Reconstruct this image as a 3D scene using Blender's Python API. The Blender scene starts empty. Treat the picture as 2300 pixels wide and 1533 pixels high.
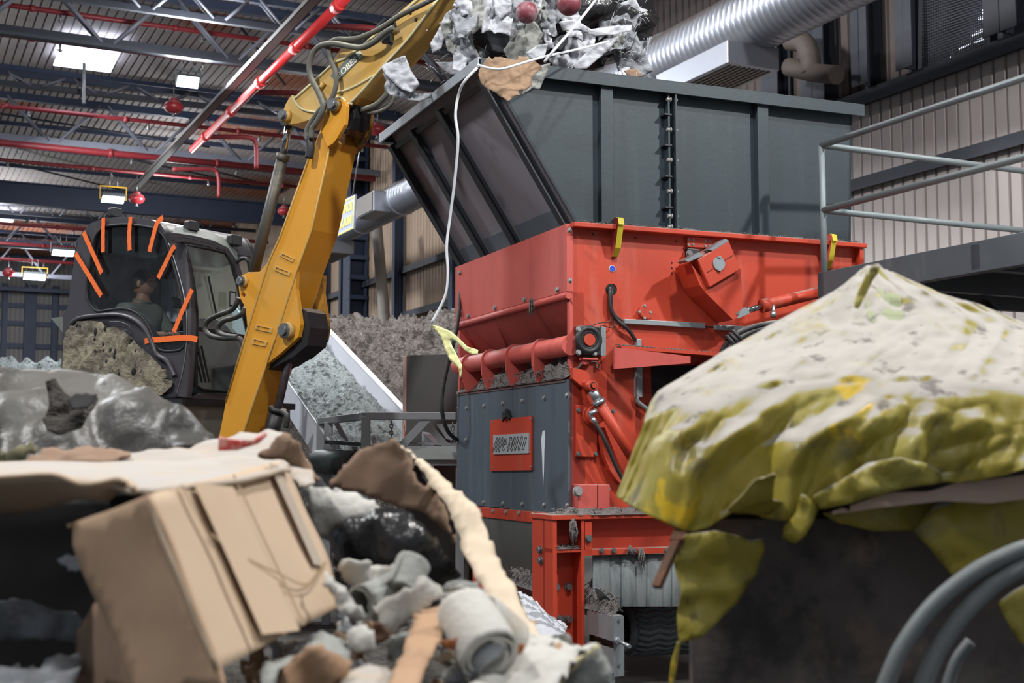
import bpy, bmesh, math, random
from math import sin, cos, tan, pi, atan, atan2, radians, sqrt, floor
from mathutils import Vector, Matrix, noise
from mathutils.geometry import tessellate_polygon
SC = bpy.context.scene
COL = SC.collection
rng = random.Random(7)
# ---------------------------------------------------------------- camera geometry (2300 x 1533 frame)
F, CX, CY = 2967.0, 1150.0, 766.5
PITCH = atan(264.0/F); CP, SP = cos(PITCH), sin(PITCH)
CAM = Vector((0, 0, 1.35))
def V(x, y, z=0.0): return Vector((x, y, z))
def ray(x, y):
    u, v = (x-CX)/F, -(y-CY)/F
    return Vector((u, CP - v*SP, SP + v*CP))
def at(x, y, Y):                       # point seen at a pixel, at world depth Y
    d = ray(x, y); return CAM + d*(Y/d.y)
def onp(x, y, o, n):                   # point seen at a pixel, on the plane through o with normal n
    d = ray(x, y); return CAM + d*((o-CAM).dot(n)/d.dot(n))
def onz(x, y, z):
    d = ray(x, y); return CAM + d*((z-CAM.z)/d.z)
UP = Vector((0, 0, 1))
# ---------------------------------------------------------------- mesh builder
class MB:
    def __init__(s): s.v = []; s.f = []; s.sm = []
    def add(s, vs, fs, smooth=False):
        b = len(s.v); s.v += [Vector(p) for p in vs]
        s.f += [tuple(b+i for i in f) for f in fs]; s.sm += [smooth]*len(fs); return s
    def box(s, o, a, b, c):            # corner + three edge vectors
        o, a, b, c = Vector(o), Vector(a), Vector(b), Vector(c)
        p = [o, o+a, o+a+b, o+b, o+c, o+a+c, o+a+b+c, o+b+c]
        fs = [(0,3,2,1),(4,5,6,7),(0,1,5,4),(1,2,6,5),(2,3,7,6),(3,0,4,7)]
        if a.cross(b).dot(c) < 0: fs = [f[::-1] for f in fs]
        return s.add(p, fs)
    def cbox(s, c, x, y, z, ex=None, ey=None, ez=None):   # centre + full sizes along axes
        ex = ex or Vector((1,0,0)); ey = ey or Vector((0,1,0)); ez = ez or UP
        a, b, d = ex*x, ey*y, ez*z
        return s.box(Vector(c)-(a+b+d)/2, a, b, d)
    def bar(s, p, q, w, h, up=None):   # rectangular bar from p to q
        p, q = Vector(p), Vector(q); d = q-p
        u = Vector(up) if up is not None else UP
        if abs(d.normalized().dot(u.normalized())) > .98: u = Vector((0,1,0))
        x = d.cross(u).normalized(); z = x.cross(d).normalized()
        return s.box(p-x*w/2-z*h/2, d, x*w, z*h)
    def prism(s, pts, ext, holes=()):  # planar polygon (with holes) extruded by a vector
        ext = Vector(ext); loops = [[Vector(p) for p in pts]]+[[Vector(p) for p in h] for h in holes]
        flat = [p for l in loops for p in l]; n = len(flat)
        nr = Vector((0,0,0)); L = loops[0]
        for i in range(len(L)): nr += L[i].cross(L[(i+1) % len(L)])
        flip = nr.dot(ext) > 0
        tr = [t for t in tessellate_polygon(loops) if len(set(t)) == 3]
        fs = []
        for t in tr:
            a, b, c = (flat[i] for i in t)
            w = (b-a).cross(c-a).dot(ext) > 0
            t = tuple(t)
            fs.append(t[::-1] if w else t); fs.append(tuple(i+n for i in (t if w else t[::-1])))
        off = 0
        for k, l in enumerate(loops):
            m = len(l)
            lr = Vector((0,0,0))
            for i in range(m): lr += l[i].cross(l[(i+1) % m])
            fl = (lr.dot(ext) > 0) != (k > 0)
            for i in range(m):
                q = (off+i, off+(i+1) % m, off+(i+1) % m+n, off+i+n)
                fs.append(q if fl else q[::-1])
            off += m
        return s.add(flat+[p+ext for p in flat], fs)
    def tube(s, pts, r, n=10, cap=True, closed=False):
        P = [Vector(p) for p in pts]; m = len(P)
        R = r if isinstance(r, (list, tuple)) else [r]*m
        T = []
        for i in range(m):
            a = P[(i-1) % m] if closed else P[max(0, i-1)]; b = P[(i+1) % m] if closed else P[min(m-1, i+1)]
            d = (b-a); T.append(d.normalized() if d.length > 1e-9 else Vector((0,0,1)))
        u = T[0].orthogonal().normalized(); vs = []
        for i in range(m):
            u = u - T[i]*u.dot(T[i])
            u = u.normalized() if u.length > 1e-6 else T[i].orthogonal().normalized()
            w = T[i].cross(u)
            for k in range(n):
                a = 2*pi*k/n; vs.append(P[i]+(u*cos(a)+w*sin(a))*R[i])
        fs = []
        for i in range(m if closed else m-1):
            j = (i+1) % m
            for k in range(n): fs.append((i*n+k, i*n+(k+1) % n, j*n+(k+1) % n, j*n+k))
        s.add(vs, fs, True)
        if cap and not closed:
            b = len(s.v)-m*n
            s.f += [tuple(b+k for k in reversed(range(n))), tuple(b+(m-1)*n+k for k in range(n))]; s.sm += [False]*2
        return s
    def cyl(s, p, q, r, r2=None, n=16): return s.tube([p, q], [r, r if r2 is None else r2], n)
    def ell(s, c, rx, ry, rz, nu=14, nv=9, ex=None, ey=None, ez=None, fn=None):
        c = Vector(c); ex = ex or Vector((1,0,0)); ey = ey or Vector((0,1,0)); ez = ez or UP
        vs = []; fs = []
        for j in range(nv+1):
            th = pi*j/nv
            for i in range(nu):
                ph = 2*pi*i/nu
                d = Vector((sin(th)*cos(ph), sin(th)*sin(ph), cos(th)))
                k = fn(d) if fn else 1.0
                vs.append(c+(ex*(d.x*rx)+ey*(d.y*ry)+ez*(d.z*rz))*k)
        for j in range(nv):
            for i in range(nu):
                a, b = j*nu+i, j*nu+(i+1) % nu
                fs.append((a, a+nu, b+nu, b))
        return s.add(vs, fs, True)
    def grid(s, rows, smooth=True, closed=False):      # rows of equal length
        m = len(rows[0]); vs = [p for r in rows for p in r]; fs = []
        for j in range(len(rows)-1):
            for i in range(m if closed else m-1):
                k = (i+1) % m
                fs.append((j*m+i, j*m+k, (j+1)*m+k, (j+1)*m+i))
        return s.add(vs, fs, smooth)
    def hexb(s, c, nrm, r, h):                         # hex bolt head with washer
        c, nrm = Vector(c), Vector(nrm).normalized()
        s.tube([c, c+nrm*h*.25], r*1.35, 12); s.tube([c+nrm*h*.25, c+nrm*h], r, 6); return s
    def torus(s, c, nrm, R, r, n=28, m=8):
        c, nrm = Vector(c), Vector(nrm).normalized(); u = nrm.orthogonal().normalized(); w = nrm.cross(u)
        return s.tube([c+(u*cos(2*pi*i/n)+w*sin(2*pi*i/n))*R for i in range(n)], r, m, closed=True)
def disc(c, nrm, r, n=20, a0=0.0):
    c, nrm = Vector(c), Vector(nrm).normalized(); u = nrm.orthogonal().normalized(); w = nrm.cross(u)
    return [c+(u*cos(a0+2*pi*i/n)+w*sin(a0+2*pi*i/n))*r for i in range(n)]
def smooth_path(pts, k=6):             # Catmull-Rom through 3-D points
    P = [Vector(p) for p in pts]
    if len(P) < 3: return P
    Q = [P[0]*2-P[1]]+P+[P[-1]*2-P[-2]]; out = []
    for i in range(1, len(Q)-2):
        a, b, c, d = Q[i-1:i+3]
        for j in range(k):
            t = j/k
            out.append(.5*((2*b)+(c-a)*t+(2*a-5*b+4*c-d)*t*t+(3*b-a-3*c+d)*t**3))
    out.append(P[-1]); return out
def resample(P, n):
    P = [Vector(p) for p in P]; L = [0]
    for i in range(1, len(P)): L.append(L[-1]+(P[i]-P[i-1]).length)
    out = []; j = 0
    for k in range(n):
        t = L[-1]*k/(n-1)
        while j < len(P)-2 and L[j+1] < t: j += 1
        d = L[j+1]-L[j]; out.append(P[j].lerp(P[j+1], 0 if d < 1e-9 else min(1, (t-L[j])/d)))
    return out
# ---------------------------------------------------------------- objects
def thing(name, label, cat, loc, group=None):
    o = bpy.data.objects.new(name, None); COL.objects.link(o); o.location = Vector(loc); o.empty_display_size = .1
    o['label'] = label; o['category'] = cat
    if group: o['group'] = group
    return o
def mesh_of(name, mb, m, off):
    me = bpy.data.meshes.new(name)
    me.from_pydata([tuple(p-off) for p in mb.v], [], mb.f)
    me.polygons.foreach_set('use_smooth', mb.sm); me.update()
    if isinstance(m, (list, tuple)):
        for x in m: me.materials.append(x)
    elif m: me.materials.append(m)
    return me
def part(root, name, mb, m, label=None, parent=None, bevel=0, auto=False, kind=None):
    o = bpy.data.objects.new(name, mesh_of(name, mb, m, Vector(root.location))); COL.objects.link(o)
    o.parent = parent or root
    if label: o['label'] = label
    if kind: o['kind'] = kind
    if bevel: mod_bevel(o, bevel)
    return o
def mod_bevel(o, w):
    b = o.modifiers.new('bevel', 'BEVEL'); b.width = w; b.segments = 2; b.limit_method = 'ANGLE'; b.angle_limit = radians(40)
def solo(name, label, cat, mb, m, group=None, kind=None, bevel=0):
    xs = [p.x for p in mb.v]; ys = [p.y for p in mb.v]; zs = [p.z for p in mb.v]
    c = Vector(((min(xs)+max(xs))/2, (min(ys)+max(ys))/2, min(zs)))
    o = bpy.data.objects.new(name, mesh_of(name, mb, m, c)); COL.objects.link(o); o.location = c
    if label: o['label'] = label
    if cat: o['category'] = cat
    if group: o['group'] = group
    if kind: o['kind'] = kind
    if bevel: mod_bevel(o, bevel)
    return o
def struct(name, mb, m): return solo(name, None, None, mb, m, kind='structure')
def children(o): return list(o.children)
def copy_tree(o, loc=None, rotz=None, label=None, group=None):
    c = o.copy(); COL.objects.link(c)
    if loc is not None: c.location = Vector(loc)
    if rotz is not None: c.rotation_euler = (0, 0, rotz)
    if label: c['label'] = label
    if group: c['group'] = group
    for k in children(o):
        d = k.copy(); COL.objects.link(d); d.parent = c
        for g in children(k):
            e = g.copy(); COL.objects.link(e); e.parent = d
    return c
def text_mb(txt, size, o, ex, ez, depth=.002, align='LEFT', shear=0, squash=1.0, bold=0.0):
    cu = bpy.data.curves.new('t', 'FONT'); cu.body = txt; cu.size = size; cu.extrude = depth; cu.align_x = align; cu.shear = shear; cu.offset = bold
    ob = bpy.data.objects.new('t', cu); COL.objects.link(ob)
    dg = bpy.context.evaluated_depsgraph_get(); me = bpy.data.meshes.new_from_object(ob.evaluated_get(dg))
    mb = MB(); ex, ez = Vector(ex).normalized(), Vector(ez).normalized(); n = ex.cross(ez)
    mb.add([Vector(o)+ex*(v.co.x*squash)+ez*v.co.y+n*v.co.z for v in me.vertices], [tuple(p.vertices) for p in me.polygons])
    bpy.data.objects.remove(ob); bpy.data.curves.remove(cu); bpy.data.meshes.remove(me); return mb
def sheet(pts, step, hfun, seed=0, n=None, thick=.0):
    """crumpled sheet filling an outline of 3-D points; hfun(w, u, v) lifts it along the sheet normal (u, v in 0..1)"""
    pts = [Vector(p) for p in pts]; o = sum(pts, Vector())/len(pts)
    nr = Vector((0, 0, 0))
    for i in range(len(pts)): nr += (pts[i]-o).cross(pts[(i+1) % len(pts)]-o)
    nr.normalize()
    if nr.dot(CAM-o) < 0: nr = -nr
    n = n or nr
    u = UP.cross(n); u = u.normalized() if u.length > .05 else Vector((1, 0, 0)); v = n.cross(u)
    P2 = [((p-o).dot(u), (p-o).dot(v)) for p in pts]; H = [(p-o).dot(n) for p in pts]
    def base(x, y):
        s = w = 0
        for (a, b), h in zip(P2, H): k = 1/((x-a)**2+(y-b)**2+1e-6); s += k*h; w += k
        return s/w
    def inside(x, y):
        c = False
        for i in range(len(P2)):
            (x0, y0), (x1, y1) = P2[i], P2[i-1]
            if (y0 > y) != (y1 > y) and x < (x1-x0)*(y-y0)/(y1-y0)+x0: c = not c
        return c
    def snap(x, y):
        best = (1e9, x, y)
        for i in range(len(P2)):
            (x0, y0), (x1, y1) = P2[i], P2[i-1]; dx, dy = x1-x0, y1-y0; L = dx*dx+dy*dy+1e-12
            t = max(0, min(1, ((x-x0)*dx+(y-y0)*dy)/L)); a, b = x0+dx*t, y0+dy*t; d = (a-x)**2+(b-y)**2
            if d < best[0]: best = (d, a, b)
        return best[1:]
    xs = [p[0] for p in P2]; ys = [p[1] for p in P2]; X0, X1, Y0, Y1 = min(xs), max(xs), min(ys), max(ys)
    step = max(step, (X1-X0)/110, (Y1-Y0)/110); step = min(step, (X1-X0)/7, (Y1-Y0)/7)
    nx, ny = int((X1-X0)/step)+2, int((Y1-Y0)/step)+2
    cells = [(i, j) for j in range(ny) for i in range(nx) if inside(X0+(i+.5)*step, Y0+(j+.5)*step)]
    ec = {}
    for (i, j) in cells:
        q = ((i, j), (i+1, j), (i+1, j+1), (i, j+1))
        for k in range(4): e = tuple(sorted((q[k], q[(k+1) % 4]))); ec[e] = ec.get(e, 0)+1
    bd = {p for e, c in ec.items() if c == 1 for p in e}
    idx = {}; vs = []; fs = []
    for (i, j) in cells:
        q = []
        for p in ((i, j), (i+1, j), (i+1, j+1), (i, j+1)):
            if p not in idx:
                x, y = X0+p[0]*step, Y0+p[1]*step
                if p in bd:
                    x, y = snap(x, y)
                w = o+u*x+v*y; idx[p] = len(vs)
                vs.append(w+n*(base(x, y)+hfun(w*1.0+Vector((seed*3.7, seed*1.3, 0)), (x-X0)/(X1-X0), (y-Y0)/(Y1-Y0))))
            q.append(idx[p])
        fs.append(tuple(q))
    return MB().add(vs, fs, True)
def ragged(px, amt, seed, n=5):
    r = random.Random(seed); out = []
    for i in range(len(px)):
        a, b = px[i], px[(i+1) % len(px)]
        out.append(a)
        for k in range(1, n): t = k/n; out.append((a[0]+(b[0]-a[0])*t+r.uniform(-amt, amt), a[1]+(b[1]-a[1])*t+r.uniform(-amt, amt)))
    return out
def ridged(w, f): return 1-abs(noise.noise(w*f))*2
def facet(w, f):
    d = noise.voronoi(w*f)[0]; return d[1]-d[0]
def crump(amp, f=6, curl=0.0, curlv=0.0):
    return lambda w, u, v: amp*(.9*(facet(w, f*.9)-.4)+.5*(facet(w, f*2.1)-.4)+.4*noise.noise(w*f*.7)+.12*noise.noise(w*f*7))+curl*((u-.5)**2*4-.5)+curlv*((v-.5)**2*4-.5)
# ---------------------------------------------------------------- materials
def lin(c):
    return tuple(((x/255)/12.92 if x/255 <= .04045 else ((x/255+.055)/1.055)**2.4) for x in c)
class NT:
    def __init__(s, m): s.t = m.node_tree; s.n = s.t.nodes; s.l = s.t.links
    def new(s, k, **kw):
        n = s.n.new(k)
        for a, b in kw.items(): setattr(n, a, b)
        return n
    def link(s, a, b): s.l.new(a, b)
    def noise(s, co, scale, detail=4, rough=.6, dist=0):
        n = s.new('ShaderNodeTexNoise'); s.link(co, n.inputs['Vector'])
        n.inputs['Scale'].default_value = scale; n.inputs['Detail'].default_value = detail
        n.inputs['Roughness'].default_value = rough; n.inputs['Distortion'].default_value = dist
        return n.outputs['Fac']
    def ramp(s, f, a, b):
        n = s.new('ShaderNodeMapRange'); n.interpolation_type = 'SMOOTHSTEP'; s.link(f, n.inputs[0])
        n.inputs[1].default_value = a; n.inputs[2].default_value = b; return n.outputs[0]
    def mul(s, a, b, op='MULTIPLY'):
        n = s.new('ShaderNodeMath', operation=op)
        for i, x in enumerate((a, b)):
            if isinstance(x, (int, float)): n.inputs[i].default_value = x
            else: s.link(x, n.inputs[i])
        return n.outputs[0]
    def mix(s, f, a, b, blend='MIX'):
        n = s.new('ShaderNodeMix', data_type='RGBA', blend_type=blend)
        if isinstance(f, (int, float)): n.inputs[0].default_value = f
        else: s.link(f, n.inputs[0])
        for i, x in ((6, a), (7, b)):
            if isinstance(x, tuple): n.inputs[i].default_value = (*x[:3], 1)
            else: s.link(x, n.inputs[i])
        return n.outputs[2]
    def co(s, sc=(1,1,1), space='pos'):
        if space == 'pos': o = s.new('ShaderNodeNewGeometry').outputs['Position']
        else: o = s.new('ShaderNodeTexCoord').outputs['Object']
        if sc == (1,1,1): return o
        m = s.new('ShaderNodeMapping'); s.link(o, m.inputs[0]); m.inputs['Scale'].default_value = sc; return m.outputs[0]
MATS = {}
def mat(name, col, rough=.6, metal=0.0, var=.18, vs=3.0, layers=(), dust=None, bump=0.0, bs=60.0, bd=4, spec=.5, alpha=None, space='pos', sheen=0, trans=0, bdist=.01):
    """col sRGB 0-255; layers: (colour, scale|(sx,sy,sz), lo, hi, amount) wear painted over the base; dust: (colour, lo, hi, amount) settles on up-facing faces"""
    if name in MATS: return MATS[name]
    m = bpy.data.materials.new(name); m.use_nodes = True; t = NT(m); b = t.n['Principled BSDF']
    c = lin(col); co = t.co(space=space)
    k = t.noise(co, vs, 5)
    out = t.mix(k, tuple(x*(1-var) for x in c), tuple(min(1, x*(1+var)) for x in c))
    for (lc, sc, lo, hi, amt) in layers:
        v = t.co(sc, space) if isinstance(sc, tuple) else co
        f = t.mul(t.ramp(t.noise(v, 1.0 if isinstance(sc, tuple) else sc, 6, .65), lo, hi), amt)
        out = t.mix(f, out, lin(lc))
    if dust:
        dc, lo, hi, amt = dust
        g = t.new('ShaderNodeNewGeometry'); sx = t.new('ShaderNodeSeparateXYZ'); t.link(g.outputs['Normal'], sx.inputs[0])
        f = t.mul(t.ramp(sx.outputs[2], lo, hi), amt)
        f = t.mul(f, t.ramp(t.noise(co, 9, 5), .25, .6))
        out = t.mix(f, out, lin(dc))
    t.link(out, b.inputs['Base Color'])
    b.inputs['Roughness'].default_value = rough; b.inputs['Metallic'].default_value = metal
    b.inputs['Specular IOR Level'].default_value = spec
    if trans: b.inputs['Transmission Weight'].default_value = trans
    if bump:
        n = t.new('ShaderNodeBump'); n.inputs['Strength'].default_value = bump; n.inputs['Distance'].default_value = bdist
        t.link(t.noise(co, bs, bd, .6), n.inputs['Height']); t.link(n.outputs[0], b.inputs['Normal'])
    MATS[name] = m; return m
def emit(name, col, strength):
    m = bpy.data.materials.new(name); m.use_nodes = True; t = NT(m); t.n.remove(t.n['Principled BSDF'])
    e = t.new('ShaderNodeEmission'); e.inputs[0].default_value = (*lin(col), 1); e.inputs[1].default_value = strength
    t.link(e.outputs[0], t.n['Material Output'].inputs[0]); MATS[name] = m; return m
def glass(name, tint, refl=.1, haze=None, hz=0.0):
    """thin pane: tinted see-through with a fresnel reflection and a little diffuse haze"""
    m = bpy.data.materials.new(name); m.use_nodes = True; t = NT(m); t.n.remove(t.n['Principled BSDF'])
    tr = t.new('ShaderNodeBsdfTransparent'); tr.inputs[0].default_value = (*lin(tint), 1)
    gl = t.new('ShaderNodeBsdfGlossy'); gl.inputs['Roughness'].default_value = .06
    ge = t.new('ShaderNodeNewGeometry'); dt = t.new('ShaderNodeVectorMath', operation='DOT_PRODUCT'); t.link(ge.outputs['Normal'], dt.inputs[0]); t.link(ge.outputs['Incoming'], dt.inputs[1])
    fz = t.mul(t.mul(t.mul(1.0, t.mul(dt.outputs['Value'], 0, 'ABSOLUTE'), 'SUBTRACT'), 5, 'POWER'), .8)
    mx = t.new('ShaderNodeMixShader'); t.link(t.mul(fz, refl, 'ADD'), mx.inputs[0]); t.link(tr.outputs[0], mx.inputs[1]); t.link(gl.outputs[0], mx.inputs[2])
    out = mx.outputs[0]
    if haze:
        df = t.new('ShaderNodeBsdfDiffuse'); df.inputs[0].default_value = (*lin(haze), 1)
        m2 = t.new('ShaderNodeMixShader'); t.link(t.mul(t.ramp(t.noise(t.co(), 5, 6), .3, .8), hz), m2.inputs[0]); t.link(out, m2.inputs[1]); t.link(df.outputs[0], m2.inputs[2]); out = m2.outputs[0]
    t.link(out, t.n['Material Output'].inputs[0]); MATS[name] = m; return m
# room axes: A runs away along the long wall, B runs to the right across the hall
RA = Vector((-.4305, .9026, 0)); RB = Vector((.9026, .4305, 0))
def room(s, t, z): return RA*s+RB*t+Vector((0, 0, z))
ROOF = CAM.z+9.0; WALL_T = 12.0; BACK_S = 62.0
# shredder axes: E1 runs along its right flank (to the right and away), E2 along its front (to the left and away)
_t = atan(7250/2979.0); E1 = Vector((sin(_t), cos(_t), 0)); E2 = Vector((-cos(_t), sin(_t), 0))
SO = at(1286, 700, 8.0); SO.z = 0
def S(a, b, z): return SO+E1*a+E2*b+Vector((0, 0, z))
def flank(x, y, off=0.0): return onp(x, y, SO-E2*off, E2)      # point on the right flank, off = how far it stands proud
def front(x, y, off=0.0): return onp(x, y, SO-E1*off, E1)      # point on the front
# ---------------------------------------------------------------- camera, world, render look
cd = bpy.data.cameras.new('camera'); cam = bpy.data.objects.new('camera', cd); COL.objects.link(cam)
cam.location = CAM; cam.rotation_euler = (pi/2+PITCH, 0, 0); cd.sensor_width = 36; cd.lens = F/2300*36; cd.clip_end = 300
cd.dof.use_dof = True; cd.dof.focus_distance = 8.6; cd.dof.aperture_fstop = 4.2
SC.camera = cam
SC.view_settings.view_transform = 'Standard'; SC.view_settings.look = 'None'; SC.view_settings.gamma = 1; SC.view_settings.exposure = 0.08
SC.view_settings.use_curve_mapping = False
SC.cycles.use_denoising = True; SC.cycles.max_bounces = 8; SC.cycles.diffuse_bounces = 4; SC.cycles.transparent_max_bounces = 16
SC.cycles.sample_clamp_indirect = 6
w = bpy.data.worlds.new('daylight'); SC.world = w; w.use_nodes = True
w.node_tree.nodes['Background'].inputs[0].default_value = (.78, .88, 1, 1); w.node_tree.nodes['Background'].inputs[1].default_value = .28
# ---------------------------------------------------------------- materials
DUST = (168, 162, 156)
M = {}
M['red'] = mat('red_paint', (184, 62, 38), .5, 0, .1, 2.0, [((186, 120, 104), (5, 5, .9), .52, .75, .4), ((120, 44, 32), (9, 9, 1.2), .6, .8, .45), ((235, 200, 180), (26, 26, 3), .72, .78, .5)], dust=((150, 140, 134), .6, .95, .9), bump=.06, bs=30)
M['red_pinkish'] = mat('pinkish_red_paint', (190, 84, 76), .6, 0, .12, 2.0, [((160, 66, 58), (7, 7, .8), .45, .75, .5), ((214, 150, 138), (6, 6, 1), .6, .85, .4)], dust=((150, 140, 134), .6, .95, .9), bump=.06, bs=30)  # pinkish tone takes in dust and a pale reflection painted on the front
M['slate'] = mat('slate_paint', (74, 84, 94), .55, 0, .15, 2.5, [((118, 126, 132), (9, 9, .7), .5, .8, .45), ((42, 46, 52), (12, 12, 1), .55, .8, .5), ((214, 218, 220), (30, 30, 3), .74, .8, .5)], bump=.08, bs=30)
M['hop_side'] = mat('hopper_green_grey_paint', (46, 57, 63), .5, .1, .14, 1.6, [((74, 86, 88), (8, 8, .8), .5, .85, .4), ((44, 56, 62), (3, 3, .7), .5, .75, .5), ((190, 200, 200), (34, 34, 5), .73, .78, .4)], dust=(DUST, .6, .95, .8), bump=.08, bs=22)
M['hop_front'] = mat('hopper_grey_paint', (136, 131, 140), .55, .1, .12, 1.8, [((136, 134, 138), (7, 7, 3), .5, .85, .35), ((74, 74, 80), (6, 6, 2), .55, .75, .5), ((210, 212, 214), (40, 40, 9), .73, .78, .4)], bump=.06, bs=24)
M['hop_rib'] = mat('hopper_black_paint', (48, 52, 58), .5, .1, .15, 3, [((80, 84, 90), 8, .6, .8, .4)], dust=(DUST, .7, .98, .5))
M['hop_foot'] = mat('hopper_blue_grey_paint', (98, 108, 118), .5, .1, .15, 3, [((74, 82, 92), 6, .5, .8, .4)])
M['silver'] = mat('worn_galvanised', (158, 164, 170), .38, .75, .15, 6, [((110, 116, 122), 12, .5, .8, .5)], dust=(DUST, .7, .98, .5))
M['galv'] = mat('galvanised_steel', (150, 160, 164), .45, .5, .15, 8, [((112, 122, 126), (14, 14, 3), .5, .8, .5)], dust=(DUST, .7, .98, .6))
M['chrome'] = mat('chromed_rod', (190, 194, 200), .12, 1.0, .05, 5)
M['steel'] = mat('bolt_steel', (128, 130, 132), .4, .7, .15, 30)
M['bolt_dusty'] = mat('dusty_bolt_steel', (150, 150, 150), .6, .3, .15, 30)
M['black'] = mat('black_rubber', (36, 37, 40), .5, 0, .2, 8, [((92, 92, 92), 10, .6, .85, .4)], dust=(DUST, .6, .95, .5))
M['hose'] = mat('dusty_black_hose', (44, 45, 46), .55, 0, .2, 8, [((120, 118, 112), 9, .5, .8, .45)], dust=(DUST, .3, .95, .75))
M['lint'] = mat('grey_lint', (132, 126, 124), .95, 0, .35, 30, [((86, 82, 80), 22, .5, .7, .6), ((186, 180, 176), 40, .6, .75, .6)], bump=1.0, bs=90, bdist=.03)
M['yellow'] = mat('machine_yellow', (214, 150, 42), .5, 0, .1, 2, [((196, 158, 84), (2.2, 2.2, 1.6), .5, .75, .55), ((120, 84, 36), (14, 14, 8), .63, .8, .5), ((226, 190, 120), (30, 30, 12), .68, .76, .4)], dust=((176, 164, 132), .75, 1.0, .7), bump=.05, bs=18)
M['yellow_dusty'] = mat('dusty_machine_yellow', (196, 158, 84), .6, 0, .12, 2, [((150, 146, 118), 3.0, .45, .75, .55), ((110, 84, 46), 16, .62, .8, .5), ((206, 150, 52), 2.2, .5, .75, .5)], dust=((176, 164, 132), .7, 1.0, .7), bump=.05, bs=18)
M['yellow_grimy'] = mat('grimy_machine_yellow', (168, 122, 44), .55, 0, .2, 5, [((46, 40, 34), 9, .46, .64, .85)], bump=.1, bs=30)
M['weld'] = mat('dusty_weld_bead', (206, 200, 160), .8, 0, .2, 20)
M['cab'] = mat('cab_charcoal_paint', (66, 64, 70), .42, .05, .12, 3, [((98, 94, 98), (5, 5, 2), .5, .8, .4), ((40, 40, 46), 7, .5, .8, .4)], dust=((150, 146, 142), .5, .95, .5), bump=.03)
M['seal'] = mat('black_window_seal', (24, 25, 28), .6)
M['cab_grey'] = mat('cab_underside_grey', (112, 118, 112), .6, 0, .12, 3, [((84, 88, 86), (8, 8, 2), .5, .8, .4)])
M['liner'] = mat('torn_foam_liner', (146, 138, 118), .95, 0, .22, 7, [((84, 78, 72), 3, .42, .62, .85), ((40, 38, 38), 7, .66, .72, .9), ((206, 200, 186), 12, .66, .78, .5)], bump=.8, bs=30, bdist=.03)
M['tape'] = mat('orange_tape', (255, 118, 52), .4, 0, .08, 10, [((255, 170, 120), 9, .6, .8, .4)])
M['roof_sheet'] = mat('roof_sheet', (146, 140, 138), .7, .1, .14, 1.2, [((112, 106, 104), (1.2, 1.2, 1), .5, .75, .5)], spec=.2)
M['navy'] = mat('navy_steel_paint', (40, 50, 72), .6, .1, .2, 4, [((26, 30, 42), 2, .5, .8, .5)], dust=((150, 142, 134), .5, .95, .9))
M['navy_dark'] = mat('dark_steel_paint', (42, 46, 56), .6, .1, .2, 4, dust=((120, 112, 106), .5, .95, .8))
M['web'] = mat('dusty_blue_grey_steel', (102, 105, 116), .6, .1, .2, 4, dust=((170, 164, 158), .2, .9, .9))
M['pipe_red'] = mat('red_sprinkler_pipe', (122, 36, 42), .5, 0, .15, 4, dust=((176, 96, 92), .4, .95, .6))
M['ball_red'] = mat('red_extinguisher_paint', (140, 40, 46), .3, 0, .12, 6, dust=((196, 150, 148), .4, .95, .75))
M['tray'] = mat('perforated_tray_metal', (88, 84, 82), .6, .2, .2, 12, [((70, 68, 66), 40, .5, .6, .6)], dust=(DUST, .2, .9, .7))
M['floor'] = mat('concrete_floor', (66, 63, 60), .85, 0, .2, .8, [((60, 58, 56), 2.5, .45, .7, .6)], bump=.3, bs=20)
M['duct'] = mat('spiral_duct_metal', (140, 144, 154), .4, .8, .08, 4, [((112, 116, 126), (2, 2, 2), .5, .8, .4)], dust=((112, 102, 98), .2, .7, .98))
M['duct_band'] = mat('duct_band_metal', (196, 202, 210), .3, .8, .1, 6)
M['vent'] = mat('vent_grille_metal', (128, 122, 116), .6, .3, .1, 20)
M['wall_pale'] = mat('pale_wall_sheet', (168, 160, 158), .7, .05, .08, 2, [((150, 140, 132), (1.5, 1.5, .4), .5, .8, .5), ((60, 54, 50), (22, 22, 7), .72, .77, .8)], spec=.25)
M['wall_tan'] = mat('tan_wall_sheet', (164, 144, 126), .7, .05, .1, 1.0, [((110, 94, 82), (1.6, 1.6, .5), .5, .8, .55)], spec=.25)
M['wall_back'] = mat('grey_wall_sheet', (120, 118, 118), .7, .05, .1, 1.2, spec=.25)
M['shred'] = mat('shredded_waste', (112, 106, 102), .95, 0, .4, 14, [((52, 48, 47), 9, .46, .62, .85), ((176, 168, 160), 26, .6, .7, .8), ((150, 122, 92), 16, .66, .72, .6)], bump=1, bs=40, bdist=.05)
M['fluff'] = mat('pale_shredded_fluff', (178, 188, 190), .95, 0, .4, 20, [((66, 74, 78), 14, .5, .64, .85), ((206, 214, 214), 30, .58, .7, .8)], bump=1, bs=50, bdist=.05)
M['white'] = mat('white_conveyor_paint', (224, 226, 236), .5, 0, .05, 3, [((150, 148, 150), (30, 30, 30), .72, .78, .7), ((196, 194, 198), 4, .55, .8, .4)])
M['frame_grey'] = mat('grey_frame_paint', (138, 144, 148), .5, .15, .1, 4, [((104, 110, 114), 8, .5, .8, .4)], dust=(DUST, .7, .98, .5))
M['bin_dark'] = mat('dark_grey_panel', (82, 82, 82), .7, 0, .08, 2, [((190, 190, 190), (40, 40, 12), .73, .78, .5)])
M['bin_edge'] = mat('chipped_pink_edge', (196, 168, 156), .8, 0, .1, 8, [((140, 66, 50), (20, 20, 4), .52, .62, .9)])
M['drum'] = mat('black_drum_rubber', (52, 56, 58), .55, .0, .12, 5, [((96, 100, 102), (2, 2, 9), .5, .8, .4)])
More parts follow.
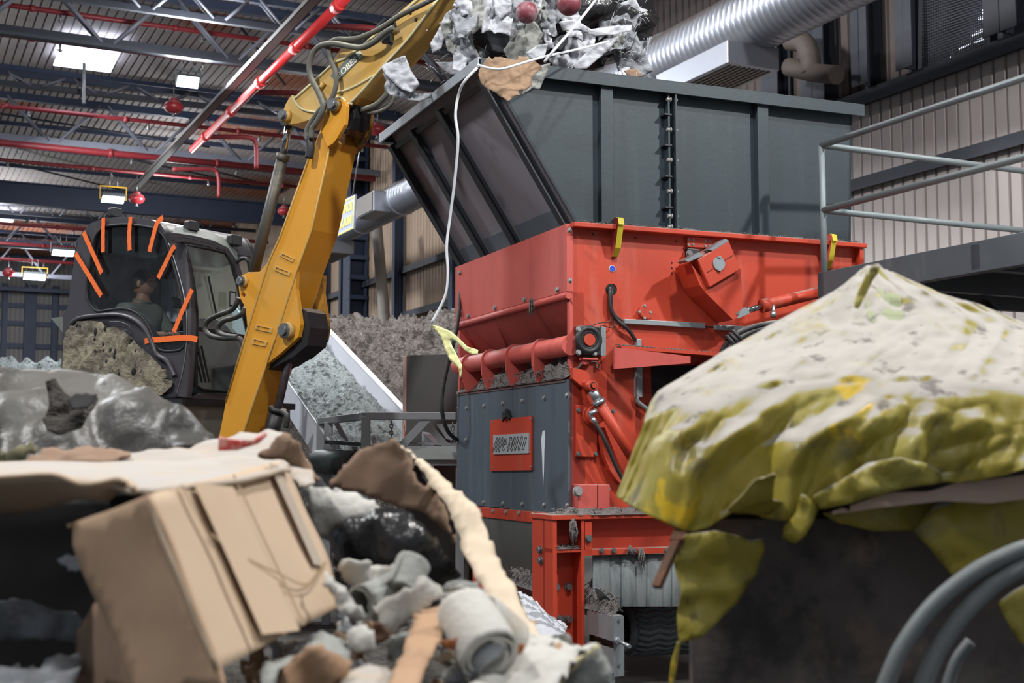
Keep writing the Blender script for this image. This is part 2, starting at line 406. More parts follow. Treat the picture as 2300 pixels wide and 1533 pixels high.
M['plastic_white'] = mat('white_film', (184, 187, 194), .5, 0, .12, 6, [((150, 152, 158), 5, .5, .75, .5)], bump=.5, bs=14, bdist=.02)
M['plastic_grey'] = mat('grey_film', (138, 142, 148), .5, 0, .15, 6, [((88, 92, 96), 5, .5, .75, .6), ((206, 208, 210), 11, .6, .75, .5)], bump=.6, bs=14, bdist=.02)
M['felt'] = mat('grey_felt', (148, 150, 146), .95, 0, .15, 9, [((104, 106, 104), 7, .5, .75, .5)], bump=.6, bs=60)
M['felt_white'] = mat('off_white_felt', (192, 190, 184), .9, 0, .1, 9, [((186, 160, 120), 6, .62, .74, .5)], bump=.4, bs=50)
M['card'] = mat('cardboard', (200, 176, 150), .8, 0, .06, 4, [((176, 146, 112), 3, .5, .8, .5), ((120, 96, 74), 9, .7, .78, .5)], bump=.1, bs=12)
M['card_pale'] = mat('pale_cardboard', (184, 168, 150), .8, 0, .06, 4, [((166, 142, 116), 2.5, .5, .8, .5)], dust=((176, 171, 166), .6, .95, .9), bump=.1, bs=12)
M['card_dark'] = mat('brown_cardboard', (146, 120, 100), .85, 0, .1, 4, [((112, 84, 62), 7, .56, .68, .6), ((92, 60, 36), 5, .68, .75, .8)], bump=.15, bs=14)
M['card_edge'] = mat('torn_cardboard_edge', (206, 186, 156), .9, 0, .15, 30)
M['tape_clear'] = mat('clear_parcel_tape', (190, 176, 160), .25, 0, .05, 6)
M['film_dark'] = mat('dusty_grey_plastic_sheet', (104, 102, 98), .42, 0, .16, 2.5, [((62, 60, 58), 2.2, .42, .62, .85), ((150, 148, 144), 6, .62, .75, .35)], bump=.4, bs=9, bdist=.02)
M['bag_black'] = mat('black_plastic_bag', (34, 34, 36), .28, 0, .2, 4, [((76, 76, 78), 7, .6, .75, .5)], bump=.8, bs=8, bdist=.02)
M['pile'] = mat('dark_waste_base', (70, 66, 62), .95, 0, .5, 8, [((30, 29, 29), 5, .45, .62, .85), ((150, 146, 138), 12, .62, .7, .6)], bump=1, bs=18, bdist=.05)
M['person_skin'] = mat('skin', (168, 122, 98), .55, 0, .06, 20)
M['hair'] = mat('dark_hair', (36, 30, 28), .7, 0, .2, 40)
M['shirt'] = mat('grey_green_shirt', (112, 116, 106), .9, 0, .1, 12, bump=.2, bs=30)
M['trousers'] = mat('dark_trousers', (58, 60, 68), .9)
M['seat'] = mat('dark_seat_fabric', (38, 39, 42), .9)
M['tyre'] = mat('worn_tyre_rubber', (96, 102, 106), .8, 0, .18, 6, [((60, 64, 68), 9, .5, .7, .6)], dust=(DUST, .4, .95, .6), bump=.2, bs=40)
M['flap'] = mat('grey_rubber_skirt', (118, 124, 126), .75, 0, .22, 3, [((64, 70, 74), (6, 6, 1.2), .45, .7, .75), ((170, 174, 172), (10, 10, 2), .6, .8, .5)])
M['machine_dark'] = mat('dark_mottled_machine', (104, 96, 93), .7, .05, .3, 5, [((146, 124, 110), 7, .5, .68, .7), ((34, 33, 35), 2.6, .46, .62, .75), ((156, 146, 134), 11, .66, .72, .8), ((120, 112, 100), 30, .64, .72, .5)], bump=.3, bs=16)
M['hose_grey'] = mat('grey_hydraulic_hose', (118, 124, 126), .5, 0, .1, 5, [((88, 84, 86), 4, .5, .75, .5)])
M['pink_strap'] = mat('dusty_pink_strap', (206, 178, 164), .8, 0, .1, 10)
M['strap_white'] = mat('white_plastic_strap', (206, 210, 216), .35, 0, .05, 5)
M['rag_yellow'] = mat('pale_yellow_film', (222, 222, 160), .5, 0, .1, 10)
M['sign_face'] = mat('lilac_sign_face', (132, 140, 176), .5, 0, .05, 3)
M['sign_yellow'] = mat('sign_yellow', (214, 200, 76), .5, 0, .04, 3)
M['paper'] = mat('white_paper', (200, 206, 214), .8, 0, .04, 5)
M['blue'] = mat('blue_sticker', (40, 76, 190), .4)
M['lug_yellow'] = mat('lug_yellow_paint', (196, 180, 40), .6, 0, .15, 10, [((90, 84, 50), 12, .62, .75, .5)])
M['lamp_body'] = mat('lamp_housing_grey', (92, 98, 100), .5, .2, .1, 8)
M['lamp_yellow'] = mat('yellow_lamp_bracket', (206, 160, 40), .5)
M['dark'] = mat('dark_interior', (30, 30, 32), .9)
M['lens'] = mat('worklight_lens', (60, 64, 66), .2, 0, .1, 8)
M['arm_label'] = mat('label_band_grey', (98, 108, 106), .6, 0, .1, 8)
M['label_white'] = mat('label_lettering_white', (226, 224, 206), .6, 0, .05, 8)
M['red_bright'] = mat('bright_red_paint', (224, 66, 36), .5, 0, .06, 5)
M['rust'] = mat('rusty_steel', (92, 66, 52), .85, .1, .25, 10, [((140, 90, 60), 9, .5, .7, .6)])
M['kraft'] = mat('kraft_board', (176, 142, 112), .8, 0, .07, 5, [((136, 104, 78), 5, .52, .72, .6)], bump=.15, bs=14)
M['plate_silver'] = mat('satin_silver_plate', (196, 202, 206), .4, .4, .05, 8)
EMIT_LAMP = emit('lamp_led_glow', (236, 250, 255), 14.0)
EMIT_SKY = emit('skylight_daylight', (225, 232, 255), 9.0)
G_SIDE = glass('cab_side_glass', (222, 230, 234), .05, (120, 126, 130), .06)
G_FRONT = glass('cab_front_glass', (206, 226, 220), .14, (150, 176, 168), .3)  # greenish haze stands in for the pale reflection on the windscreen
# ================================================================ the hall
def corrug(mb, o, along, across, n, pitch, depth, out, crest=.68, slope=.08):
    """trapezoid sheet: n ribs spaced along 'along', extruded along 'across', ribs standing out along 'out'"""
    prof = []
    for i in range(n):
        x = i*pitch
        for fx, d in ((0, 0), (slope, 1), (slope+crest, 1), (2*slope+crest, 0)): prof.append((x+fx*pitch, d*depth))
    prof.append((n*pitch, 0))
    rows = [[o+along*x+out*d+across*k for (x, d) in prof] for k in (0, 1)]
    return mb.grid(rows, smooth=False)
struct('floor', MB().box(V(-22, -9, -.2), V(48, 0), V(0, 90), V(0, 0, .2)), M['floor'])
# roof sheets with rust where the coating has failed
rm = M['roof_sheet']; t = NT(rm); bs = t.n['Principled BSDF']; base = bs.inputs['Base Color'].links[0].from_socket
co = t.co(); msk = None
for (x, y, r) in ((650, 175, 1.0), (560, 285, 1.5), (500, 300, .7), (585, 420, 2.0), (470, 45, .7), (15, 225, 1.0), (60, 500, 2.6), (520, 515, 3.2), (640, 215, .9), (130, 560, 4)):
    c = onz(x, y, ROOF); d = t.new('ShaderNodeVectorMath', operation='DISTANCE'); t.link(co, d.inputs[0]); d.inputs[1].default_value = c
    k = t.ramp(d.outputs['Value'], r*1.25, r*.55); msk = k if msk is None else t.mul(msk, k, 'MAXIMUM')
msk = t.mul(msk, t.ramp(t.noise(co, 1.6, 6, .7), .30, .48)); t.link(t.mix(t.mul(msk, .9), base, lin((140, 84, 58))), bs.inputs['Base Color'])
mb = MB(); corrug(mb, room(-6, -14, ROOF), RB, RA*70, 145, .18, .042, V(0, 0, -1), crest=.72, slope=.08)
mb.box(room(-6, -14, ROOF+.05), RB*26.1, RA*70, V(0, 0, .08)); struct('ceiling', mb, rm)
# long wall on the right: tan sheets far off, pale sheets near, dark sheets above the rail
ZG = onp(2100, 170, room(0, WALL_T, 0), RB).z
mb = MB(); corrug(mb, room(22, WALL_T, 0), RA, V(0, 0, ROOF), 200, .2, .03, RB*-1); mb.box(room(22, WALL_T+.03, 0), RA*40, RB*.1, V(0, 0, ROOF)); struct('wall_far_right', mb, M['wall_tan'])
mb = MB(); corrug(mb, room(0, WALL_T, 0), RA, V(0, 0, ZG), 110, .2, .035, RB*-1, crest=.74, slope=.05); mb.box(room(0, WALL_T+.03, 0), RA*22, RB*.1, V(0, 0, ZG)); struct('wall_right', mb, M['wall_pale'])
mb = MB(); corrug(mb, room(0, WALL_T, ZG), RA, V(0, 0, ROOF-ZG), 110, .2, .035, RB*-1); mb.box(room(0, WALL_T+.03, ZG), RA*22, RB*.1, V(0, 0, ROOF-ZG))
struct('wall_right_upper', mb, mat('brown_upper_wall_sheet', (84, 77, 76), .7, .05, .12, 1.5, spec=.2))
mb = MB(); corrug(mb, room(BACK_S, -14, 0), RB, V(0, 0, ROOF), 130, .2, .035, RA*-1); mb.box(room(BACK_S+.03, -14, 0), RB*26, RA*.1, V(0, 0, ROOF)); struct('wall_back', mb, M['wall_back'])
# skylights
q = [onz(x, y, ROOF-.26) for x, y in ((142, 90), (277, 102), (248, 163), (120, 147))]
mb = MB().prism(q, V(0, 0, .03)); struct('window_1', mb, EMIT_SKY)
q = [onz(x, y, ROOF-.26) for x, y in ((-60, 474), (38, 481), (26, 503), (-70, 496))]
struct('window_2', MB().prism(q, V(0, 0, .03)), EMIT_SKY)
# girts and columns on the long wall
wo = room(0, WALL_T-.06, 0)
def girt(z, s0, s1, d, label, grp=None, m='navy_dark', h=.13):
    mb = MB().bar(room(s0, WALL_T-.04-d/2, z), room(s1, WALL_T-.04-d/2, z), d, h); mb.bar(room(s0, WALL_T-.04-d, z-h/2), room(s1, WALL_T-.04-d, z-h/2), .02, h*.5)
    return solo('wall_girt', label, 'steel rail', mb, M[m], grp)
girt(ZG, 0, 22, .16, 'upper dark steel rail across the pale wall, at the foot of the brown sheets', h=.16)
girt(onp(2100, 366, wo, RB).z, 0, 22, .12, 'lower dusty dark steel rail across the pale wall behind the platform railing')
girt(onp(966, 587, wo, RB).z, 22, 61, .14, 'upper dark steel rail along the tan wall behind the grey pole')
girt(onp(970, 691, wo, RB).z, 22, 61, .14, 'lower dark steel rail along the tan wall just above the waste heap')
def column(x, y, w, label, m='navy_dark', holes=False, d=.25, z1=None, grp=None, z0=0):
    c = onp(x, y, room(0, WALL_T-.1-d/2, 0), RB); c.z = z0; z1 = (z1 or ROOF-.1)-z0
    r = thing('steel_column', label, 'column', c, grp)
    tt = .02; mb = MB()
    mb.box(c-RA*w/2-RB*d/2, RA*w, RB*tt, V(0, 0, z1)); part(r, 'flange', mb, M[m])
    part(r, 'flange', MB().box(c-RA*w/2+RB*(d/2-tt), RA*w, RB*tt, V(0, 0, z1)), M[m])
    part(r, 'web', MB().box(c-RA*tt/2-RB*d/2, RA*tt, RB*d, V(0, 0, z1)), M[m])
    if holes:
        mb = MB()
        for k in range(int(z1/.55)): mb.box(c-RA*(w/2+.015)-RB*(d/2+.01), RA*(w*.5), RB*(d+.02), V(0, 0, .12)) ; mb.v[-8:] = [p+Vector((0, 0, .2+k*.55)) for p in mb.v[-8:]]
        part(r, 'batten_plate', mb, M[m])
    return r
column(797, 640, .6, 'wide navy column with batten plates in front of the tan wall', 'navy', True, .5)
column(893, 600, .2, 'slim navy column on the tan wall beside the grey pole', 'navy')
column(727, 640, .3, 'navy column on the tan wall closest behind the yellow boom', 'navy')
column(1022, 560, .24, 'dark column on the tan wall partly hidden by the hopper', 'navy')
column(772, 640, .18, 'thin navy post just left of the wide column with batten plates', 'navy')
column(1742, 160, .4, 'dark column beyond the hopper rim, under the duct outlet box', z1=ROOF-.2, z0=ZG+.1)
column(1838, 120, .5, 'wide dark column beside the rust-brown elbow pipe high on the wall', z0=ZG+.1)
column(1945, 120, .32, 'narrow dark column at mid-wall above the end of the hopper', z0=ZG+.1)
column(2045, 80, .3, 'dark column directly left of the mesh wall vent', z0=ZG+.1)
column(2262, 60, .5, 'dark column directly right of the mesh wall vent', z0=ZG+.1)
# brown ducting stub on the wall beyond the hopper
a, b = onp(1780, 140, room(0, WALL_T-.5, 0), RB), onp(1880, 165, room(0, WALL_T-.5, 0), RB)
mb = MB().tube(smooth_path([onp(1772, 150, room(0, WALL_T-.7, 0), RB), onp(1830, 163, room(0, WALL_T-.7, 0), RB), onp(1880, 168, room(0, WALL_T-.7, 0), RB)]), .13, 12)
mb.tube(smooth_path([onp(1775, 92, room(0, WALL_T-.7, 0), RB), onp(1806, 96, room(0, WALL_T-.7, 0), RB), onp(1820, 130, room(0, WALL_T-.7, 0), RB), onp(1822, 165, room(0, WALL_T-.7, 0), RB)]), .14, 12)
solo('elbow_pipe', 'brown elbow pipe high on the wall beyond the hopper rim', 'pipe', mb, mat('brown_pipe', (74, 66, 62), .7, .1))
# mesh vent with daylight behind it
vo = room(0, WALL_T-.12, 0)
c0, c1, c2, c3 = (onp(x, y, vo, RB) for x, y in ((2066, 172), (2228, 108), (2232, -60), (2068, -10)))
r = thing('wall_vent', 'dark wire mesh wall vent with daylight showing through, high on the pale wall', 'vent', c0)
part(r, 'backing', MB().prism([p+RB*.1 for p in (c0, c1, c2, c3)], RB*.02), M['dark'])
mb = MB()
for k in range(41):
    f = k/40; a, b = c0.lerp(c1, f), c3.lerp(c2, f); mb.bar(a, b, .012, .012)
for k in range(29):
    f = k/28; a, b = c0.lerp(c3, f), c1.lerp(c2, f); mb.bar(a, b, .012, .012)
part(r, 'mesh_grille', mb, M['navy_dark'])
mb = MB()
for a, b in ((c0, c1), (c1, c2), (c2, c3), (c3, c0)): mb.bar(a, b, .08, .08)
part(r, 'frame', mb, M['navy_dark'])
mb = MB()
for pts in (((2206, 20), (2221, 12), (2221, 22), (2206, 30)), ((2196, 40), (2221, 30), (2221, 38), (2200, 47)), ((2180, 78), (2221, 57), (2221, 63), (2182, 83)), ((2184, 94), (2206, 84), (2208, 89), (2190, 97)), ((2132, 127), (2143, 128), (2140, 132), (2133, 130)), ((2152, 110), (2180, 95), (2180, 97), (2153, 113))):
    mb.prism([onp(x, y, vo+RB*.07, RB) for x, y in pts], RB*.01)
part(r, 'daylight_gap', mb, EMIT_SKY, 'bright daylight showing between the louvres')
# back wall steel
def bw(x, y): return onp(x, y, room(BACK_S-.15, 0, 0), RA)
for (x, w, lab) in ((67, .5, 'blue column on the grey back wall below the yellow-framed lamp'), (10, .22, 'slim blue post at the edge of the grey back wall'), (122, .25, 'slim blue post on the grey back wall just left of the cab')):
    p = bw(x, 720); p.z = 0
    solo('steel_column', lab, 'column', MB().box(p-RB*w/2-RA*.2, RB*w, RA*.3, V(0, 0, ROOF-1.3)), M['navy'])
for (y, lab) in ((687, 'topmost blue rail across the grey back wall'), (727, 'middle blue rail across the grey back wall'), (777, 'lowest blue rail across the grey back wall above the fluff')):
    z = bw(68, y).z
    solo('wall_girt', lab, 'steel rail', MB().bar(room(BACK_S-.1, -13, z), room(BACK_S-.1, 12, z), .14, .22), M['navy'])
# roof steel: trusses with zigzag webs, light lattice girders, purlins
def truss(s, hb, ht, lab, t0, sp, w=.15, wm='web', cm='navy', t_lo=-5.0, t_hi=11.8, r=.038, grp=None, name='roof_truss'):
    zb, zt = CAM.z+hb, CAM.z+ht
    o = thing(name, lab, 'truss', room(s, t_lo, zb), grp)
    part(o, 'bottom_chord', MB().bar(room(s, t_lo, zb), room(s, t_hi, zb), w, w), M[cm])
    part(o, 'top_chord', MB().bar(room(s, t_lo, zt), room(s, t_hi, zt), w, w), M['navy'])
    mb = MB(); k0 = floor((t_lo-t0)/sp); k = k0
    while t0+(k+.5)*sp < t_hi:
        a = t0+k*sp
        if a > t_lo:
            for d in (-.06, .06):
                mb.cyl(room(s+d, a+.1, zb), room(s+d, a+sp/2-.08, zt), r, n=6)
                mb.cyl(room(s+d, a+sp-.1, zb), room(s+d, a+sp/2+.08, zt), r, n=6)
        k += 1
    part(o, 'web_lattice', mb, M[wm]); return o
def tpos(x, y, s): return onp(x, y, room(s, 0, 0), RA).dot(RB)
ta = tpos(120, 303, 33.0); tb = tpos(340, 330, 33.0)
sp = tb-ta
TR = [(8.4, 'roof truss nearest overhead, crossing above the hopper'), (16.4, 'roof truss whose dark chord crosses the top edge beside the arm'), (24.6, 'roof truss running just above the big skylight with a dark lower chord'), (33.0, 'roof truss with a pale dusty lower chord above a bright red pipe'), (49.8, 'distant roof truss between the deep navy beam and the last trusses'), (55.5, 'distant roof truss with a pale lower chord over the yellow-framed lamp'), (60.2, 'farthest roof truss, against the top of the grey back wall')]
for i, (s, lab) in enumerate(TR):
    truss(s, 7.6 if i < 5 else 7.3, 8.62, lab, ta, sp, w=.17, cm='navy_dark' if i < 3 else ('web' if i in (3, 5) else 'navy'))
o = thing('roof_beam', 'deep navy I-beam crossing below the roof behind the cab', 'beam', room(41.4, -5, CAM.z+7.55))
part(o, 'web_plate', MB().bar(room(41.4, -5, CAM.z+7.88), room(41.4, 11.8, CAM.z+7.88), .03, .62), M['navy'])
for z in (7.56, 8.2): part(o, 'flange', MB().bar(room(41.4, -5, CAM.z+z), room(41.4, 11.8, CAM.z+z), .3, .04), M['navy'])
for (s, hb, ht, lab) in ((22.4, 7.6, 8.05, 'shallow lattice girder between the two trusses nearest the arm top'), (27.4, 7.4, 7.62, 'shallow lattice girder below the big skylight, holding the floodlight'), (46.0, 8.1, 8.6, 'shallow lattice girder beyond the deep navy beam'), (53.0, 8.1, 8.6, 'shallow lattice girder over the hanging lamp beside the cab')):
    truss(s, hb, ht, lab, ta+.3, 1.25, w=.11, wm='web', cm='navy_dark', r=.026, name='lattice_girder')
k = 0
for s in [7.2+2.7*i for i in range(21)]:
    mb = MB().bar(room(s, -5, ROOF-.11), room(s, 11.8, ROOF-.11), .08, .1); k += 1
    solo('roof_purlin', 'dark blue purlin directly under the roof sheets, one of an even row', 'purlin', mb, M['navy'], 'purlins under the roof sheets')
# braces lying in the roof plane from truss to truss
for i, (x0, y0, x1, y1) in enumerate(((0, 255, 470, 330), (120, 320, 560, 415), (330, 345, 640, 425), (0, 360, 330, 440), (620, 0, 900, 70), (540, 60, 640, 190))):
    solo('wind_brace', 'thin dark rod brace slanting between purlins under the roof', 'brace', MB().cyl(onz(x0, y0, ROOF-.35), onz(x1, y1, ROOF-.35), .03, n=6), M['navy_dark'], 'rod braces under the roof')
# red sprinkler lines along the trusses
def pipe(s, h, r, lab, t_hi=11.6):
    o = thing('sprinkler_pipe', lab, 'pipe', room(s, -5, CAM.z+h))
    part(o, 'pipe_run', MB().cyl(room(s, -5, CAM.z+h), room(s, t_hi, CAM.z+h), r, n=10), M['pipe_red'])
    for j in range(6):
        mb = MB(); mh = MB(); t_ = -3+j*2.6; mb.cyl(room(s, t_-.05, CAM.z+h), room(s, t_+.05, CAM.z+h), r*1.35, n=10)
        mh.cyl(room(s, t_+.5, CAM.z+h-r), room(s, t_+.5, CAM.z+h-r-.12), .025, n=6); mh.cyl(room(s, t_+.5, CAM.z+h-r-.1), room(s, t_+.5, CAM.z+h-r-.14), .05, .03, n=8)
        part(o, 'coupling', mb, M['pipe_red']); part(o, 'sprinkler_head', mh, M['steel'])
for (s, h, r, lab) in ((16.2, 7.3, .06, 'red sprinkler pipe under the truss beside the arm top'), (25.0, 8.2, .05, 'thin red sprinkler pipe above the big skylight'), (24.85, 7.6, .05, 'red sprinkler pipe hugging the dark chord over the skylight'), (30.6, 7.75, .05, 'thin red sprinkler pipe passing behind the upper red dome'), (32.8, 7.42, .085, 'bright red pipe slung under the pale dusty truss chord'), (36.0, 7.7, .05, 'thin red sprinkler pipe just below the bright red one'), (43.5, 7.3, .06, 'red sprinkler pipe just beyond the deep navy beam'), (47.5, 7.3, .06, 'second red sprinkler pipe beyond the deep navy beam'), (52.0, 7.4, .06, 'farthest red sprinkler pipe above the cab roof')):
    pipe(s, h, r, lab)
# main red pipe and perforated tray running down the hall
hp = CAM.z+7.0
o = thing('main_pipe', 'bright red main pipe running down the hall beside the cable tray', 'pipe', onz(780, 0, hp))
st_ = onz(330, 422, hp+.15).dot(RA)
tm = onz(600, 170, hp).dot(RB); s0 = onz(810, -30, hp).dot(RA); s1 = onz(413, 334, hp).dot(RA)
M['main_red'] = mat('bright_red_pipe', (186, 44, 46), .4, 0, .12, 4, dust=((190, 110, 106), .4, .95, .5))
part(o, 'pipe_run', MB().cyl(room(s0, tm, hp), room(s1, tm, hp), .08, n=14), M['main_red'])
for j in range(5): s = s0+(s1-s0)*(j+.4)/5; part(o, 'coupling', MB().cyl(room(s-.12, tm, hp), room(s+.12, tm, hp), .105, n=12), M['main_red'])
for s in (s0+2.0, s0+6.3, s0+10.2, s0+13.8):
    part(o, 'branch', MB().tube(smooth_path([room(s, tm, hp), room(s, tm+.5, hp+.05), room(s, tm+1.0, hp+.08), room(s, tm+1.12, hp-.1), room(s, tm+1.14, hp-.6)]), .055, 8), M['pipe_red'])
o = thing('cable_tray', 'dusty perforated metal cable tray running beside the red main pipe', 'tray', room(s0, tm-.45, hp+.1))
for d in (0, .17): part(o, 'side_rail', MB().box(room(s0, tm-.36+d, hp+.15), RA*(st_-s0), RB*.015, V(0, 0, .08)), M['tray'])
part(o, 'tray_bed', MB().box(room(s0, tm-.36, hp+.15), RA*(st_-s0), RB*.185, V(0, 0, .012)), M['tray'])
# LED floodlights on trusses
def flood(loc, tilt, w, lab, yellow=False, drop=.35):
    o = thing('floodlight', lab, 'lamp', loc); L = Vector(loc)
    fx = RB; d = (-RA*sin(tilt)+V(0, 0, -cos(tilt))); up2 = fx.cross(d).normalized()
    part(o, 'housing', MB().cbox(L-d*.05, w, w*.6, .09, fx, up2, d), M['lamp_body'], bevel=.01)
    mb = MB()
    for j in range(7): mb.cbox(L-d*.13+fx*(w*(j-3)*.13), .012, w*.5, .08, fx, up2, d)
    part(o, 'heat_sink', mb, M['lamp_body'])
    part(o, 'lens', MB().cbox(L+d*.002, w*.92, w*.52, .012, fx, up2, d), EMIT_LAMP, 'glowing white LED panel')
    bm = M['lamp_yellow'] if yellow else M['lamp_body']; mb = MB()
    for sg in (-1, 1): mb.bar(L+fx*sg*w*.55, L+fx*sg*w*.55+V(0, 0, drop), .025, .025)
    mb.bar(L-fx*w*.56+V(0, 0, drop), L+fx*w*.56+V(0, 0, drop), .03, .03); part(o, 'bracket', mb, bm)
    mb = MB()
    for sg in (-1, 1): mb.cyl(L+fx*sg*.1+V(0, 0, drop), L+fx*sg*.1+V(0, 0, drop+.3), .015, n=6)
    part(o, 'hanger', mb, M['steel'])
flood(onz(422, 184, CAM.z+7.35), radians(48), .44, 'floodlight hanging from the lattice girder right of the big skylight', drop=.22)
flood(onz(254, 448, CAM.z+7.0), radians(20), .62, 'bright floodlight hanging under the deep navy beam above the cab', True)
flood(onz(142, 568, CAM.z+7.0), radians(20), .74, 'bright floodlight hanging just left of the cab roof')
flood(onz(78, 622, CAM.z+6.6), radians(20), .8, 'floodlight in a yellow bracket above the grey back wall', True)
# automatic powder extinguishers
def ball(loc, r, lab):
    o = thing('extinguisher_dome', lab, 'fire extinguisher', loc); L = Vector(loc)
    part(o, 'vessel', MB().ell(L, r, r, r*.68, 20, 12), M['ball_red'])
    part(o, 'collar', MB().cyl(L+V(0, 0, r*.6), L+V(0, 0, r*.85), r*.5, r*.42, 16), M['ball_red'])
    part(o, 'nozzle', MB().cyl(L-V(0, 0, r*.62), L-V(0, 0, r*.95), r*.14, r*.1, 8).cyl(L-V(0, 0, r*.95), L-V(0, 0, r*1.0), r*.26, n=10), M['steel'])
    part(o, 'hanger', MB().cyl(L+V(0, 0, r*.8), L+V(0, 0, r*.8+.5), .012, n=6), M['steel'])
for (x, y, pxw, lab) in ((390, 240, 45, 'red extinguisher dome below the floodlight near the big skylight'), (848, 292, 40, 'red extinguisher dome between the yellow arm and the hopper edge'), (307, 446, 36, 'red extinguisher dome beside the bright lamp above the cab'), (638, 474, 30, 'red extinguisher dome half hidden behind the yellow boom'), (533, 571, 28, 'red extinguisher dome above the cab mirror'), (19, 613, 27, 'small red extinguisher dome left of the yellow-bracketed lamp')):
    p = onz(x, y, CAM.z+7.1); ball(p, pxw/2/F*p.y, lab)
# thin pale downpipe under the skylight
p = onz(188, 175, CAM.z+7.6); solo('conduit', 'short pale conduit dangling below the big skylight', 'pipe', MB().cyl(p+V(0, 0, .3), onp(188, 232, p, V(0, 1)), .035, n=8), M['plastic_white'])
# spiral duct along the wall
TD = 9.4
def dpt(x, y): return onp(x, y, room(0, TD, 0), RB)
zc = dpt(1640, 72).z
sd0, sdm, sd1 = dpt(2150, 0).dot(RA)-2.5, dpt(975, 425).dot(RA), dpt(700, 550).dot(RA)+1.5
rb_ = 75/F*dpt(1640, 72).y*.98
o = thing('spiral_duct', 'long ribbed silver spiral air duct running along the hall wall', 'duct', room(sd0, TD, zc-rb_))
def spiral(s0, s1, r, zc, pitch, n=28):
    mb = MB(); rows = []; s = s0
    while s < s1:
        for ds, dr in ((0, 0), (pitch*.8, 0), (pitch*.86, .003), (pitch*.94, .003)):
            rows.append([room(s+ds, TD+cos(2*pi*k/n)*(r+dr), zc+sin(2*pi*k/n)*(r+dr)) for k in range(n)])
        s += pitch
    return mb.grid(rows, smooth=True, closed=True)
zc2 = dpt(850, 472).z; r2 = 38/F*dpt(850, 472).y*.95
part(o, 'duct_section', spiral(sd0, sdm, rb_, zc, .11), M['duct'])
part(o, 'duct_section', spiral(sdm+.8, sd1, r2, zc2, .16), M['duct'])
rows = [[room(sdm+f*.8, TD+cos(2*pi*k/28)*(rb_+(r2-rb_)*f), zc+(zc2-zc)*f+sin(2*pi*k/28)*(rb_+(r2-rb_)*f)) for k in range(28)] for f in (0, .1, .3, .5, .7, .9, 1)]
part(o, 'reducer', MB().grid(rows, True, True), M['duct'])
for s, r, z in ((dpt(1505, 120).dot(RA), rb_, zc), (sdm-.3, rb_, zc), (dpt(905, 470).dot(RA), r2, zc2), (dpt(815, 505).dot(RA), r2, zc2)):
    part(o, 'joint_band', MB().cyl(room(s-.03, TD, z), room(s+.03, TD, z), r+.015, n=32), M['duct_band'])
def outlet(x, y, w, h, zc, r, low):
    s = (dpt(x, y) if low else onp(x, y, room(0, TD-r, 0), RB)).dot(RA)
    if low:
        c = room(s, TD-.15, zc-r-h*.4); b = part(o, 'outlet_box', MB().cbox(c, w, .75, h, RA, RB, UP), M['duct'], bevel=.01)
        mb = MB()
        for j in range(9): mb.cbox(c-V(0, 0, h*.5)+RB*(.07*(j-4)), w*.9, .03, .03, RA, RB, UP)
    else:
        c = room(s, TD-r*.95, onp(x, y, room(0, TD-r, 0), RB).z); b = part(o, 'outlet_box', MB().cbox(c, w, .5, h, RA, RB, UP), M['duct'], bevel=.01)
        mb = MB()
        for j in range(14): mb.cbox(c-RB*.26+V(0, 0, h*.9*(j-6.5)/14), w*.92, .03, .018, RA, RB, UP)
        for j in range(14): mb.cbox(c-RB*.26+RA*(w*.9*(j-6.5)/14), .014, .03, h*.92, RA, RB, UP)
    part(o, 'grille', mb, M['vent'], parent=b)
outlet(1630, 170, 1.6, .28, zc, rb_, True); outlet(844, 462, 1.05, .42, zc2, r2, False); outlet(750, 560, 1.6, .3, zc2, r2, True)
# hanging stock-area sign
sg = at(770, 495, 24.0); sx = -RA; n_ = sx.cross(UP)
def sgp(x, y): return onp(x, y, sg, n_)
q = [sgp(705, 575), sgp(795, 513), sgp(798, 437), sgp(715, 472)]; q[0] = sgp(700, 556); q = [sgp(738, 541), sgp(794.5, 513), sgp(798, 436), sgp(741.5, 463)]
nv = n_.normalized()*(-1 if n_.dot(CAM-sg) < 0 else 1)
o = thing('hanging_sign', 'lilac sign with yellow lettering hanging in front of the duct', 'sign', (q[0]+q[1])/2)
part(o, 'board', MB().prism([p-nv*.03 for p in q], nv*.03), M['sign_face'])
def qp(u, v): return (q[0].lerp(q[1], u)).lerp(q[3].lerp(q[2], u), v)
mb = MB()
for (u0, v0, u1, v1) in ((.02, .04, .98, .04), (.98, .04, .98, .94), (.98, .94, .02, .94), (.02, .94, .02, .04)): mb.bar(qp(u0, v0)+nv*.003, qp(u1, v1)+nv*.003, .03, .008, nv)
part(o, 'border_line', mb, M['sign_yellow'])
ex = (q[1]-q[0]); ez = (q[3]-q[0]); wS = ex.length; hS = ez.length
mb = text_mb('KIRILMI\u015e MALZE', hS*.3, qp(.04, .57)+nv*.004, ex, ez, .003, squash=.86, bold=.012); b = text_mb('STOK ALANI', hS*.3, qp(.3, .2)+nv*.004, ex, ez, .003, squash=.86, bold=.012)
L = max((p-q[0]).dot(ex.normalized()) for p in mb.v); base = qp(.04, .57)
x0 = (base-q[0]).dot(ex.normalized()); k = (wS*.955-x0)/(L-x0)
mb.v = [p+ex.normalized()*(((p-base).dot(ex.normalized()))*(k-1)) for p in mb.v]
L2 = max((p-q[0]).dot(ex.normalized()) for p in b.v); base2 = qp(.3, .2); x2 = (base2-q[0]).dot(ex.normalized()); k2 = (wS*.93-x2)/(L2-x2)
b.v = [p+ex.normalized()*(((p-base2).dot(ex.normalized()))*(k2-1)) for p in b.v]
mb.add(b.v, b.f); part(o, 'lettering', mb, M['sign_yellow'])
mb = MB()
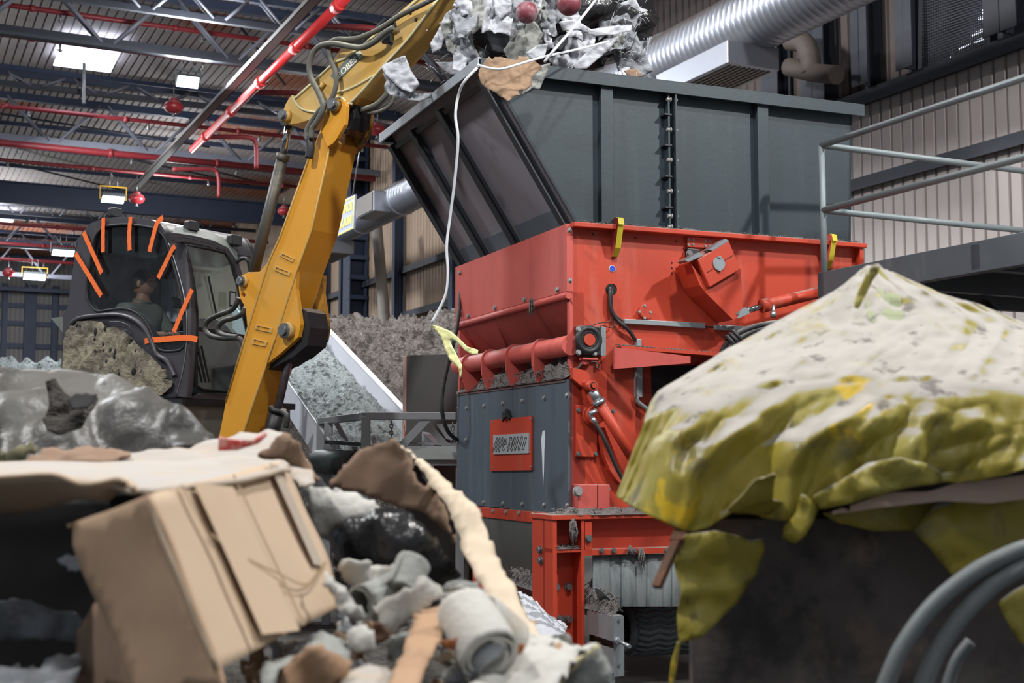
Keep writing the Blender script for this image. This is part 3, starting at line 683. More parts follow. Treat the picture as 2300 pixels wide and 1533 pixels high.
for (x, y, xt, yt) in ((792, 440, 812, 310), (778, 446, 776, 400)): mb.cyl(sgp(x, y), sgp(xt, yt), .012, n=6)
part(o, 'hanging_cable', mb, M['steel'])
# leaning grey pole in front of the tan wall
po = room(0, WALL_T-1.2, 0)
a, b = onp(846, 508, po, RB), onp(868, 760, po, RB); b = b+(b-a)*(b.z/(a.z-b.z))
solo('steel_pole', 'grey pole leaning slightly in front of the tan wall', 'pole', MB().cyl(b, a, .14, n=12), mat('grey_pole', (124, 118, 112), .6, .1))
# walkway platform with railing on the right
PO = at(1836, 612, 8.25); PA = -RA
def pa(x, y, off=0.0): return onp(x, y, PO+RB*off, RB)
o = thing('access_platform', 'dark grey raised walkway platform with pipe railing right of the shredder', 'platform', Vector((PO.x, PO.y, 0)))
top = PO.z; hB = .17
part(o, 'edge_beam', MB().box(PO-V(0, 0, hB), PA*5.5, RB*.06, V(0, 0, hB)), mat('platform_grey', (86, 92, 98), .55, .15, .15, 3, [((120, 126, 130), (8, 8, 2), .52, .8, .4)], dust=(DUST, .6, .95, .9)), bevel=.004)
part(o, 'end_beam', MB().box(PO-V(0, 0, hB), RB*2.4, PA*.06, V(0, 0, hB)), MATS['platform_grey'], bevel=.004)
mb = MB()
for j in range(6): mb.box(PO+PA*(.5+j*.8)-V(0, 0, hB*.9), RB*2.4, PA*.06, V(0, 0, hB*.8))
part(o, 'cross_joist', mb, MATS['platform_grey'])
part(o, 'deck_plate', MB().box(PO+RB*.06-V(0, 0, .03), PA*5.5, RB*2.3, V(0, 0, .03)), MATS['platform_grey'])
part(o, 'brace', MB().bar(onp(2208, 680, PO+RB*1.0, RB), onp(2310, 790, PO+RB*1.0, RB), .05, .05), M['navy_dark'])
rail_m = mat('railing_paint', (120, 130, 134), .5, .2, .12, 6, [((88, 98, 104), 7, .5, .8, .5)], dust=(DUST, .5, .95, .7))
zt = pa(1840, 324).z; zm = pa(1845, 470).z; cp_ = PO+RB*.03+PA*.03
part(o, 'corner_post', MB().cyl(Vector((cp_.x, cp_.y, PO.z-.15)), Vector((cp_.x, cp_.y, zt)), .021, n=10), rail_m)
for z in (zt, zm):
    part(o, 'rail', MB().cyl(Vector((cp_.x, cp_.y, z)), Vector((cp_.x, cp_.y, z))+PA*5.4, .021, n=10), rail_m)
    part(o, 'rail', MB().cyl(Vector((cp_.x, cp_.y, z)), Vector((cp_.x, cp_.y, z))+RB*2.3, .021, n=10), rail_m)
for q_ in (PA*2.7, PA*5.4, RB*2.3): part(o, 'post', MB().cyl(Vector((cp_.x, cp_.y, PO.z))+q_, Vector((cp_.x, cp_.y, zt))+q_, .021, n=10), rail_m)
for q_ in (RB*2.2+PA*.1, RB*2.2+PA*5.2, PA*5.2+RB*.1): part(o, 'leg', MB().bar(Vector((PO.x, PO.y, 0))+q_, Vector((PO.x, PO.y, PO.z-.1))+q_, .1, .1), MATS['platform_grey'])
# lights: floodlights on the trusses, some of them over the camera's own bay
def area(loc, aim, size, W, col=(1, .985, .965)):
    l = bpy.data.lights.new('floodlight_beam', 'AREA'); l.energy = W; l.size = size; l.color = col
    ob = bpy.data.objects.new('floodlight_beam', l); COL.objects.link(ob); ob.location = loc
    ob.rotation_euler = (Vector(aim)-Vector(loc)).to_track_quat('-Z', 'Y').to_euler()
area(V(7.6, 3.6, 8.6), V(1.4, 8.3, 1.6), .4, 700)
area(V(2.0, 3.8, 8.6), V(1.2, 7.4, 1.4), .4, 400)
area(V(-5.0, 2.5, 8.6), V(-.5, 8, 1.5), .5, 560)
area(V(.5, -2.5, 8.6), V(0, 4, 0), 1.0, 120)
area(onz(422, 184, CAM.z+7.2), V(-3, 18, 0), .6, 500, (.93, .97, 1))
area(V(-9, 12, 8.6), V(-4, 12, 0), .9, 500, (.95, .98, 1))
area(room(14, 5, 8.3), room(16, 9.5, 2), .9, 600)
area(room(30, 3, 8.3), room(32, 8, 0), .9, 700, (.93, .97, 1))
area(room(48, 4, 8.3), room(50, 6, 0), .9, 700, (.93, .97, 1))
def roof_fill(loc, W, col=(.95, .97, 1)):  # unseen point lamps, added at truss level to brighten the roof sheets
    l = bpy.data.lights.new('roof_fill_light', 'POINT'); l.energy = W; l.shadow_soft_size = .25; l.color = col
    ob = bpy.data.objects.new('roof_fill_light', l); COL.objects.link(ob); ob.location = loc
for s_, t_, W_ in ((16, 1, 260), (22, 4.5, 260), (29, -1, 300), (36, 7, 330), (45, 3, 420), (54, 5, 420), (27.5, 8, 60)): roof_fill(room(s_, t_, 8.2), W_)
# ================================================================ the red shredder
def fl(x, y, off=0.0): return flank(x, y, off)
def fr(x, y, off=0.0): return front(x, y, off)
OUT = -E2; FWD = -E1                    # outward normals of flank and front
def ab(p): d = p-SO; return d.dot(E1), d.dot(E2), p.z
LF = 2.12                               # flank length
zt = fl(1287, 502).z                    # top of the red body
W = ab(fr(1035, 650))[1]                # front width
z_pan = fl(1288, 655).z; z_mid = fr(1282, 852).z; z_bot = fr(1283, 1153).z
sh = thing('shredder', 'large red industrial shredder with dark grey front panel under the hopper', 'shredder', S(1, W/2, 0))
# flank plate (one sheet with cable hole and the cut-out around the cylinder)
hole = [fl(1373+13*cos(2*pi*i/20), 650+13.5*sin(2*pi*i/20)) for i in range(20)]
fpts = [fl(1287, 502), S(LF, 0, fl(1934, 551).z), S(LF, 0, fl(1700, 900).z), fl(1500, 905), fl(1428, 905), fl(1424, 1090), fl(1478, 1162), fl(1287, 1156)]
part(sh, 'flank_plate', MB().prism(fpts, -OUT*.04, [hole]), M['red'])
# dark chamber behind + lower recessed flank
part(sh, 'chamber_wall', MB().box(S(.36, .1, z_bot), E1*(LF-.41), E2*(W-.2), V(0, 0, zt-z_bot-.06)), M['red'])
part(sh, 'chamber_wall', MB().box(S(.05, .1, z_bot), E1*.3, E2*(W-.2), V(0, 0, z_mid-z_bot-.02)), M['red'])
part(sh, 'chamber_wall', MB().box(S(.05, .1, fl(1288, 655).z), E1*.3, E2*(W-.2), V(0, 0, zt-fl(1288, 655).z-.06)), M['red'])
part(sh, 'top_flange', MB().box(S(-.02, -.075, zt-.03), E1*(LF+.04), E2*.1, V(0, 0, .03)).box(S(-.02, W-.03, zt-.03), E1*(LF+.04), E2*.1, V(0, 0, .03)), M['red'], bevel=.004)
part(sh, 'end_flange', MB().box(S(LF-.03, -.06, zt-1.1), E1*.03, E2*.08, V(0, 0, 1.08)), M['red'])
part(sh, 'flank_plate', MB().box(S(.05, W-.04, z_bot), E1*(LF-.1), E2*.04, V(0, 0, zt-z_bot)), M['red'], 'hidden far flank')
# front: upper bolted cover in two sheets
zc0 = fr(1288, 655).z
bs = ab(fr(1195, 600, .03))[1]
for i, (b0, b1) in enumerate(((-.015, bs-.004), (bs+.004, W))):
    part(sh, 'front_cover', MB().box(S(-.045, b0, zc0), E1*.045, E2*(b1-b0), V(0, 0, zt-zc0-.005)), M['red_pinkish'], bevel=.003)
def bolt(p, n, r=.011, h=.012, m='bolt_dusty'): return part(sh, 'bolt', MB().hexb(p, n, r, h), M[m])
for (x, y) in ((1281, 517), (1282, 630), (1253, 650), (1180, 672), (1113, 691), (1053, 709), (1034, 612), (1034, 705)): bolt(fr(x, y, .046), FWD, .013, .016)
part(sh, 'front_lip', MB().tube([S(-.03, -.01, zc0-.02), S(-.03, W, zc0-.02)], .024, 10), M['red_pinkish'])
# slanting chute wall, side cheeks
za = zc0-.04; zb = fr(1282, 800).z
part(sh, 'chute_wall', MB().prism([S(-.02, 0, za), S(-.02, W, za), S(.34, W, zb-.02), S(.34, 0, zb-.02)], V(0, 0, -.02)), M['red_pinkish'])
part(sh, 'chute_wall', MB().prism([S(.0, W*.62, za-.02), S(.0, W, za-.02), S(.3, W, zb), S(.3, W*.78, zb)], E1*-.02), M['red_pinkish'], 'slanted inner corner of the chute')
part(sh, 'side_cheek', MB().box(S(-.02, -.0, z_bot), E1*.1, E2*.035, V(0, 0, zc0-z_bot)), M['red_pinkish'])
part(sh, 'side_cheek', MB().box(S(-.02, W-.035, z_bot-.2), E1*.4, E2*.035, V(0, 0, zc0-z_bot+.2)), M['red_pinkish'])
# pivot bar with gusset plates
zbar = fr(1278, 777).z; rb = .062
part(sh, 'pivot_bar', MB().cyl(S(-.02, -.02, zbar), S(-.02, W-.02, zbar), rb, n=24), M['red_pinkish'])
for x in (1060, 1105, 1160, 1220):
    b = ab(fr(x, 800, .02))[1]
    pr = [S(-.02+rb*1.25*cos(a), b, zbar+rb*1.25*sin(a)) for a in [pi*.95-pi*1.0*k/10 for k in range(11)]]
    pr += [S(.06, b, zbar-.1), S(.24, b, z_mid+.02), S(-.055, b, z_mid+.0), S(-.02-rb*1.2, b, zbar-.1)]
    part(sh, 'gusset', MB().prism(pr, E2*.016), M['red_pinkish'])
# perforated screen between the gussets
rows = []
NB = 56
part(sh, 'screen', MB().prism([S(-.04, .03, z_mid), S(-.04, W-.03, z_mid), S(.22, W-.03, z_mid+.2), S(.22, .03, z_mid+.2)], V(0, 0, -.015)), mat('screen_metal', (104, 82, 80), .6, .3, .1, 20))
mb = MB()
for k in range(90):
    b = .04+(W-.08)*k/89; mb.bar(S(-.045, b, z_mid+.006), S(.21, b, z_mid+.206), .006, .006)
for k in range(14):
    f = k/13; mb.bar(S(-.045+.26*f, .03, z_mid+.006+.2*f), S(-.045+.26*f, W-.03, z_mid+.006+.2*f), .006, .006)
part(sh, 'screen_mesh', mb, MATS['screen_metal'])
# dark front panels
bm = ab(fr(1155, 1000, .02))[1]
for (b0, b1) in ((.0, bm-.003), (bm+.003, W-.02)):
    part(sh, 'front_panel', MB().box(S(-.035, b0, z_bot), E1*.035, E2*(b1-b0), V(0, 0, z_mid-z_bot)), M['slate'], bevel=.002)
part(sh, 'panel_backing', MB().box(S(0, .02, z_bot), E1*.03, E2*(W-.04), V(0, 0, z_mid-z_bot)), M['dark'])
for (x, y) in ((1047, 985), (1087, 980), (1130, 975), (1174, 970), (1222, 893), (1274, 886), (1087, 979), (1048, 912), (1130, 906), (1175, 898)):
    pass
for (x, y) in ((1047, 987), (1087, 1127), (1130, 1130), (1174, 1131), (1223, 1133), (1275, 1134), (1049, 916), (1088, 911), (1130, 905), (1174, 899), (1223, 893), (1274, 887)): bolt(fr(x, y, .036), FWD, .011, .012)
zs = z_bot-.075
part(sh, 'bottom_strip', MB().box(S(-.04, -.01, zs), E1*.04, E2*(W+.02), V(0, 0, .07)), M['red'], bevel=.003)
for (x, y) in ((1080, 1146), (1108, 1147), (1137, 1149), (1167, 1151), (1198, 1154), (1230, 1157), (1264, 1160)): bolt(fr(x, y, .041), FWD, .011, .012)
# curved belly below the strip
rows = [[S(-.03+.5*(1-cos(f*pi/2)), b, zs-.62*sin(f*pi/2)) for b in (-.01, W*.3, W*.6, W)] for f in [k/10 for k in range(11)]]
part(sh, 'belly_sheet', MB().grid(rows), mat('belly_grey_steel', (104, 106, 104), .5, .3, .14, 2, [((70, 70, 68), (6, 6, 1), .5, .75, .6), ((160, 158, 150), (12, 12, 2), .62, .8, .4)], dust=(DUST, .5, .95, .6)))
# maker's plate
q = [fr(x, y, .037) for x, y in ((1105, 1057), (1197, 1055), (1197, 934), (1105, 943))]
part(sh, 'badge_plate', MB().prism([p for p in q], FWD*.012), M['red'], 'red square badge plate')
q2 = [fr(x, y, .05) for x, y in ((1110, 1020), (1189, 1017), (1190, 972), (1110, 977))]
bp = part(sh, 'name_plate', MB().prism(q2, FWD*.008), M['plate_silver'], 'silver name plate with outlined lettering')
ex = (q2[1]-q2[0]); L = ex.length; ex = ex.normalized(); ez = UP; h = (q2[3]-q2[0]).length
def logo(strokes, w, mm):
    mb = MB()
    for st in strokes:
        P = [q2[0]+ex*(u*L)+ez*(v*h)+FWD*.009 for u, v in st]
        for a, b in zip(P, P[1:]): mb.bar(a, b, w, .003, FWD)
    return mb
def capsule(u0, v0, u1, v1, r, n=7, flat0=False, flat1=False):
    """outline of a slanted bar in plate units (aspect-corrected)"""
    A = L/h; dx, dy = (u1-u0)*A, v1-v0; d = sqrt(dx*dx+dy*dy); nx, ny = -dy/d*r, dx/d*r
    pts = []
    a0 = atan2(ny, nx)
    for k in range(n+1): a = a0+pi*k/n; pts.append((u0+r*cos(a)/A, v0+r*sin(a)))
    for k in range(n+1): a = a0+pi+pi*k/n; pts.append((u1+r*cos(a)/A, v1+r*sin(a)))
    return pts+[pts[0]]
st = []
def sl(u, v): return (u+.13*(v-.5), v)
# slanting lower-case outlined letters: w e i m a
for u in (.055, .135, .215): st.append(capsule(*sl(u+.0, .2), *sl(u+.03, .78), .075))
st.append([sl(.29+.06+.06*cos(a), .48+.3*sin(a)) for a in [0.1+(2*pi-.9)*k/22 for k in range(23)]])
st.append([sl(.35+.03*cos(a), .5+.2*sin(a)) for a in [0+(2*pi-1.2)*k/18 for k in range(19)]]); st.append([sl(.32, .47), sl(.405, .5)])
st.append(capsule(*sl(.475, .2), *sl(.485, .52), .07)); st.append([sl(.455, .66), sl(.515, .67), sl(.515, .82), sl(.455, .81), sl(.455, .66)])
for u in (.585, .675): st.append(capsule(*sl(u, .22), *sl(u+.02, .76), .078))
st.append([sl(.545, .22), sl(.56, .78)]); st.append(capsule(*sl(.78, .24), *sl(.80, .76), .095)); st.append([sl(.87, .2), sl(.88, .76), sl(.93, .76), sl(.92, .2), sl(.87, .2)])
part(sh, 'lettering', logo(st, .0035, 0), M['dark'], 'dark outlined lettering on the name plate', parent=bp)
for (x, y) in ((1193, 940), (1193, 1048)): bolt(fr(x, y, .05), FWD, .005, .006)
for (x, y) in ((1107, 948), (1107, 1050)): bolt(fr(x, y, .05), FWD, .004, .004)
part(sh, 'latch', MB().bar(fr(1132, 942, .04), fr(1139, 922, .06), .03, .03).bar(fr(1139, 922, .06), fr(1146, 940, .05), .03, .02).cyl(fr(1133, 930, .03), fr(1133, 930, .08), .02), M['black'])
part(sh, 'paint_streak', MB().prism([fr(x, y, .0365) for x, y in ((1216, 985), (1219, 967), (1224, 966), (1225, 990), (1223, 1012), (1222, 1060), (1220, 1095), (1218, 1030))], FWD*.0008), M['paper'], 'dried white paint streak')
# ---- flank fittings
for i, pts in enumerate((((1391, 508), (1404, 497), (1408, 513), (1400, 553), (1390, 572), (1372, 577), (1370, 520)), ((1862, 556), (1874, 541), (1877, 556), (1869, 588), (1861, 600), (1850, 604), (1848, 560)))):
    # lifting lug: plate standing out from the flank
    x0, y0 = pts[0]; c = fl(x0, y0, .0); zt_ = zt+.045
    a0 = ab(fl((1372, 1848)[i], 540, 0))[0]; zb_ = fl(*pts[5]).z
    prof = [(0, zb_), (.02, zb_), (.06, zb_+.05), (.105, zb_+.2), (.11, zt_-.05), (.1, zt_-.01), (.075, zt_), (.03, zt_-.005), (0, zt_-.04)]
    lug = part(sh, 'lifting_lug', MB().prism([S(a0, -d, z) for d, z in prof], E1*.035, [[S(a0, -.07+.018*cos(2*pi*k/12), zt_-.06+.018*sin(2*pi*k/12)) for k in range(12)]]), M['red_pinkish'])
    rows = []
    for d, z in prof[1:8]: rows.append([S(a0-.001, -d-.002, z), S(a0+.037, -d-.002, z)])
    part(sh, 'lug_edge', MB().grid(rows, False), M['lug_yellow'], 'yellow painted edge', parent=lug)
def fdisc(x, y, r, h, m, off=0.0, n=28, lab=None, nm='cover_disc'):
    c = fl(x, y, off); return part(sh, nm, MB().cyl(c, c+OUT*h, r, n=n), M[m], lab, bevel=0)
fdisc(1375, 603, .021, .003, 'paper', nm='sticker_rim'); fdisc(1375, 603, .018, .005, 'blue', lab='round blue sticker', nm='round_sticker')
fdisc(1862, 636, .021, .003, 'paper', nm='sticker_rim'); fdisc(1862, 636, .018, .005, 'blue', lab='round blue sticker', nm='round_sticker')
part(sh, 'cable_hole', MB().tube([fl(1373, 650)-OUT*.001, fl(1373, 650)-OUT*.08], .034, 20), M['dark'])
fdisc(1447, 700, .044, .03, 'red', lab='bolted round cover disc')
for (x, y) in ((1448, 686), (1436, 700), (1461, 701), (1448, 714)): bolt(fl(x, y, .03), OUT, .007, .006)
q = [fl(x, y) for x, y in ((1540, 555), (1602, 558), (1602, 537), (1540, 533))]
part(sh, 'bolt_plate', MB().prism(q, OUT*.025), M['red'])
for (x, y) in ((1546, 538), (1557, 538), (1546, 549), (1557, 549), (1584, 541), (1595, 542), (1584, 552), (1595, 552)): bolt(fl(x, y, .025), OUT, .007, .006)
for (x, y) in ((1509, 590), (1509, 602), (1509, 613), (1331, 526), (1427, 534), (1519, 541)): part(sh, 'screw_hole', MB().cyl(fl(x, y), fl(x, y, .003), .006, n=8), M['dark'])
# black motor plate, tilted red gearbox and its swing arm
q = [fl(x, y) for x, y in ((1538, 638), (1566, 644), (1566, 562), (1538, 558))]
part(sh, 'mounting_plate', MB().prism(q, OUT*.04), M['black'], 'black mounting plate', bevel=.006)
for (x, y) in ((1548, 570), (1549, 634)): bolt(fl(x, y, .04), OUT, .018, .02, 'steel')
go = .24                                 # how far the gearbox stands off the flank
face = [(1567, 583), (1637, 540), (1664, 604), (1594, 645)]
q = [fl(x, y, go) for x, y in face]
gb = part(sh, 'gearbox', MB().prism(q, -OUT*go), M['red'], 'tilted square red gearbox block', bevel=.006)
cap = fl(1614, 592, go); part(sh, 'round_cap', MB().cyl(cap, cap+OUT*.008, .042, n=24).cbox(cap+OUT*.006+UP*.042, .02, .02, .01, E1, OUT, UP).cbox(cap+OUT*.006-UP*.042, .02, .02, .01, E1, OUT, UP), M['galv'], 'grey round cap', parent=gb)
part(sh, 'split_line', MB().bar(fl(1587, 612, go+.001), fl(1602, 603, go+.001), .003, .003, OUT).bar(fl(1626, 585, go+.001), fl(1648, 572, go+.001), .003, .003, OUT), M['dark'], parent=gb)
part(sh, 'clamp_block', MB().prism([fl(x, y, go+.002) for x, y in ((1600, 563), (1637, 540), (1629, 536), (1592, 560))], -OUT*.08).prism([fl(x, y, go+.002) for x, y in ((1546, 588), (1580, 572), (1570, 566), (1538, 584))], -OUT*.1), M['silver'], 'silver clamp blocks', parent=gb)
arm = [(1576, 632), (1596, 646), (1660, 606), (1672, 650), (1668, 700), (1650, 718), (1640, 712), (1585, 655)]
arm = [(1572, 600), (1594, 645), (1588, 652), (1655, 712), (1648, 717), (1578, 655), (1564, 622)]
part(sh, 'swing_arm', MB().prism([fl(x, y, .2) for x, y in ((1594, 645), (1664, 604), (1668, 690), (1655, 715), (1640, 708))], -OUT*.05), M['red'])
part(sh, 'swing_arm', MB().prism([fl(x, y, .21) for x, y in ((1552, 592), (1594, 646), (1600, 652), (1657, 712), (1647, 718), (1588, 660), (1572, 640))], -OUT*.2), M['red'], 'angled edge of the swing arm')
# feed hydraulic cylinder
cA, cB, cC = fl(1652, 704, .17), fl(1716, 686, .17), fl(1850, 654, .17)
cy = part(sh, 'hydraulic_cylinder', MB().cyl(cB, cC, .038, n=20).cyl(cB-(cC-cB).normalized()*.02, cB+(cC-cB).normalized()*.03, .044, n=20), M['red'])
part(sh, 'piston_rod', MB().cyl(fl(1678, 697, .17), cB, .02, n=16), M['chrome'], parent=cy)
part(sh, 'rod_clevis', MB().prism([fl(x, y, .2) for x, y in ((1646, 708), (1672, 690), (1680, 691), (1684, 703), (1660, 714), (1650, 716))], -OUT*.06), M['galv'], parent=cy)
part(sh, 'pipe_fitting', MB().cyl(fl(1737, 685, .2), fl(1737, 712, .2), .012, n=10).cyl(fl(1737, 700, .2), fl(1737, 712, .2), .02, n=6), M['silver'], parent=cy)
for i, d in enumerate((0, 9)):
    part(sh, 'hydraulic_hose', MB().tube(smooth_path([fl(1800, 722+d, .22), fl(1750, 724+d, .24), fl(1710, 730+d, .24), fl(1672, 741+d*1.4, .22), fl(1646, 757+d*1.7, .2), fl(1630, 775+d*2, .17), fl(1622, 792+d*2, .15)]), .019, 10), M['hose'])
part(sh, 'hose_clamp', MB().torus(fl(1655, 757, .22), (fl(1640, 766, .2)-fl(1662, 750, .22)), .045, .012, 20, 8).torus(fl(1648, 763, .22), (fl(1640, 766, .2)-fl(1662, 750, .22)), .045, .012, 20, 8).torus(fl(1641, 769, .22), (fl(1640, 766, .2)-fl(1662, 750, .22)), .045, .012, 20, 8), M['black'])
# cable trunking
def trunk(pts, w, off, m, d=.035, nm='cable_trunking'): return part(sh, nm, MB().prism([fl(x, y, off) for x, y in pts], OUT*d), M[m], bevel=.002)
trunk(((1397, 727), (1578, 738), (1578, 726), (1397, 717)), 0, 0, 'galv'); trunk(((1602, 741), (1840, 752), (1840, 742), (1602, 730)), 0, 0, 'galv')
part(sh, 'cable', MB().tube([fl(1578, 732, .02), fl(1602, 735, .02)], .006, 6), M['black'])
trunk(((1425, 780), (1435, 780), (1435, 762), (1425, 762)), 0, 0, 'galv'); trunk(((1424, 892), (1437, 892), (1437, 824), (1424, 824)), 0, .0, 'galv')
part(sh, 'conduit', MB().tube(smooth_path([fl(1430, 892, .02), fl(1433, 902, .02), fl(1445, 912, .02), fl(1458, 922, .02)]), .014, 8), M['galv'])
part(sh, 'cable', MB().tube(smooth_path([fl(1372, 648, -.03), fl(1370, 652, .02), fl(1370, 680, .03), fl(1374, 700, .03), fl(1386, 718, .03), fl(1402, 732, .04), fl(1415, 745, .03), fl(1426, 762, .02)]), .012, 8).tube(smooth_path([fl(1373, 648, -.03), fl(1374, 655, .02), fl(1374, 690, .02), fl(1382, 708, .02), fl(1397, 720, .02)]), .008, 8), M['black'], 'bundle of black cables from the round hole')
part(sh, 'wire', MB().tube(smooth_path([fl(1374, 690, .02), fl(1372, 712, .03), fl(1368, 722, .04), fl(1345, 725, .06), fl(1325, 733, .08), fl(1320, 737, .09)]), .003, 6).tube(smooth_path([fl(1377, 715, .02), fl(1380, 728, .03), fl(1370, 735, .04), fl(1352, 730, .06), fl(1345, 738, .08)]), .003, 6), M['black'])
# bearing housing of the pivot bar
q = [fl(x, y, .0) for x, y in ((1290, 798), (1339, 800), (1339, 735), (1290, 733))]
bh = part(sh, 'bearing_housing', MB().prism(q, OUT*.07), M['black'], 'square black bearing housing', bevel=.006)
part(sh, 'side_shim', MB().prism([fl(x, y, .0) for x, y in ((1340, 800), (1351, 800), (1351, 736), (1340, 735))], OUT*.06), M['galv'], 'grey plate beside the bearing housing', parent=bh)
c = fl(1322, 763, .07); part(sh, 'bearing_ring', MB().torus(c, OUT, .07, .02, 32, 10).torus(c, OUT, .05, .012, 28, 8).cyl(c-OUT*.01, c+OUT*.008, .055, n=24), M['black'], parent=bh)
part(sh, 'shaft_end', MB().cyl(c, c+OUT*.02, .036, n=24), M['red'], 'round red shaft end', parent=bh)
for (x, y) in ((1299, 739), (1299, 791), (1335, 793)): part(sh, 'bolt', MB().hexb(fl(x, y, .07), OUT, .013, .014), M['bolt_dusty'], parent=bh)
part(sh, 'sensor_bracket', MB().cbox(fl(1322, 806, .05), .1, .06, .012, E1, OUT, UP).cyl(fl(1318, 806, .05), fl(1318, 818, .05), .016, n=10).cbox(fl(1312, 812, .05), .02, .03, .03, E1, OUT, UP), M['red_pinkish'])
part(sh, 'wire', MB().tube(smooth_path([fl(1320, 816, .05), fl(1335, 812, .08), fl(1345, 818, .08), fl(1343, 826, .07), fl(1332, 822, .06)]), .004, 6), M['hose'])
# shelf arm with tapering web, lint on top
sf = part(sh, 'shelf_arm', MB().prism([fl(x, y, .0) for x, y in ((1380, 828), (1551, 815), (1660, 814), (1660, 800), (1550, 800), (1382, 779))], OUT*.03), M['red'])
part(sh, 'shelf_plate', MB().prism([fl(1380, 779, .02), fl(1660, 800, .02), fl(1660, 800, .02)+OUT*.3, fl(1545, 800, .02)+OUT*.34, fl(1380, 779, .02)+OUT*.1], V(0, 0, -.02)), M['red'], parent=sf)
part(sh, 'shelf_web', MB().prism([fl(1380, 779, .12), fl(1551, 800, .34), fl(1551, 815, .34), fl(1380, 828, .12)], -OUT*.02), M['red_pinkish'], 'tapering front web of the shelf', parent=sf)
part(sh, 'inner_box', MB().box(S(ab(fl(1440, 900, 0))[0], .0, fl(1440, 905, 0).z), E1*.3, E2*.1, V(0, 0, .22)), M['red'], 'red box in the shade under the shelf')
part(sh, 'under_shelf_shade', MB().prism([fl(x, y, .002) for x, y in ((1465, 905), (1680, 905), (1680, 818), (1462, 822))], OUT*.002), M['dark'], 'flat dark patch painted for the shade under the shelf')  # no opening here: dark sheet painted as the shelf's shade on the flank
part(sh, 'round_arm', MB().prism([fl(x, y, .05) for x, y in ((1570, 812), (1600, 812), (1580, 850), (1560, 880), (1553, 875))], OUT*.02), M['red'])
# swing cylinder in front of the flank, with its eye, gland and hose
eye = fl(1328, 866, .12); d1 = fl(1440, 1060, .1)
sc_ = part(sh, 'swing_cylinder', MB().cyl(fl(1345, 903, .12), d1, .033, n=20), M['red'])
part(sh, 'cylinder_gland', MB().cyl(fl(1331, 876, .12), fl(1345, 902, .12), .028, n=18).cyl(fl(1343, 898, .12), fl(1347, 906, .12), .04, n=18), M['silver'], parent=sc_)
part(sh, 'cylinder_eye', MB().cyl(eye-OUT*.06, eye+OUT*.03, .032, n=20), M['red'], parent=sc_)
part(sh, 'eye_pin', MB().cyl(eye+OUT*.03, eye+OUT*.036, .02, n=16), M['dark'], parent=sc_); part(sh, 'pin_end', MB().cyl(eye+OUT*.036, eye+OUT*.042, .015, n=16), M['red'], parent=sc_)
part(sh, 'lever_arm', MB().prism([fl(x, y, .06) for x, y in ((1310, 858), (1318, 852), (1332, 856), (1330, 880), (1342, 925), (1330, 940), (1318, 905))], -OUT*.05), M['red'])
part(sh, 'lever_arm', MB().prism([fl(x, y, .05) for x, y in ((1287, 825), (1316, 832), (1326, 845), (1320, 860), (1308, 868), (1287, 850))], -OUT*.05), M['red'], 'upper lever behind the swing cylinder')
bc = fl(1325, 932, .0); part(sh, 'bearing_disc', MB().cyl(bc, bc+OUT*.09, .056, n=28).cyl(bc, bc+OUT*.05, .064, n=28), M['red'])
part(sh, 'elbow_fitting', MB().tube([fl(1340, 921, .13), fl(1326, 930, .13), fl(1336, 948, .13)], .011, 10).cyl(fl(1324, 930, .13), fl(1340, 921, .13), .015, n=6).cyl(fl(1331, 938, .13), fl(1338, 951, .13), .015, n=6), M['silver'], parent=sc_)
part(sh, 'hydraulic_hose', MB().tube(smooth_path([fl(1337, 950, .13), fl(1350, 972, .14), fl(1362, 996, .14), fl(1372, 1020, .13), fl(1385, 1050, .12), fl(1402, 1082, .11)]), .012, 10), M['hose'], parent=sc_)
q = [fl(x, y) for x, y in ((1291, 1025), (1338, 1026), (1338, 912), (1291, 910))]
part(sh, 'bearing_plate', MB().prism(q, OUT*.02), M['red'], bevel=.003)
for (x, y) in ((1299, 921), (1299, 1019), (1338, 1019), (1377, 923)): bolt(fl(x, y, .02), OUT, .011, .01, 'steel')
part(sh, 'curved_guard', MB().prism([fl(x, y, .0) for x, y in ((1338, 960), (1341, 985), (1348, 1020), (1362, 1055), (1378, 1078), (1385, 1084), (1398, 1080), (1370, 1010), (1350, 960))], OUT*.05), M['red'])
part(sh, 'clamp_block', MB().prism([fl(x, y, .0) for x, y in ((1286, 1153), (1327, 1153), (1327, 1087), (1286, 1087))], OUT*.09), M['red_pinkish'], bevel=.004)
part(sh, 'clamp_block', MB().prism([fl(x, y, .0) for x, y in ((1329, 1153), (1355, 1153), (1355, 1087), (1329, 1087))], OUT*.09), M['red_pinkish'], bevel=.004)
bolt(fl(1297, 1103, .09), OUT, .024, .025, 'bolt_dusty'); bolt(fl(1360, 1097, .05), OUT, .02, .03, 'bolt_dusty')
part(sh, 'lower_flank', MB().prism([fl(x, y, -.02) for x, y in ((1424, 905), (1700, 905), (1700, 1170), (1424, 1170))], -OUT*.03), M['red'])
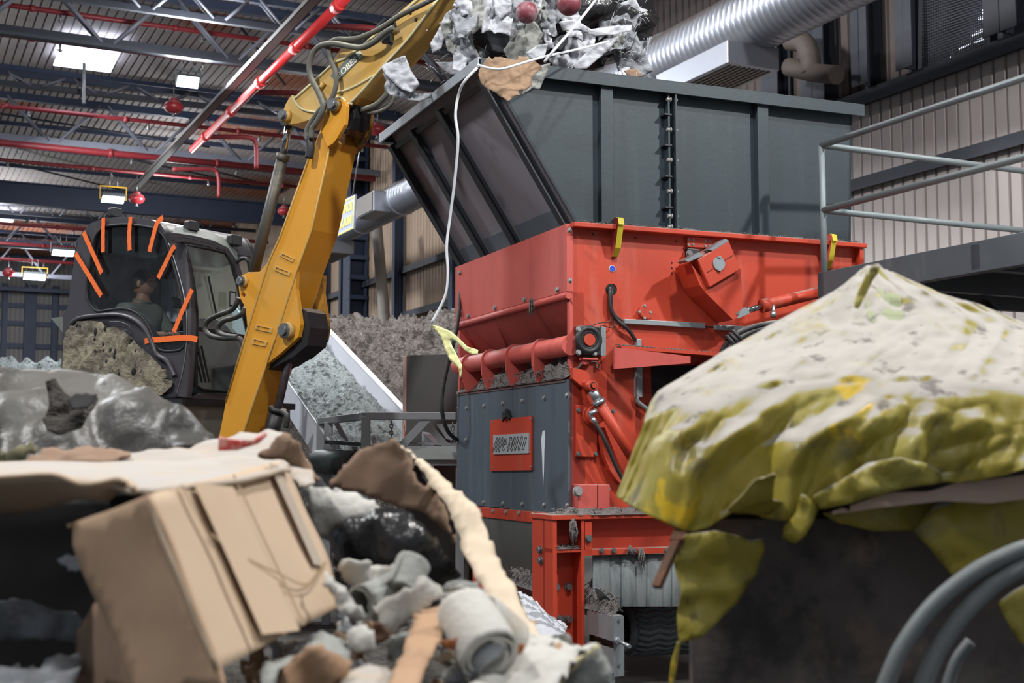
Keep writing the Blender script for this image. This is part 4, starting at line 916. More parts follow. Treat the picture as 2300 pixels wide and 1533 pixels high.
# base frame of I-beams
zf0 = fl(1313, 1172).z
fo = .26                                  # the frame stands this far out from the flank
def ib(pts, off, d): return MB().prism([fl(x, y, off) for x, y in pts], OUT*d)
aP0, aP1 = ab(fl(1242, 1300, fo))[0], ab(fl(1313, 1300, fo))[0]
zP = fl(1313, 1165, fo).z
bf = part(sh, 'base_post', MB().box(S(aP0, -fo, 0), E1*.025, E2*.3, V(0, 0, zP)).box(S(aP1-.02, -fo, 0), E1*.02, E2*.3, V(0, 0, zP)).box(S(aP0, -fo+.12, 0), E1*(aP1-aP0), E2*.015, V(0, 0, zP)), M['red'])
part(sh, 'post_cap', MB().box(S(aP0-.01, -fo-.01, zP), E1*(aP1-aP0+.05), E2*.33, V(0, 0, .025)), M['red'], parent=bf)
zst = fl(1280, 1240, fo).z; part(sh, 'stiffener', MB().box(S(aP0, -fo+.005, zst), E1*(aP1-aP0), E2*.12, V(0, 0, .022)), M['red'], parent=bf)
for (x, y) in ((1302, 1187), (1302, 1209), (1302, 1231)): part(sh, 'bolt', MB().hexb(fl(x, y, fo-.12), OUT, .018, .02), M['steel'], parent=bf)
for (x, y) in ((1276, 1317), (1248, 1318), (1276, 1390), (1258, 1390)): part(sh, 'bolt', MB().hexb(fl(x, y, fo-.12), OUT, .019, .022), M['steel'], parent=bf)
for (x, y) in ((1215, 1234), (1216, 1258)): part(sh, 'bolt', MB().hexb(onp(x, y, S(aP0, 0, 0), E1), FWD, .019, .022), M['steel'], parent=bf)
zl0 = fl(1400, 1241, fo).z; zl1 = fl(1400, 1229, fo).z
bb = part(sh, 'base_beam', MB().box(S(aP1, -fo, zl0-.008), E1*1.9, E2*.28, V(0, 0, zl1-zl0)).box(S(aP1, -fo+.1, zl0), E1*1.9, E2*.02, V(0, 0, zP-zl0)).box(S(aP1, -fo, zP), E1*1.9, E2*.3, V(0, 0, .022)), M['red'])
part(sh, 'end_plate', MB().prism([fl(x, y, fo) for x, y in ((1314, 1247), (1329, 1247), (1329, 1172), (1314, 1172))], -OUT*.25), M['red'], parent=bb)
part(sh, 'bolt', MB().hexb(fl(1322, 1209, fo), OUT, .017, .018), M['steel'], parent=bb)
for x in (1351, 1378, 1425, 1440, 1497): part(sh, 'bolt', MB().hexb(fl(x, 1236, fo+.002), OUT, .012, .012), M['steel'], parent=bb)
part(sh, 'base_post', MB().box(S(LF-.4, -fo, 0), E1*.25, E2*.3, V(0, 0, zl0)).box(S(.1, W-.3, 0), E1*.25, E2*.3, V(0, 0, z_bot-.3)).box(S(LF-.4, W-.3, 0), E1*.25, E2*.3, V(0, 0, z_bot-.3)), M['red'], 'rear posts of the base frame')
part(sh, 'base_beam', MB().box(S(aP0, .04, .0), E1*.2, E2*(W), V(0, 0, .22)), M['red'], 'low front beam')
# rubber skirt under the side beam
mb = []
x0 = 1332
for i, w_ in enumerate((34, 30, 28, 30, 30, 26, 30, 26, 30)):
    x1 = x0+w_; offs = fo-.05-.012*(i % 2)
    rows = []
    for f in (0, .2, .5, .8, 1):
        y = 1243+(118)*f; bow = .05*sin(f*pi*.7)
        rows.append([fl(x0+(x1+3-x0)*u, y, offs+bow+.01*sin(u*pi)) for u in (0, .25, .5, .75, 1)])
    part(sh, 'rubber_flap', MB().grid(rows).grid([[p-OUT*.008 for p in r][::-1] for r in rows]), M['flap']); x0 = x1
# ---------------------------------------------------------------- lint lying on the machine
def lint(name, label, quad, n, hgt, seed=0, nu=50, nv=14, m='lint', drop=0.0, grp=None, cat='lint'):
    """fluffy mat over a quad (p00,p10,p11,p01)"""
    p00, p10, p11, p01 = quad; rows = []
    for j in range(nv+1):
        r = []
        for i in range(nu+1):
            u, v = i/nu, j/nv; p = p00.lerp(p10, u).lerp(p01.lerp(p11, u), v)
            e = min(1, min(u, 1-u)*12)*min(1, min(v, 1-v)*5)
            q = p*14+Vector((seed*7.1, 0, 0)); h = hgt*(.35+.65*abs(noise.noise(q))*1.6+.5*abs(noise.noise(q*3.1)))*e
            j2 = Vector((noise.noise(q*2.3), noise.noise(q*2.3+V(9, 1)), 0))*hgt*.5
            r.append(p+n*(h-.002)+j2*.6)
        rows.append(r)
    mb = MB().grid(rows)
    rr = random.Random(seed+5)
    for k in range(int(nu*1.6)):
        u, v = rr.random(), rr.random(); p = p00.lerp(p10, u).lerp(p01.lerp(p11, u), v)+n*hgt*.5
        d = Vector((rr.uniform(-1, 1), rr.uniform(-1, 1), rr.uniform(-.2, .8)))*hgt*1.1
        mb.tube([p-d*.5, p+n*hgt*.4, p+d*.6+n*hgt*.1], [.0015, .004, .0015], 5)
    return solo(name, label, cat, mb, M[m], grp, kind='stuff')
lint('lint_mat', 'grey lint lying along the top of the red base beam', [S(aP0+.05, -fo-.01, zP+.024), S(aP1+1.3, -fo-.01, zP+.024), S(aP1+1.3, .0, zP+.024), S(aP0+.05, .0, zP+.024)], UP, .035, 1, 90, 16)
lint('lint_mat', 'grey lint dusting the top of the red shelf under the hoses', [fl(1384, 779, .1)+UP*.006, fl(1655, 800, .3)+UP*.006, fl(1655, 800, .05)+UP*.006, fl(1384, 779, .03)+UP*.006], UP, .012, 2, 60, 12)
bpos = [ab(fr(x, 800, .02))[1] for x in (1285, 1220, 1160, 1105, 1060)]
for i in range(4):
    b0, b1 = bpos[i]+.02, bpos[i+1]-.005; k = (.8, .7, .75, .5)[i]
    lint('lint_mat', ('grey lint heaped on the screen nearest the bearing housing', 'grey lint on the screen in the second bay from the bearing housing', 'grey lint on the screen in the third bay from the bearing housing', 'sparse grey lint on the screen in the bay farthest from the bearing housing')[i], [S(-.05, b0, z_mid+.012), S(-.05, b0+(b1-b0)*(.95 if i < 3 else .6), z_mid+.012), S(.2, b0+(b1-b0)*k, z_mid+.2), S(.2, b0, z_mid+.2)], (UP-E1*.8).normalized(), .06*k+.01, 10+i, 36, 14)
lint('lint_mat', 'grey lint on the stiffener of the red base post', [S(aP0+.02, -fo, zst+.022), S(aP1-.02, -fo, zst+.022), S(aP1-.02, -fo+.12, zst+.022), S(aP0+.02, -fo+.12, zst+.022)], UP, .015, 21, 20, 8)
def tuft(p, ln, label, seed, w=.012):
    rr = random.Random(seed); mb = MB()
    for k in range(14):
        a = p+Vector((rr.uniform(-w, w), rr.uniform(-w, w), 0)); l = ln*rr.uniform(.5, 1)
        mb.tube([a, a+V(rr.uniform(-w, w), rr.uniform(-w, w), -l*.5), a+V(rr.uniform(-w, w)*1.6, rr.uniform(-w, w), -l)], [.005, .0045, .0012], 5)
    for k in range(5): mb.ell(p-UP*ln*rr.uniform(0, .6), w*.9, w*.9, w*1.3, 7, 5)
    return solo('lint_tuft', label, 'lint', mb, M['lint'])
tuft(fr(1194, 672, .06), .13, 'stringy lint tuft hanging at the seam of the red front cover', 1)
tuft(fl(1287, 1170, fo+.01), .16, 'lint tuft hanging over the top of the red base post', 2, .016)
tuft(fl(1440, 1232, fo+.02), .13, 'lint tuft hanging from the bolts of the lower beam flange', 3)
tuft(fl(1415, 1228, fo+.02), .05, 'small lint tuft on the lower beam flange', 4)
# ================================================================ feed hopper on top of the shredder
def sab(a, b, z): return S(a, b, z)
hz0 = zt+.012
nT = fl(1087, 142, -.02); aN, _, zR = ab(nT); aF, _, zF = ab(fl(1913, 240, -.02)); zR = zF = (zR+zF)/2
ft = 0.03
bFar = W-.03
hp_ = thing('feed_hopper', 'dark grey-green steel feed hopper with a flared front on top of the red shredder', 'hopper', S(.9, W/2, hz0))
aB = ab(fl(1911, 548, -.02))[0]
side = [S(.03, .02, hz0), S(aB, .02, hz0), S(aF, .02, zF), S(aN, .02, zR)]
part(hp_, 'side_wall', MB().prism(side, E2*.02), M['hop_side'])
part(hp_, 'side_wall', MB().prism([p+E2*(bFar-.05) for p in side], E2*.02), M['hop_side'], 'far side wall')
fN, fFar = (aN-.03), bFar
fq = [S(.03, .02, hz0), S(aN, .02, zR), S(aN, bFar, zR), S(.03, bFar, hz0)]
fn = (fq[1]-fq[0]).cross(fq[3]-fq[0]).normalized(); fn = fn if fn.dot(FWD) > 0 else -fn
part(hp_, 'front_wall', MB().prism(fq, -fn*.02), M['hop_front'])
part(hp_, 'rear_wall', MB().prism([S(aB, .02, hz0), S(aB, bFar, hz0), S(aF, bFar, zF), S(aF, .02, zF)], E1*-.02), M['hop_side'])
# rim
part(hp_, 'rim', MB().box(S(aN-.05, -.055, zR-.005), E1*(aF-aN+.1), E2*.075, V(0, 0, .012)).box(S(aN-.05, -.055, zR-.075), E1*(aF-aN+.1), E2*.012, V(0, 0, .075)), M['hop_side'], 'dark angle rim along the flank', bevel=.003)
part(hp_, 'rim', MB().box(S(aN-.07, -.055, zR-.005), E1*.09, E2*(bFar+.1), V(0, 0, .012)).box(S(aN-.07, -.055, zR-.06), E1*.012, E2*(bFar+.1), V(0, 0, .06)), M['silver'], 'worn silver rim along the front', bevel=.003)
part(hp_, 'rim', MB().box(S(aN-.05, bFar-.02, zR-.06), E1*(aF-aN+.1), E2*.075, V(0, 0, .06)), M['hop_side'], 'far rim')
# front ribs (angle irons from the rim down to the red body) and foot plates
fu = (fq[1]-fq[0]); fl_ = fu.length; fu = fu.normalized()
def rib(b, w=.05, h=.07):
    p = S(.03, b, hz0)+fn*.0
    return part(hp_, 'front_rib', MB().box(p, E2*.014, fn*h, fu*(fl_-.07)).box(p+fn*(h-.012), E2*-w, fn*.012, fu*(fl_-.07)), M['hop_rib'], bevel=.002)
bR = [.06, ab(front(1172, 515, -.03))[1], ab(front(1108, 555, -.03))[1], ab(front(1062, 580, -.03))[1]+.1]
for b in (.075, bR[1]-.0, bR[1]+(bFar-bR[1])*.53, bFar-.02): rib(b)
ribs_b = [.075, bR[1], bR[1]+(bFar-bR[1])*.53, bFar-.02]
for b0, b1 in zip(ribs_b, ribs_b[1:]):
    p = S(.03, b0+.02, hz0)+fn*.003
    part(hp_, 'foot_plate', MB().box(p, E2*(b1-b0-.075), fn*.012, fu*.13), M['hop_foot'])
    part(hp_, 'rim_cleat', MB().box(S(.03, b0+.03, hz0)+fu*(fl_-.12), E2*(b1-b0-.1), fn*.05, fu*.03), M['hop_rib'])
# flank ribs
def vrib(x, w, m='hop_side'):
    a = ab(fl(x, 400, .0))[0]; return part(hp_, 'flank_rib', MB().box(S(a, -.03, hz0), E1*w, E2*.05, V(0, 0, zR-hz0-.06)), M[m], bevel=.003)
vrib(1346, .085); vrib(1698, .085)
part(hp_, 'flank_rib', MB().box(S(ab(fl(1510, 400, 0))[0], -.05, hz0), E1*.012, E2*.07, V(0, 0, zR-hz0-.05)).box(S(ab(fl(1496, 400, 0))[0], -.035, hz0), E1*.012, E2*.055, V(0, 0, zR-hz0-.05)), M['hop_side'], 'double flange where two hopper sheets meet')
aj = ab(fl(1503, 400, 0))[0]
for y in (257, 326, 396, 466): part(hp_, 'flange_gusset', MB().box(S(aj-.05, -.042, fl(1500, y, .05).z), E1*.05, E2*.06, V(0, 0, .01)), M['hop_rib'])
for y in (222, 290, 358, 428, 484, 508): part(hp_, 'flange_bolt', MB().hexb(S(aj+.0, -.03, fl(1508, y, .05).z), -E1, .012, .03).hexb(S(aj+.025, -.03, fl(1508, y, .05).z), E1, .012, .02), M['bolt_dusty'])
lint('lint_mat', 'thin dusty lint line along the seam between hopper and red body', [S(.02, -.07, zt+.0), S(LF, -.07, zt+.0), S(LF, -.005, zt+.0), S(.02, -.005, zt+.0)], UP, .014, 31, 120, 6)
# ================================================================ the excavator
TH = radians(35); XF = Vector((cos(TH), -sin(TH), 0)); XL = Vector((sin(TH), cos(TH), 0))   # forward, and across away from the camera
PIL = at(412, 760, 10.5)
def cs(x, y, off=0.0): return onp(x, y, PIL-XL*off, XL)        # near side of the cab
def cf(x, y, off=0.0): return onp(x, y, PIL+XF*(.02+off), XF)  # front of the cab
ex_ = thing('excavator', 'yellow excavator with orange-taped dusty dark cab, arm raised over the hopper', 'excavator', Vector((PIL.x-.3, PIL.y+.3, 0)))
WC = .98
outer = [(141, 812), (141, 708), (152, 689), (156, 660), (169, 565), (183, 523), (203, 501), (234, 490), (265, 487), (304, 488), (340, 493), (360, 502), (371, 520), (379, 545), (397, 600), (411, 652), (419, 708), (419, 765), (411, 829), (395, 890), (150, 890)]
win = [(232, 510), (214, 532), (204, 582), (195, 644), (198, 675), (211, 693), (223, 699), (256, 694), (287, 694), (312, 706), (332, 728), (346, 762), (354, 780), (368, 788), (399, 787), (411, 780), (415, 765), (412, 708), (405, 652), (378, 554), (366, 528), (350, 514), (326, 508), (287, 504), (250, 506)]
def rounded(pts, k=3): 
    P = [cs(x, y) for x, y in pts]; return P
po_ = rounded(outer); pw = smooth_path([cs(*p) for p in win]+[cs(*win[0])], 3)[:-1]
cabp = part(ex_, 'cab', MB().prism(po_, XL*.06, [pw]), M['cab'], bevel=.006)
# far side frame, roof, rear wall
part(ex_, 'cab_frame', MB().prism([p+XL*(WC-.05) for p in po_], XL*.05, [[p+XL*(WC-.05) for p in pw]]), M['cab'], 'far side of the cab frame', parent=cabp)
roof_pts = [cs(x, y) for x, y in outer[4:14]]
rows = [roof_pts, [p+XL*WC for p in roof_pts]]
part(ex_, 'cab_roof', MB().grid(rows).grid([[p-UP*.03+XF*.01 for p in r][::-1] for r in rows]), M['cab'], parent=cabp)
rear = [cs(x, y) for x, y in outer[:5]]
part(ex_, 'cab_rear', MB().grid([rear, [p+XL*WC for p in rear]]).grid([[p+XF*.04 for p in rear][::-1], [p+XF*.04+XL*WC for p in rear][::-1]]), M['cab'], parent=cabp)
fl0 = cs(150, 890); part(ex_, 'cab_floor', MB().box(fl0-UP*.05, XF*(cs(395, 890)-fl0).length, XL*WC, UP*.05), M['seal'], parent=cabp)
part(ex_, 'window_seal', MB().tube(pw, .012, 6, closed=True), M['seal'], parent=cabp)
part(ex_, 'side_window', MB().add([p+XL*.02 for p in pw], [tuple(range(len(pw)))]), G_SIDE, 'dusty side window', parent=cabp)
# front: corner pillar, header, windscreen in two panes
edge = [(379, 545), (397, 600), (411, 652), (419, 708), (419, 765), (411, 829), (395, 890)]
edge2 = [(416, 546), (428, 600), (437, 652), (442, 700), (442, 760), (440, 815), (430, 893)]
def blend(k, f):
    a = cs(*edge[k]); b = cf(*edge2[k]); p = a.lerp(b, f)
    return p+(XF*.035-XL*.02)*sin(pi*f)
rows = [[blend(k, f) for k in range(7)] for f in (0, .2, .4, .6, .8, 1)]
part(ex_, 'corner_pillar', MB().grid([smooth_path(r, 3) for r in rows]).grid([[p-XF*.05+XL*.03 for p in smooth_path(r, 3)][::-1] for r in rows]), M['cab'], parent=cabp)
part(ex_, 'edge_line', MB().tube(smooth_path([cs(x, y, .004) for x, y in edge]), .004, 6), M['silver'], 'thin bright edge along the cab corner', parent=cabp)
gl = [(416, 549), (467, 558), (505, 567), (523, 596), (534, 638), (545, 694), (556, 745), (560, 800), (556, 870), (517, 880), (455, 875), (441, 866), (440, 815), (442, 760), (442, 700), (437, 652), (428, 600)]
pg = [cf(*p) for p in gl]
part(ex_, 'windscreen', MB().add(pg, [tuple(range(len(pg)))]), G_FRONT, 'windscreen with a pale green reflection painted in', parent=cabp)
part(ex_, 'screen_seal', MB().tube(pg, .014, 6, closed=True), M['seal'], parent=cabp)
part(ex_, 'screen_divider', MB().bar(cf(442, 738), cf(556, 757), .03, .02, XF), M['seal'], parent=cabp)
fr_o = [(379, 522), (402, 524), (440, 530), (480, 540), (512, 556), (536, 590), (552, 640), (566, 720), (572, 800), (570, 902), (396, 892), (430, 893), (455, 882), (517, 886), (560, 874), (564, 800), (560, 745), (549, 694), (538, 638), (526, 594), (506, 562), (467, 553), (416, 543), (384, 545)]
part(ex_, 'front_frame', MB().prism([cf(*p, -.004) for p in fr_o], XF*-.05), M['cab'], parent=cabp)
# sloping roof hatch over the windscreen
h0 = [cf(x, y, .0) for x, y in ((384, 530), (420, 533), (470, 545), (512, 562), (536, 594))]; h1 = [cf(x, y, -.45) for x, y in ((402, 505), (440, 512), (478, 520), (505, 533), (528, 556))]
part(ex_, 'roof_hatch', MB().grid([h0, [a.lerp(b, .5)+UP*.03 for a, b in zip(h0, h1)], h1]).grid([[p-UP*.03 for p in r][::-1] for r in (h0, h1)]), mat('roof_hatch_paint', (104, 118, 114), .45, .1, .12, 6, dust=((150, 152, 146), .4, .9, .6)), parent=cabp)
for (x, y, off, w_) in ((430, 508, -.2, .1), (526, 540, -.2, .11), (258, 478, -.0, .1)):
    c = cf(x, y, off) if x > 300 else cs(x, y, -.3)
    wl = part(ex_, 'worklight', MB().cbox(c, .08, w_*1.1, w_*.85, XF, XL, UP), M['black'], bevel=.015, parent=cabp)
    part(ex_, 'worklight_stalk', MB().bar(c-XF*.03-UP*.03, c-XF*.09-UP*.1, .03, .03).tube(smooth_path([c-XF*.04, c-XF*.09+UP*.01, c-XF*.13-UP*.05, c-XF*.1-UP*.12]), .008, 6), M['black'], parent=cabp)
    part(ex_, 'worklight_glass', MB().cbox(c+XF*.042, .004, w_*.95, w_*.7, XF, XL, UP), M['lens'], parent=cabp)
part(ex_, 'mirror', MB().cbox(cf(523, 671, .06), .02, .07, .13, XF, XL, UP), M['seal'], bevel=.008, parent=cabp)
part(ex_, 'mirror_glass', MB().cbox(cf(523, 671, .072), .002, .05, .1, XF, XL, UP), M['plate_silver'], parent=cabp)
part(ex_, 'grab_rail', MB().tube(smooth_path([cf(532, 588, .0), cf(545, 580, .05), cf(556, 584, .1), cf(560, 600, .1), cf(560, 640, .06)]), .016, 8), M['black'], parent=cabp)
part(ex_, 'wiper', MB().bar(cf(446, 790, .02), cf(461, 858, .02), .014, .01, XF).bar(cf(452, 775, .02), cf(470, 858, .02), .014, .01, XF), M['seal'], parent=cabp)
part(ex_, 'wiper', MB().bar(cf(468, 620, .02), cf(486, 706, .02), .012, .01, XF), M['seal'], parent=cabp)
# inside the cab
def ci(x, y, d): return onp(x, y, PIL+XL*d, XL)
part(ex_, 'headliner', MB().prism([ci(x, y, .1) for x, y in ((222, 515), (362, 520), (372, 545), (372, 572), (350, 580), (318, 578), (290, 572), (222, 563), (212, 545))], XL*.7), M['dark'], 'dark headliner behind the top of the window', parent=cabp)
part(ex_, 'side_window', MB().add([p+XL*(WC-.03) for p in pw], [tuple(range(len(pw)))]), G_SIDE, 'far side window behind the driver', parent=cabp)
part(ex_, 'window_light_panel', MB().prism([ci(x, y, .88) for x, y in ((190, 690), (250, 690), (262, 575), (215, 560), (200, 600))], XL*.01), mat('window_light_blue_grey', (150, 162, 178), .6, 0, .08, 5), 'blue grey panel standing in for light through the far window', parent=cabp)  # panel colour stands in for light coming through the far window
part(ex_, 'panel_seam', MB().bar(ci(246, 690, .845), ci(256, 590, .845), .006, .006), M['dark'], parent=cabp)
part(ex_, 'inner_pillar', MB().prism([ci(x, y, .8) for x, y in ((300, 690), (348, 690), (342, 575), (306, 580))], XL*.05), M['dark'], parent=cabp)
part(ex_, 'driver_seat', MB().cbox(ci(252, 745, .42)-UP*.1, .16, .48, .62, XF, XL, UP).cbox(ci(305, 830, .42)+UP*.02, .5, .48, .12, XF, XL, UP).cbox(ci(234, 684, .42), .1, .26, .2, XF, XL, UP), M['seat'], bevel=.03, parent=cabp)
part(ex_, 'notice_sheet', MB().prism([ci(x, y, .7) for x, y in ((362, 720), (400, 722), (390, 626), (362, 626))], XL*.004), M['paper'], 'white notice sheet inside the cab', parent=cabp)
part(ex_, 'notice_sheet', MB().prism([ci(x, y, .7) for x, y in ((350, 622), (384, 622), (380, 580), (352, 580))], XL*.004), mat('grey_sheet', (150, 152, 154), .8), 'grey sheet inside the cab', parent=cabp)
part(ex_, 'console', MB().cbox(ci(392, 790, .45), .22, .3, .34, XF, XL, UP).cbox(ci(398, 680, .6), .04, .12, .1, XF, XL, UP), M['seal'], bevel=.02, parent=cabp)
part(ex_, 'joystick', MB().cyl(ci(396, 775, .26), ci(397, 742, .26), .014, n=10).ell(ci(397, 742, .26), .02, .02, .04), M['seal'], parent=cabp)
# torn liner on the flank below the window, with its raised rim
lin_o = [(147, 862), (147, 779), (152, 752), (161, 734), (175, 722), (206, 720), (228, 722), (238, 726), (243, 737), (262, 733), (287, 746), (312, 770), (343, 798), (363, 818), (377, 838), (371, 849), (394, 855), (391, 868), (369, 886), (330, 888)]
def dl(w):
    k = noise.noise(w*6)*.02+noise.noise(w*19)*.012+.025
    hole = noise.noise(w*11+V(3, 7))
    return k-(.05 if hole > .5 else 0)
part(ex_, 'torn_liner', sheet([cs(x, y, .012) for x, y in lin_o], .012, lambda w, u, v: dl(w), 0), M['liner'], 'torn beige foam liner with dark holes', parent=cabp)
mb = MB()
for (x, y, r) in ((216, 745, 9), (213, 762, 4), (233, 773, 5), (235, 787, 6), (249, 787, 5), (261, 789, 8), (306, 788, 6), (258, 800, 7), (174, 731, 5), (237, 737, 7), (240, 812, 5), (268, 840, 5), (300, 834, 8), (320, 832, 6)):
    mb.ell(cs(x, y, .03), r/283, .012, r/283*1.2, 9, 6, XF, XL, UP)
part(ex_, 'liner_holes', mb, M['dark'], parent=cabp)
part(ex_, 'flank_rim', MB().tube(smooth_path([cs(x, y, .02) for x, y in ((148, 752), (160, 728), (180, 714), (225, 708), (268, 707), (300, 717), (325, 738), (341, 768), (352, 795), (372, 808), (384, 826), (392, 845))]), [.02]*67, 8), M['cab'], parent=cabp)
part(ex_, 'loose_wire', MB().tube(smooth_path([cs(x, y, .05) for x, y in ((245, 722), (268, 722), (285, 728), (292, 734), (286, 740), (275, 742))]), .003, 6), M['steel'], parent=cabp)
part(ex_, 'rear_flap', MB().prism([cs(x, y, -.1) for x, y in ((114, 714), (140, 711), (148, 740), (146, 752), (132, 735))], XL*.02), M['cab_grey'], parent=cabp)
# orange tape
for i, pts in enumerate((((232, 489), (231, 530), (231, 566)), ((293, 487), (290, 525), (291, 562)), ((366, 488), (353, 500), (344, 530), (335, 565)), ((187, 521), (208, 568), (228, 613)), ((169, 569), (198, 616), (227, 664)), ((413, 546), (391, 554), (376, 582), (355, 624)), ((431, 650), (411, 694), (390, 745)), ((325, 766), (335, 763), (349, 763), (385, 760), (422, 758), (443, 762)))):
    P = resample(smooth_path([cs(x, y, .018) for x, y in pts], 5), 14); w_ = .023
    rows = [[], []]
    for k, p in enumerate(P):
        d = (P[min(13, k+1)]-P[max(0, k-1)]).normalized(); s_ = d.cross(XL).normalized(); j = -XL*(.0012*sin(k*2.1+i))
        rows[0].append(p+s_*w_+j); rows[1].append(p-s_*w_+j)
    part(ex_, 'tape_strip', MB().grid(rows).grid([[p+XL*.003 for p in r][::-1] for r in rows]), M['tape'], 'strip of orange tape stuck across the cab', parent=cabp)
# body below the cab
zb_ = cs(300, 890).z
db = PIL-XF*1.5; db.z = 0
part(ex_, 'upper_deck', MB().box(Vector((db.x, db.y, zb_-.55))-XL*.1, XF*1.62, XL*1.2, UP*.5), M['cab_grey'], 'grey machine deck under the cab', bevel=.02)
part(ex_, 'deck_ledge', MB().box(Vector((db.x, db.y, zb_-.09))-XL*.14, XF*1.66, XL*1.25, UP*.05), M['seal'])
part(ex_, 'counterweight', MB().box(Vector((db.x, db.y, zb_-.6))-XF*.55+XL*.05, XF*.55, XL*1.1, UP*.55), M['cab'], bevel=.08)
part(ex_, 'turntable', MB().cyl(Vector((db.x, db.y, .75))+XF*.7+XL*.55, Vector((db.x, db.y, zb_-.55))+XF*.7+XL*.55, .45, n=32), M['dark'])
for d in (-.15, .85):
    o_ = Vector((db.x, db.y, .4))+XL*d-XF*.5; pr = []
    for k in range(13): a = pi/2+pi*k/12; pr.append(o_+XF*(.4*cos(a))+UP*(.4*sin(a)))
    for k in range(13): a = -pi/2+pi*k/12; pr.append(o_+XF*(1.75+.4*cos(a))+UP*(.4*sin(a)))
    tk = part(ex_, 'track', MB().prism(pr, XL*.42), M['black'])
    mb = MB()
    for k in range(16): mb.cbox(o_+XF*(.1+k*.105)+UP*.41+XL*.21, .05, .44, .04, XF, XL, UP)
    part(ex_, 'track_grouser', mb, M['black'], parent=tk)
# ---- boom
BO = at(600, 800, 9.3)
def bp_(x, y, off=0.0): return onp(x, y, BO-XL*off, XL)
BW = .27
bface = [(478, 1050), (507, 902), (554, 746), (604, 586), (629, 532), (695, 351), (722, 285), (748, 318), (740, 332), (700, 515), (667, 606), (617, 763), (560, 930), (525, 1050)]
bm_ = part(ex_, 'boom', MB().prism([bp_(*p) for p in bface], XL*BW), M['yellow'], bevel=.004)
bdir = (bp_(629, 532)-bp_(507, 902)).normalized()
part(ex_, 'boom_foot', MB().prism([bp_(x, y, -.03) for x, y in ((478, 1050), (525, 1050), (520, 1200), (380, 1250), (370, 1180))], XL*.2), M['yellow'], 'lower end of the boom', parent=bm_)
mb = MB()
for pts in ([(507, 902), (554, 746), (604, 586), (629, 532), (695, 351)], [(525, 1050), (560, 930), (617, 763), (667, 606), (700, 515), (740, 332)]):
    mb.tube([bp_(x, y, .004) for x, y in pts], .008, 6)
part(ex_, 'weld_seam', mb, M['yellow_dusty'], parent=bm_)
for pts in (((632, 567), (662, 581), (659, 589), (630, 575)), ((617, 597), (654, 611), (651, 620), (615, 606)), ((575, 729), (613, 737), (611, 747), (574, 739)), ((568, 759), (602, 768), (598, 778), (567, 772))):
    P = [bp_(x, y, .0) for x, y in pts]; c = sum(P, Vector())/4
    part(ex_, 'weld_pad', MB().prism(P, -XL*.008, [[c+(p-c)*.72 for p in P]]), M['yellow_dusty'], parent=bm_)
def pin(x, y, off, r, h, plane=bp_, m='yellow_dusty'):
    c = plane(x, y, off); p = part(ex_, 'pin_boss', MB().cyl(c, c-XL*h, r*1.45, r*1.35, 24), M[m], parent=bm_)
    part(ex_, 'pin_bolt', MB().hexb(c-XL*h, -XL, r*.95, .03), M['steel'] if m != 'weld' else M['weld'], parent=bm_)
lb = [(606, 584), (583, 610), (557, 611), (540, 620), (536, 645), (539, 668), (552, 693), (556, 742), (575, 690)]
hb = [bp_(546+5*cos(2*pi*k/14), 662+5.5*sin(2*pi*k/14)) for k in range(14)]
part(ex_, 'cylinder_bracket', MB().prism([bp_(*p) for p in lb], XL*.03, [hb]), M['yellow'], parent=bm_, bevel=.003)
part(ex_, 'cylinder_bracket', MB().prism([bp_(*p)+XL*(BW-.03) for p in lb], XL*.03), M['yellow'], parent=bm_)
pin(549, 632, 0, .03, .03)
rbk = [(666, 606), (664, 648), (670, 690), (675, 728), (670, 756), (653, 773), (629, 794), (602, 815), (617, 763)]
part(ex_, 'lift_bracket', MB().prism([bp_(*p) for p in rbk], XL*.035), M['yellow'], parent=bm_, bevel=.003)
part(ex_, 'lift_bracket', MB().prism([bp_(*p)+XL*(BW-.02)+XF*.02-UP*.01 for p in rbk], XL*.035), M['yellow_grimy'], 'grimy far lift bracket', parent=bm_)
part(ex_, 'cover_plate', MB().prism([bp_(x, y, -.04) for x, y in ((675, 690), (690, 700), (697, 735), (690, 775), (660, 800), (600, 832), (608, 815), (660, 780), (676, 740))], XL*(BW-.08)), M['black'], 'greasy dark metal between the lift brackets', parent=bm_)
pin(650, 743, 0, .042, .05)
fk = [(720, 292), (731, 261), (746, 230), (759, 221), (772, 225), (778, 238), (774, 279), (757, 310), (748, 322), (735, 330)]
part(ex_, 'fork_plate', MB().prism([bp_(x, y, .03) for x, y in fk], XL*.035), M['yellow'], parent=bm_, bevel=.003)
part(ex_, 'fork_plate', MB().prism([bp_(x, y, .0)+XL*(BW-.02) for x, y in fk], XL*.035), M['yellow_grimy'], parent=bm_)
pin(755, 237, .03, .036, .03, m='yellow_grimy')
part(ex_, 'pivot_grime', MB().prism([bp_(x, y, -.05) for x, y in ((776, 240), (800, 235), (797, 262), (785, 290), (775, 285))], XL*.16), M['black'], 'greasy pivot block', parent=bm_)
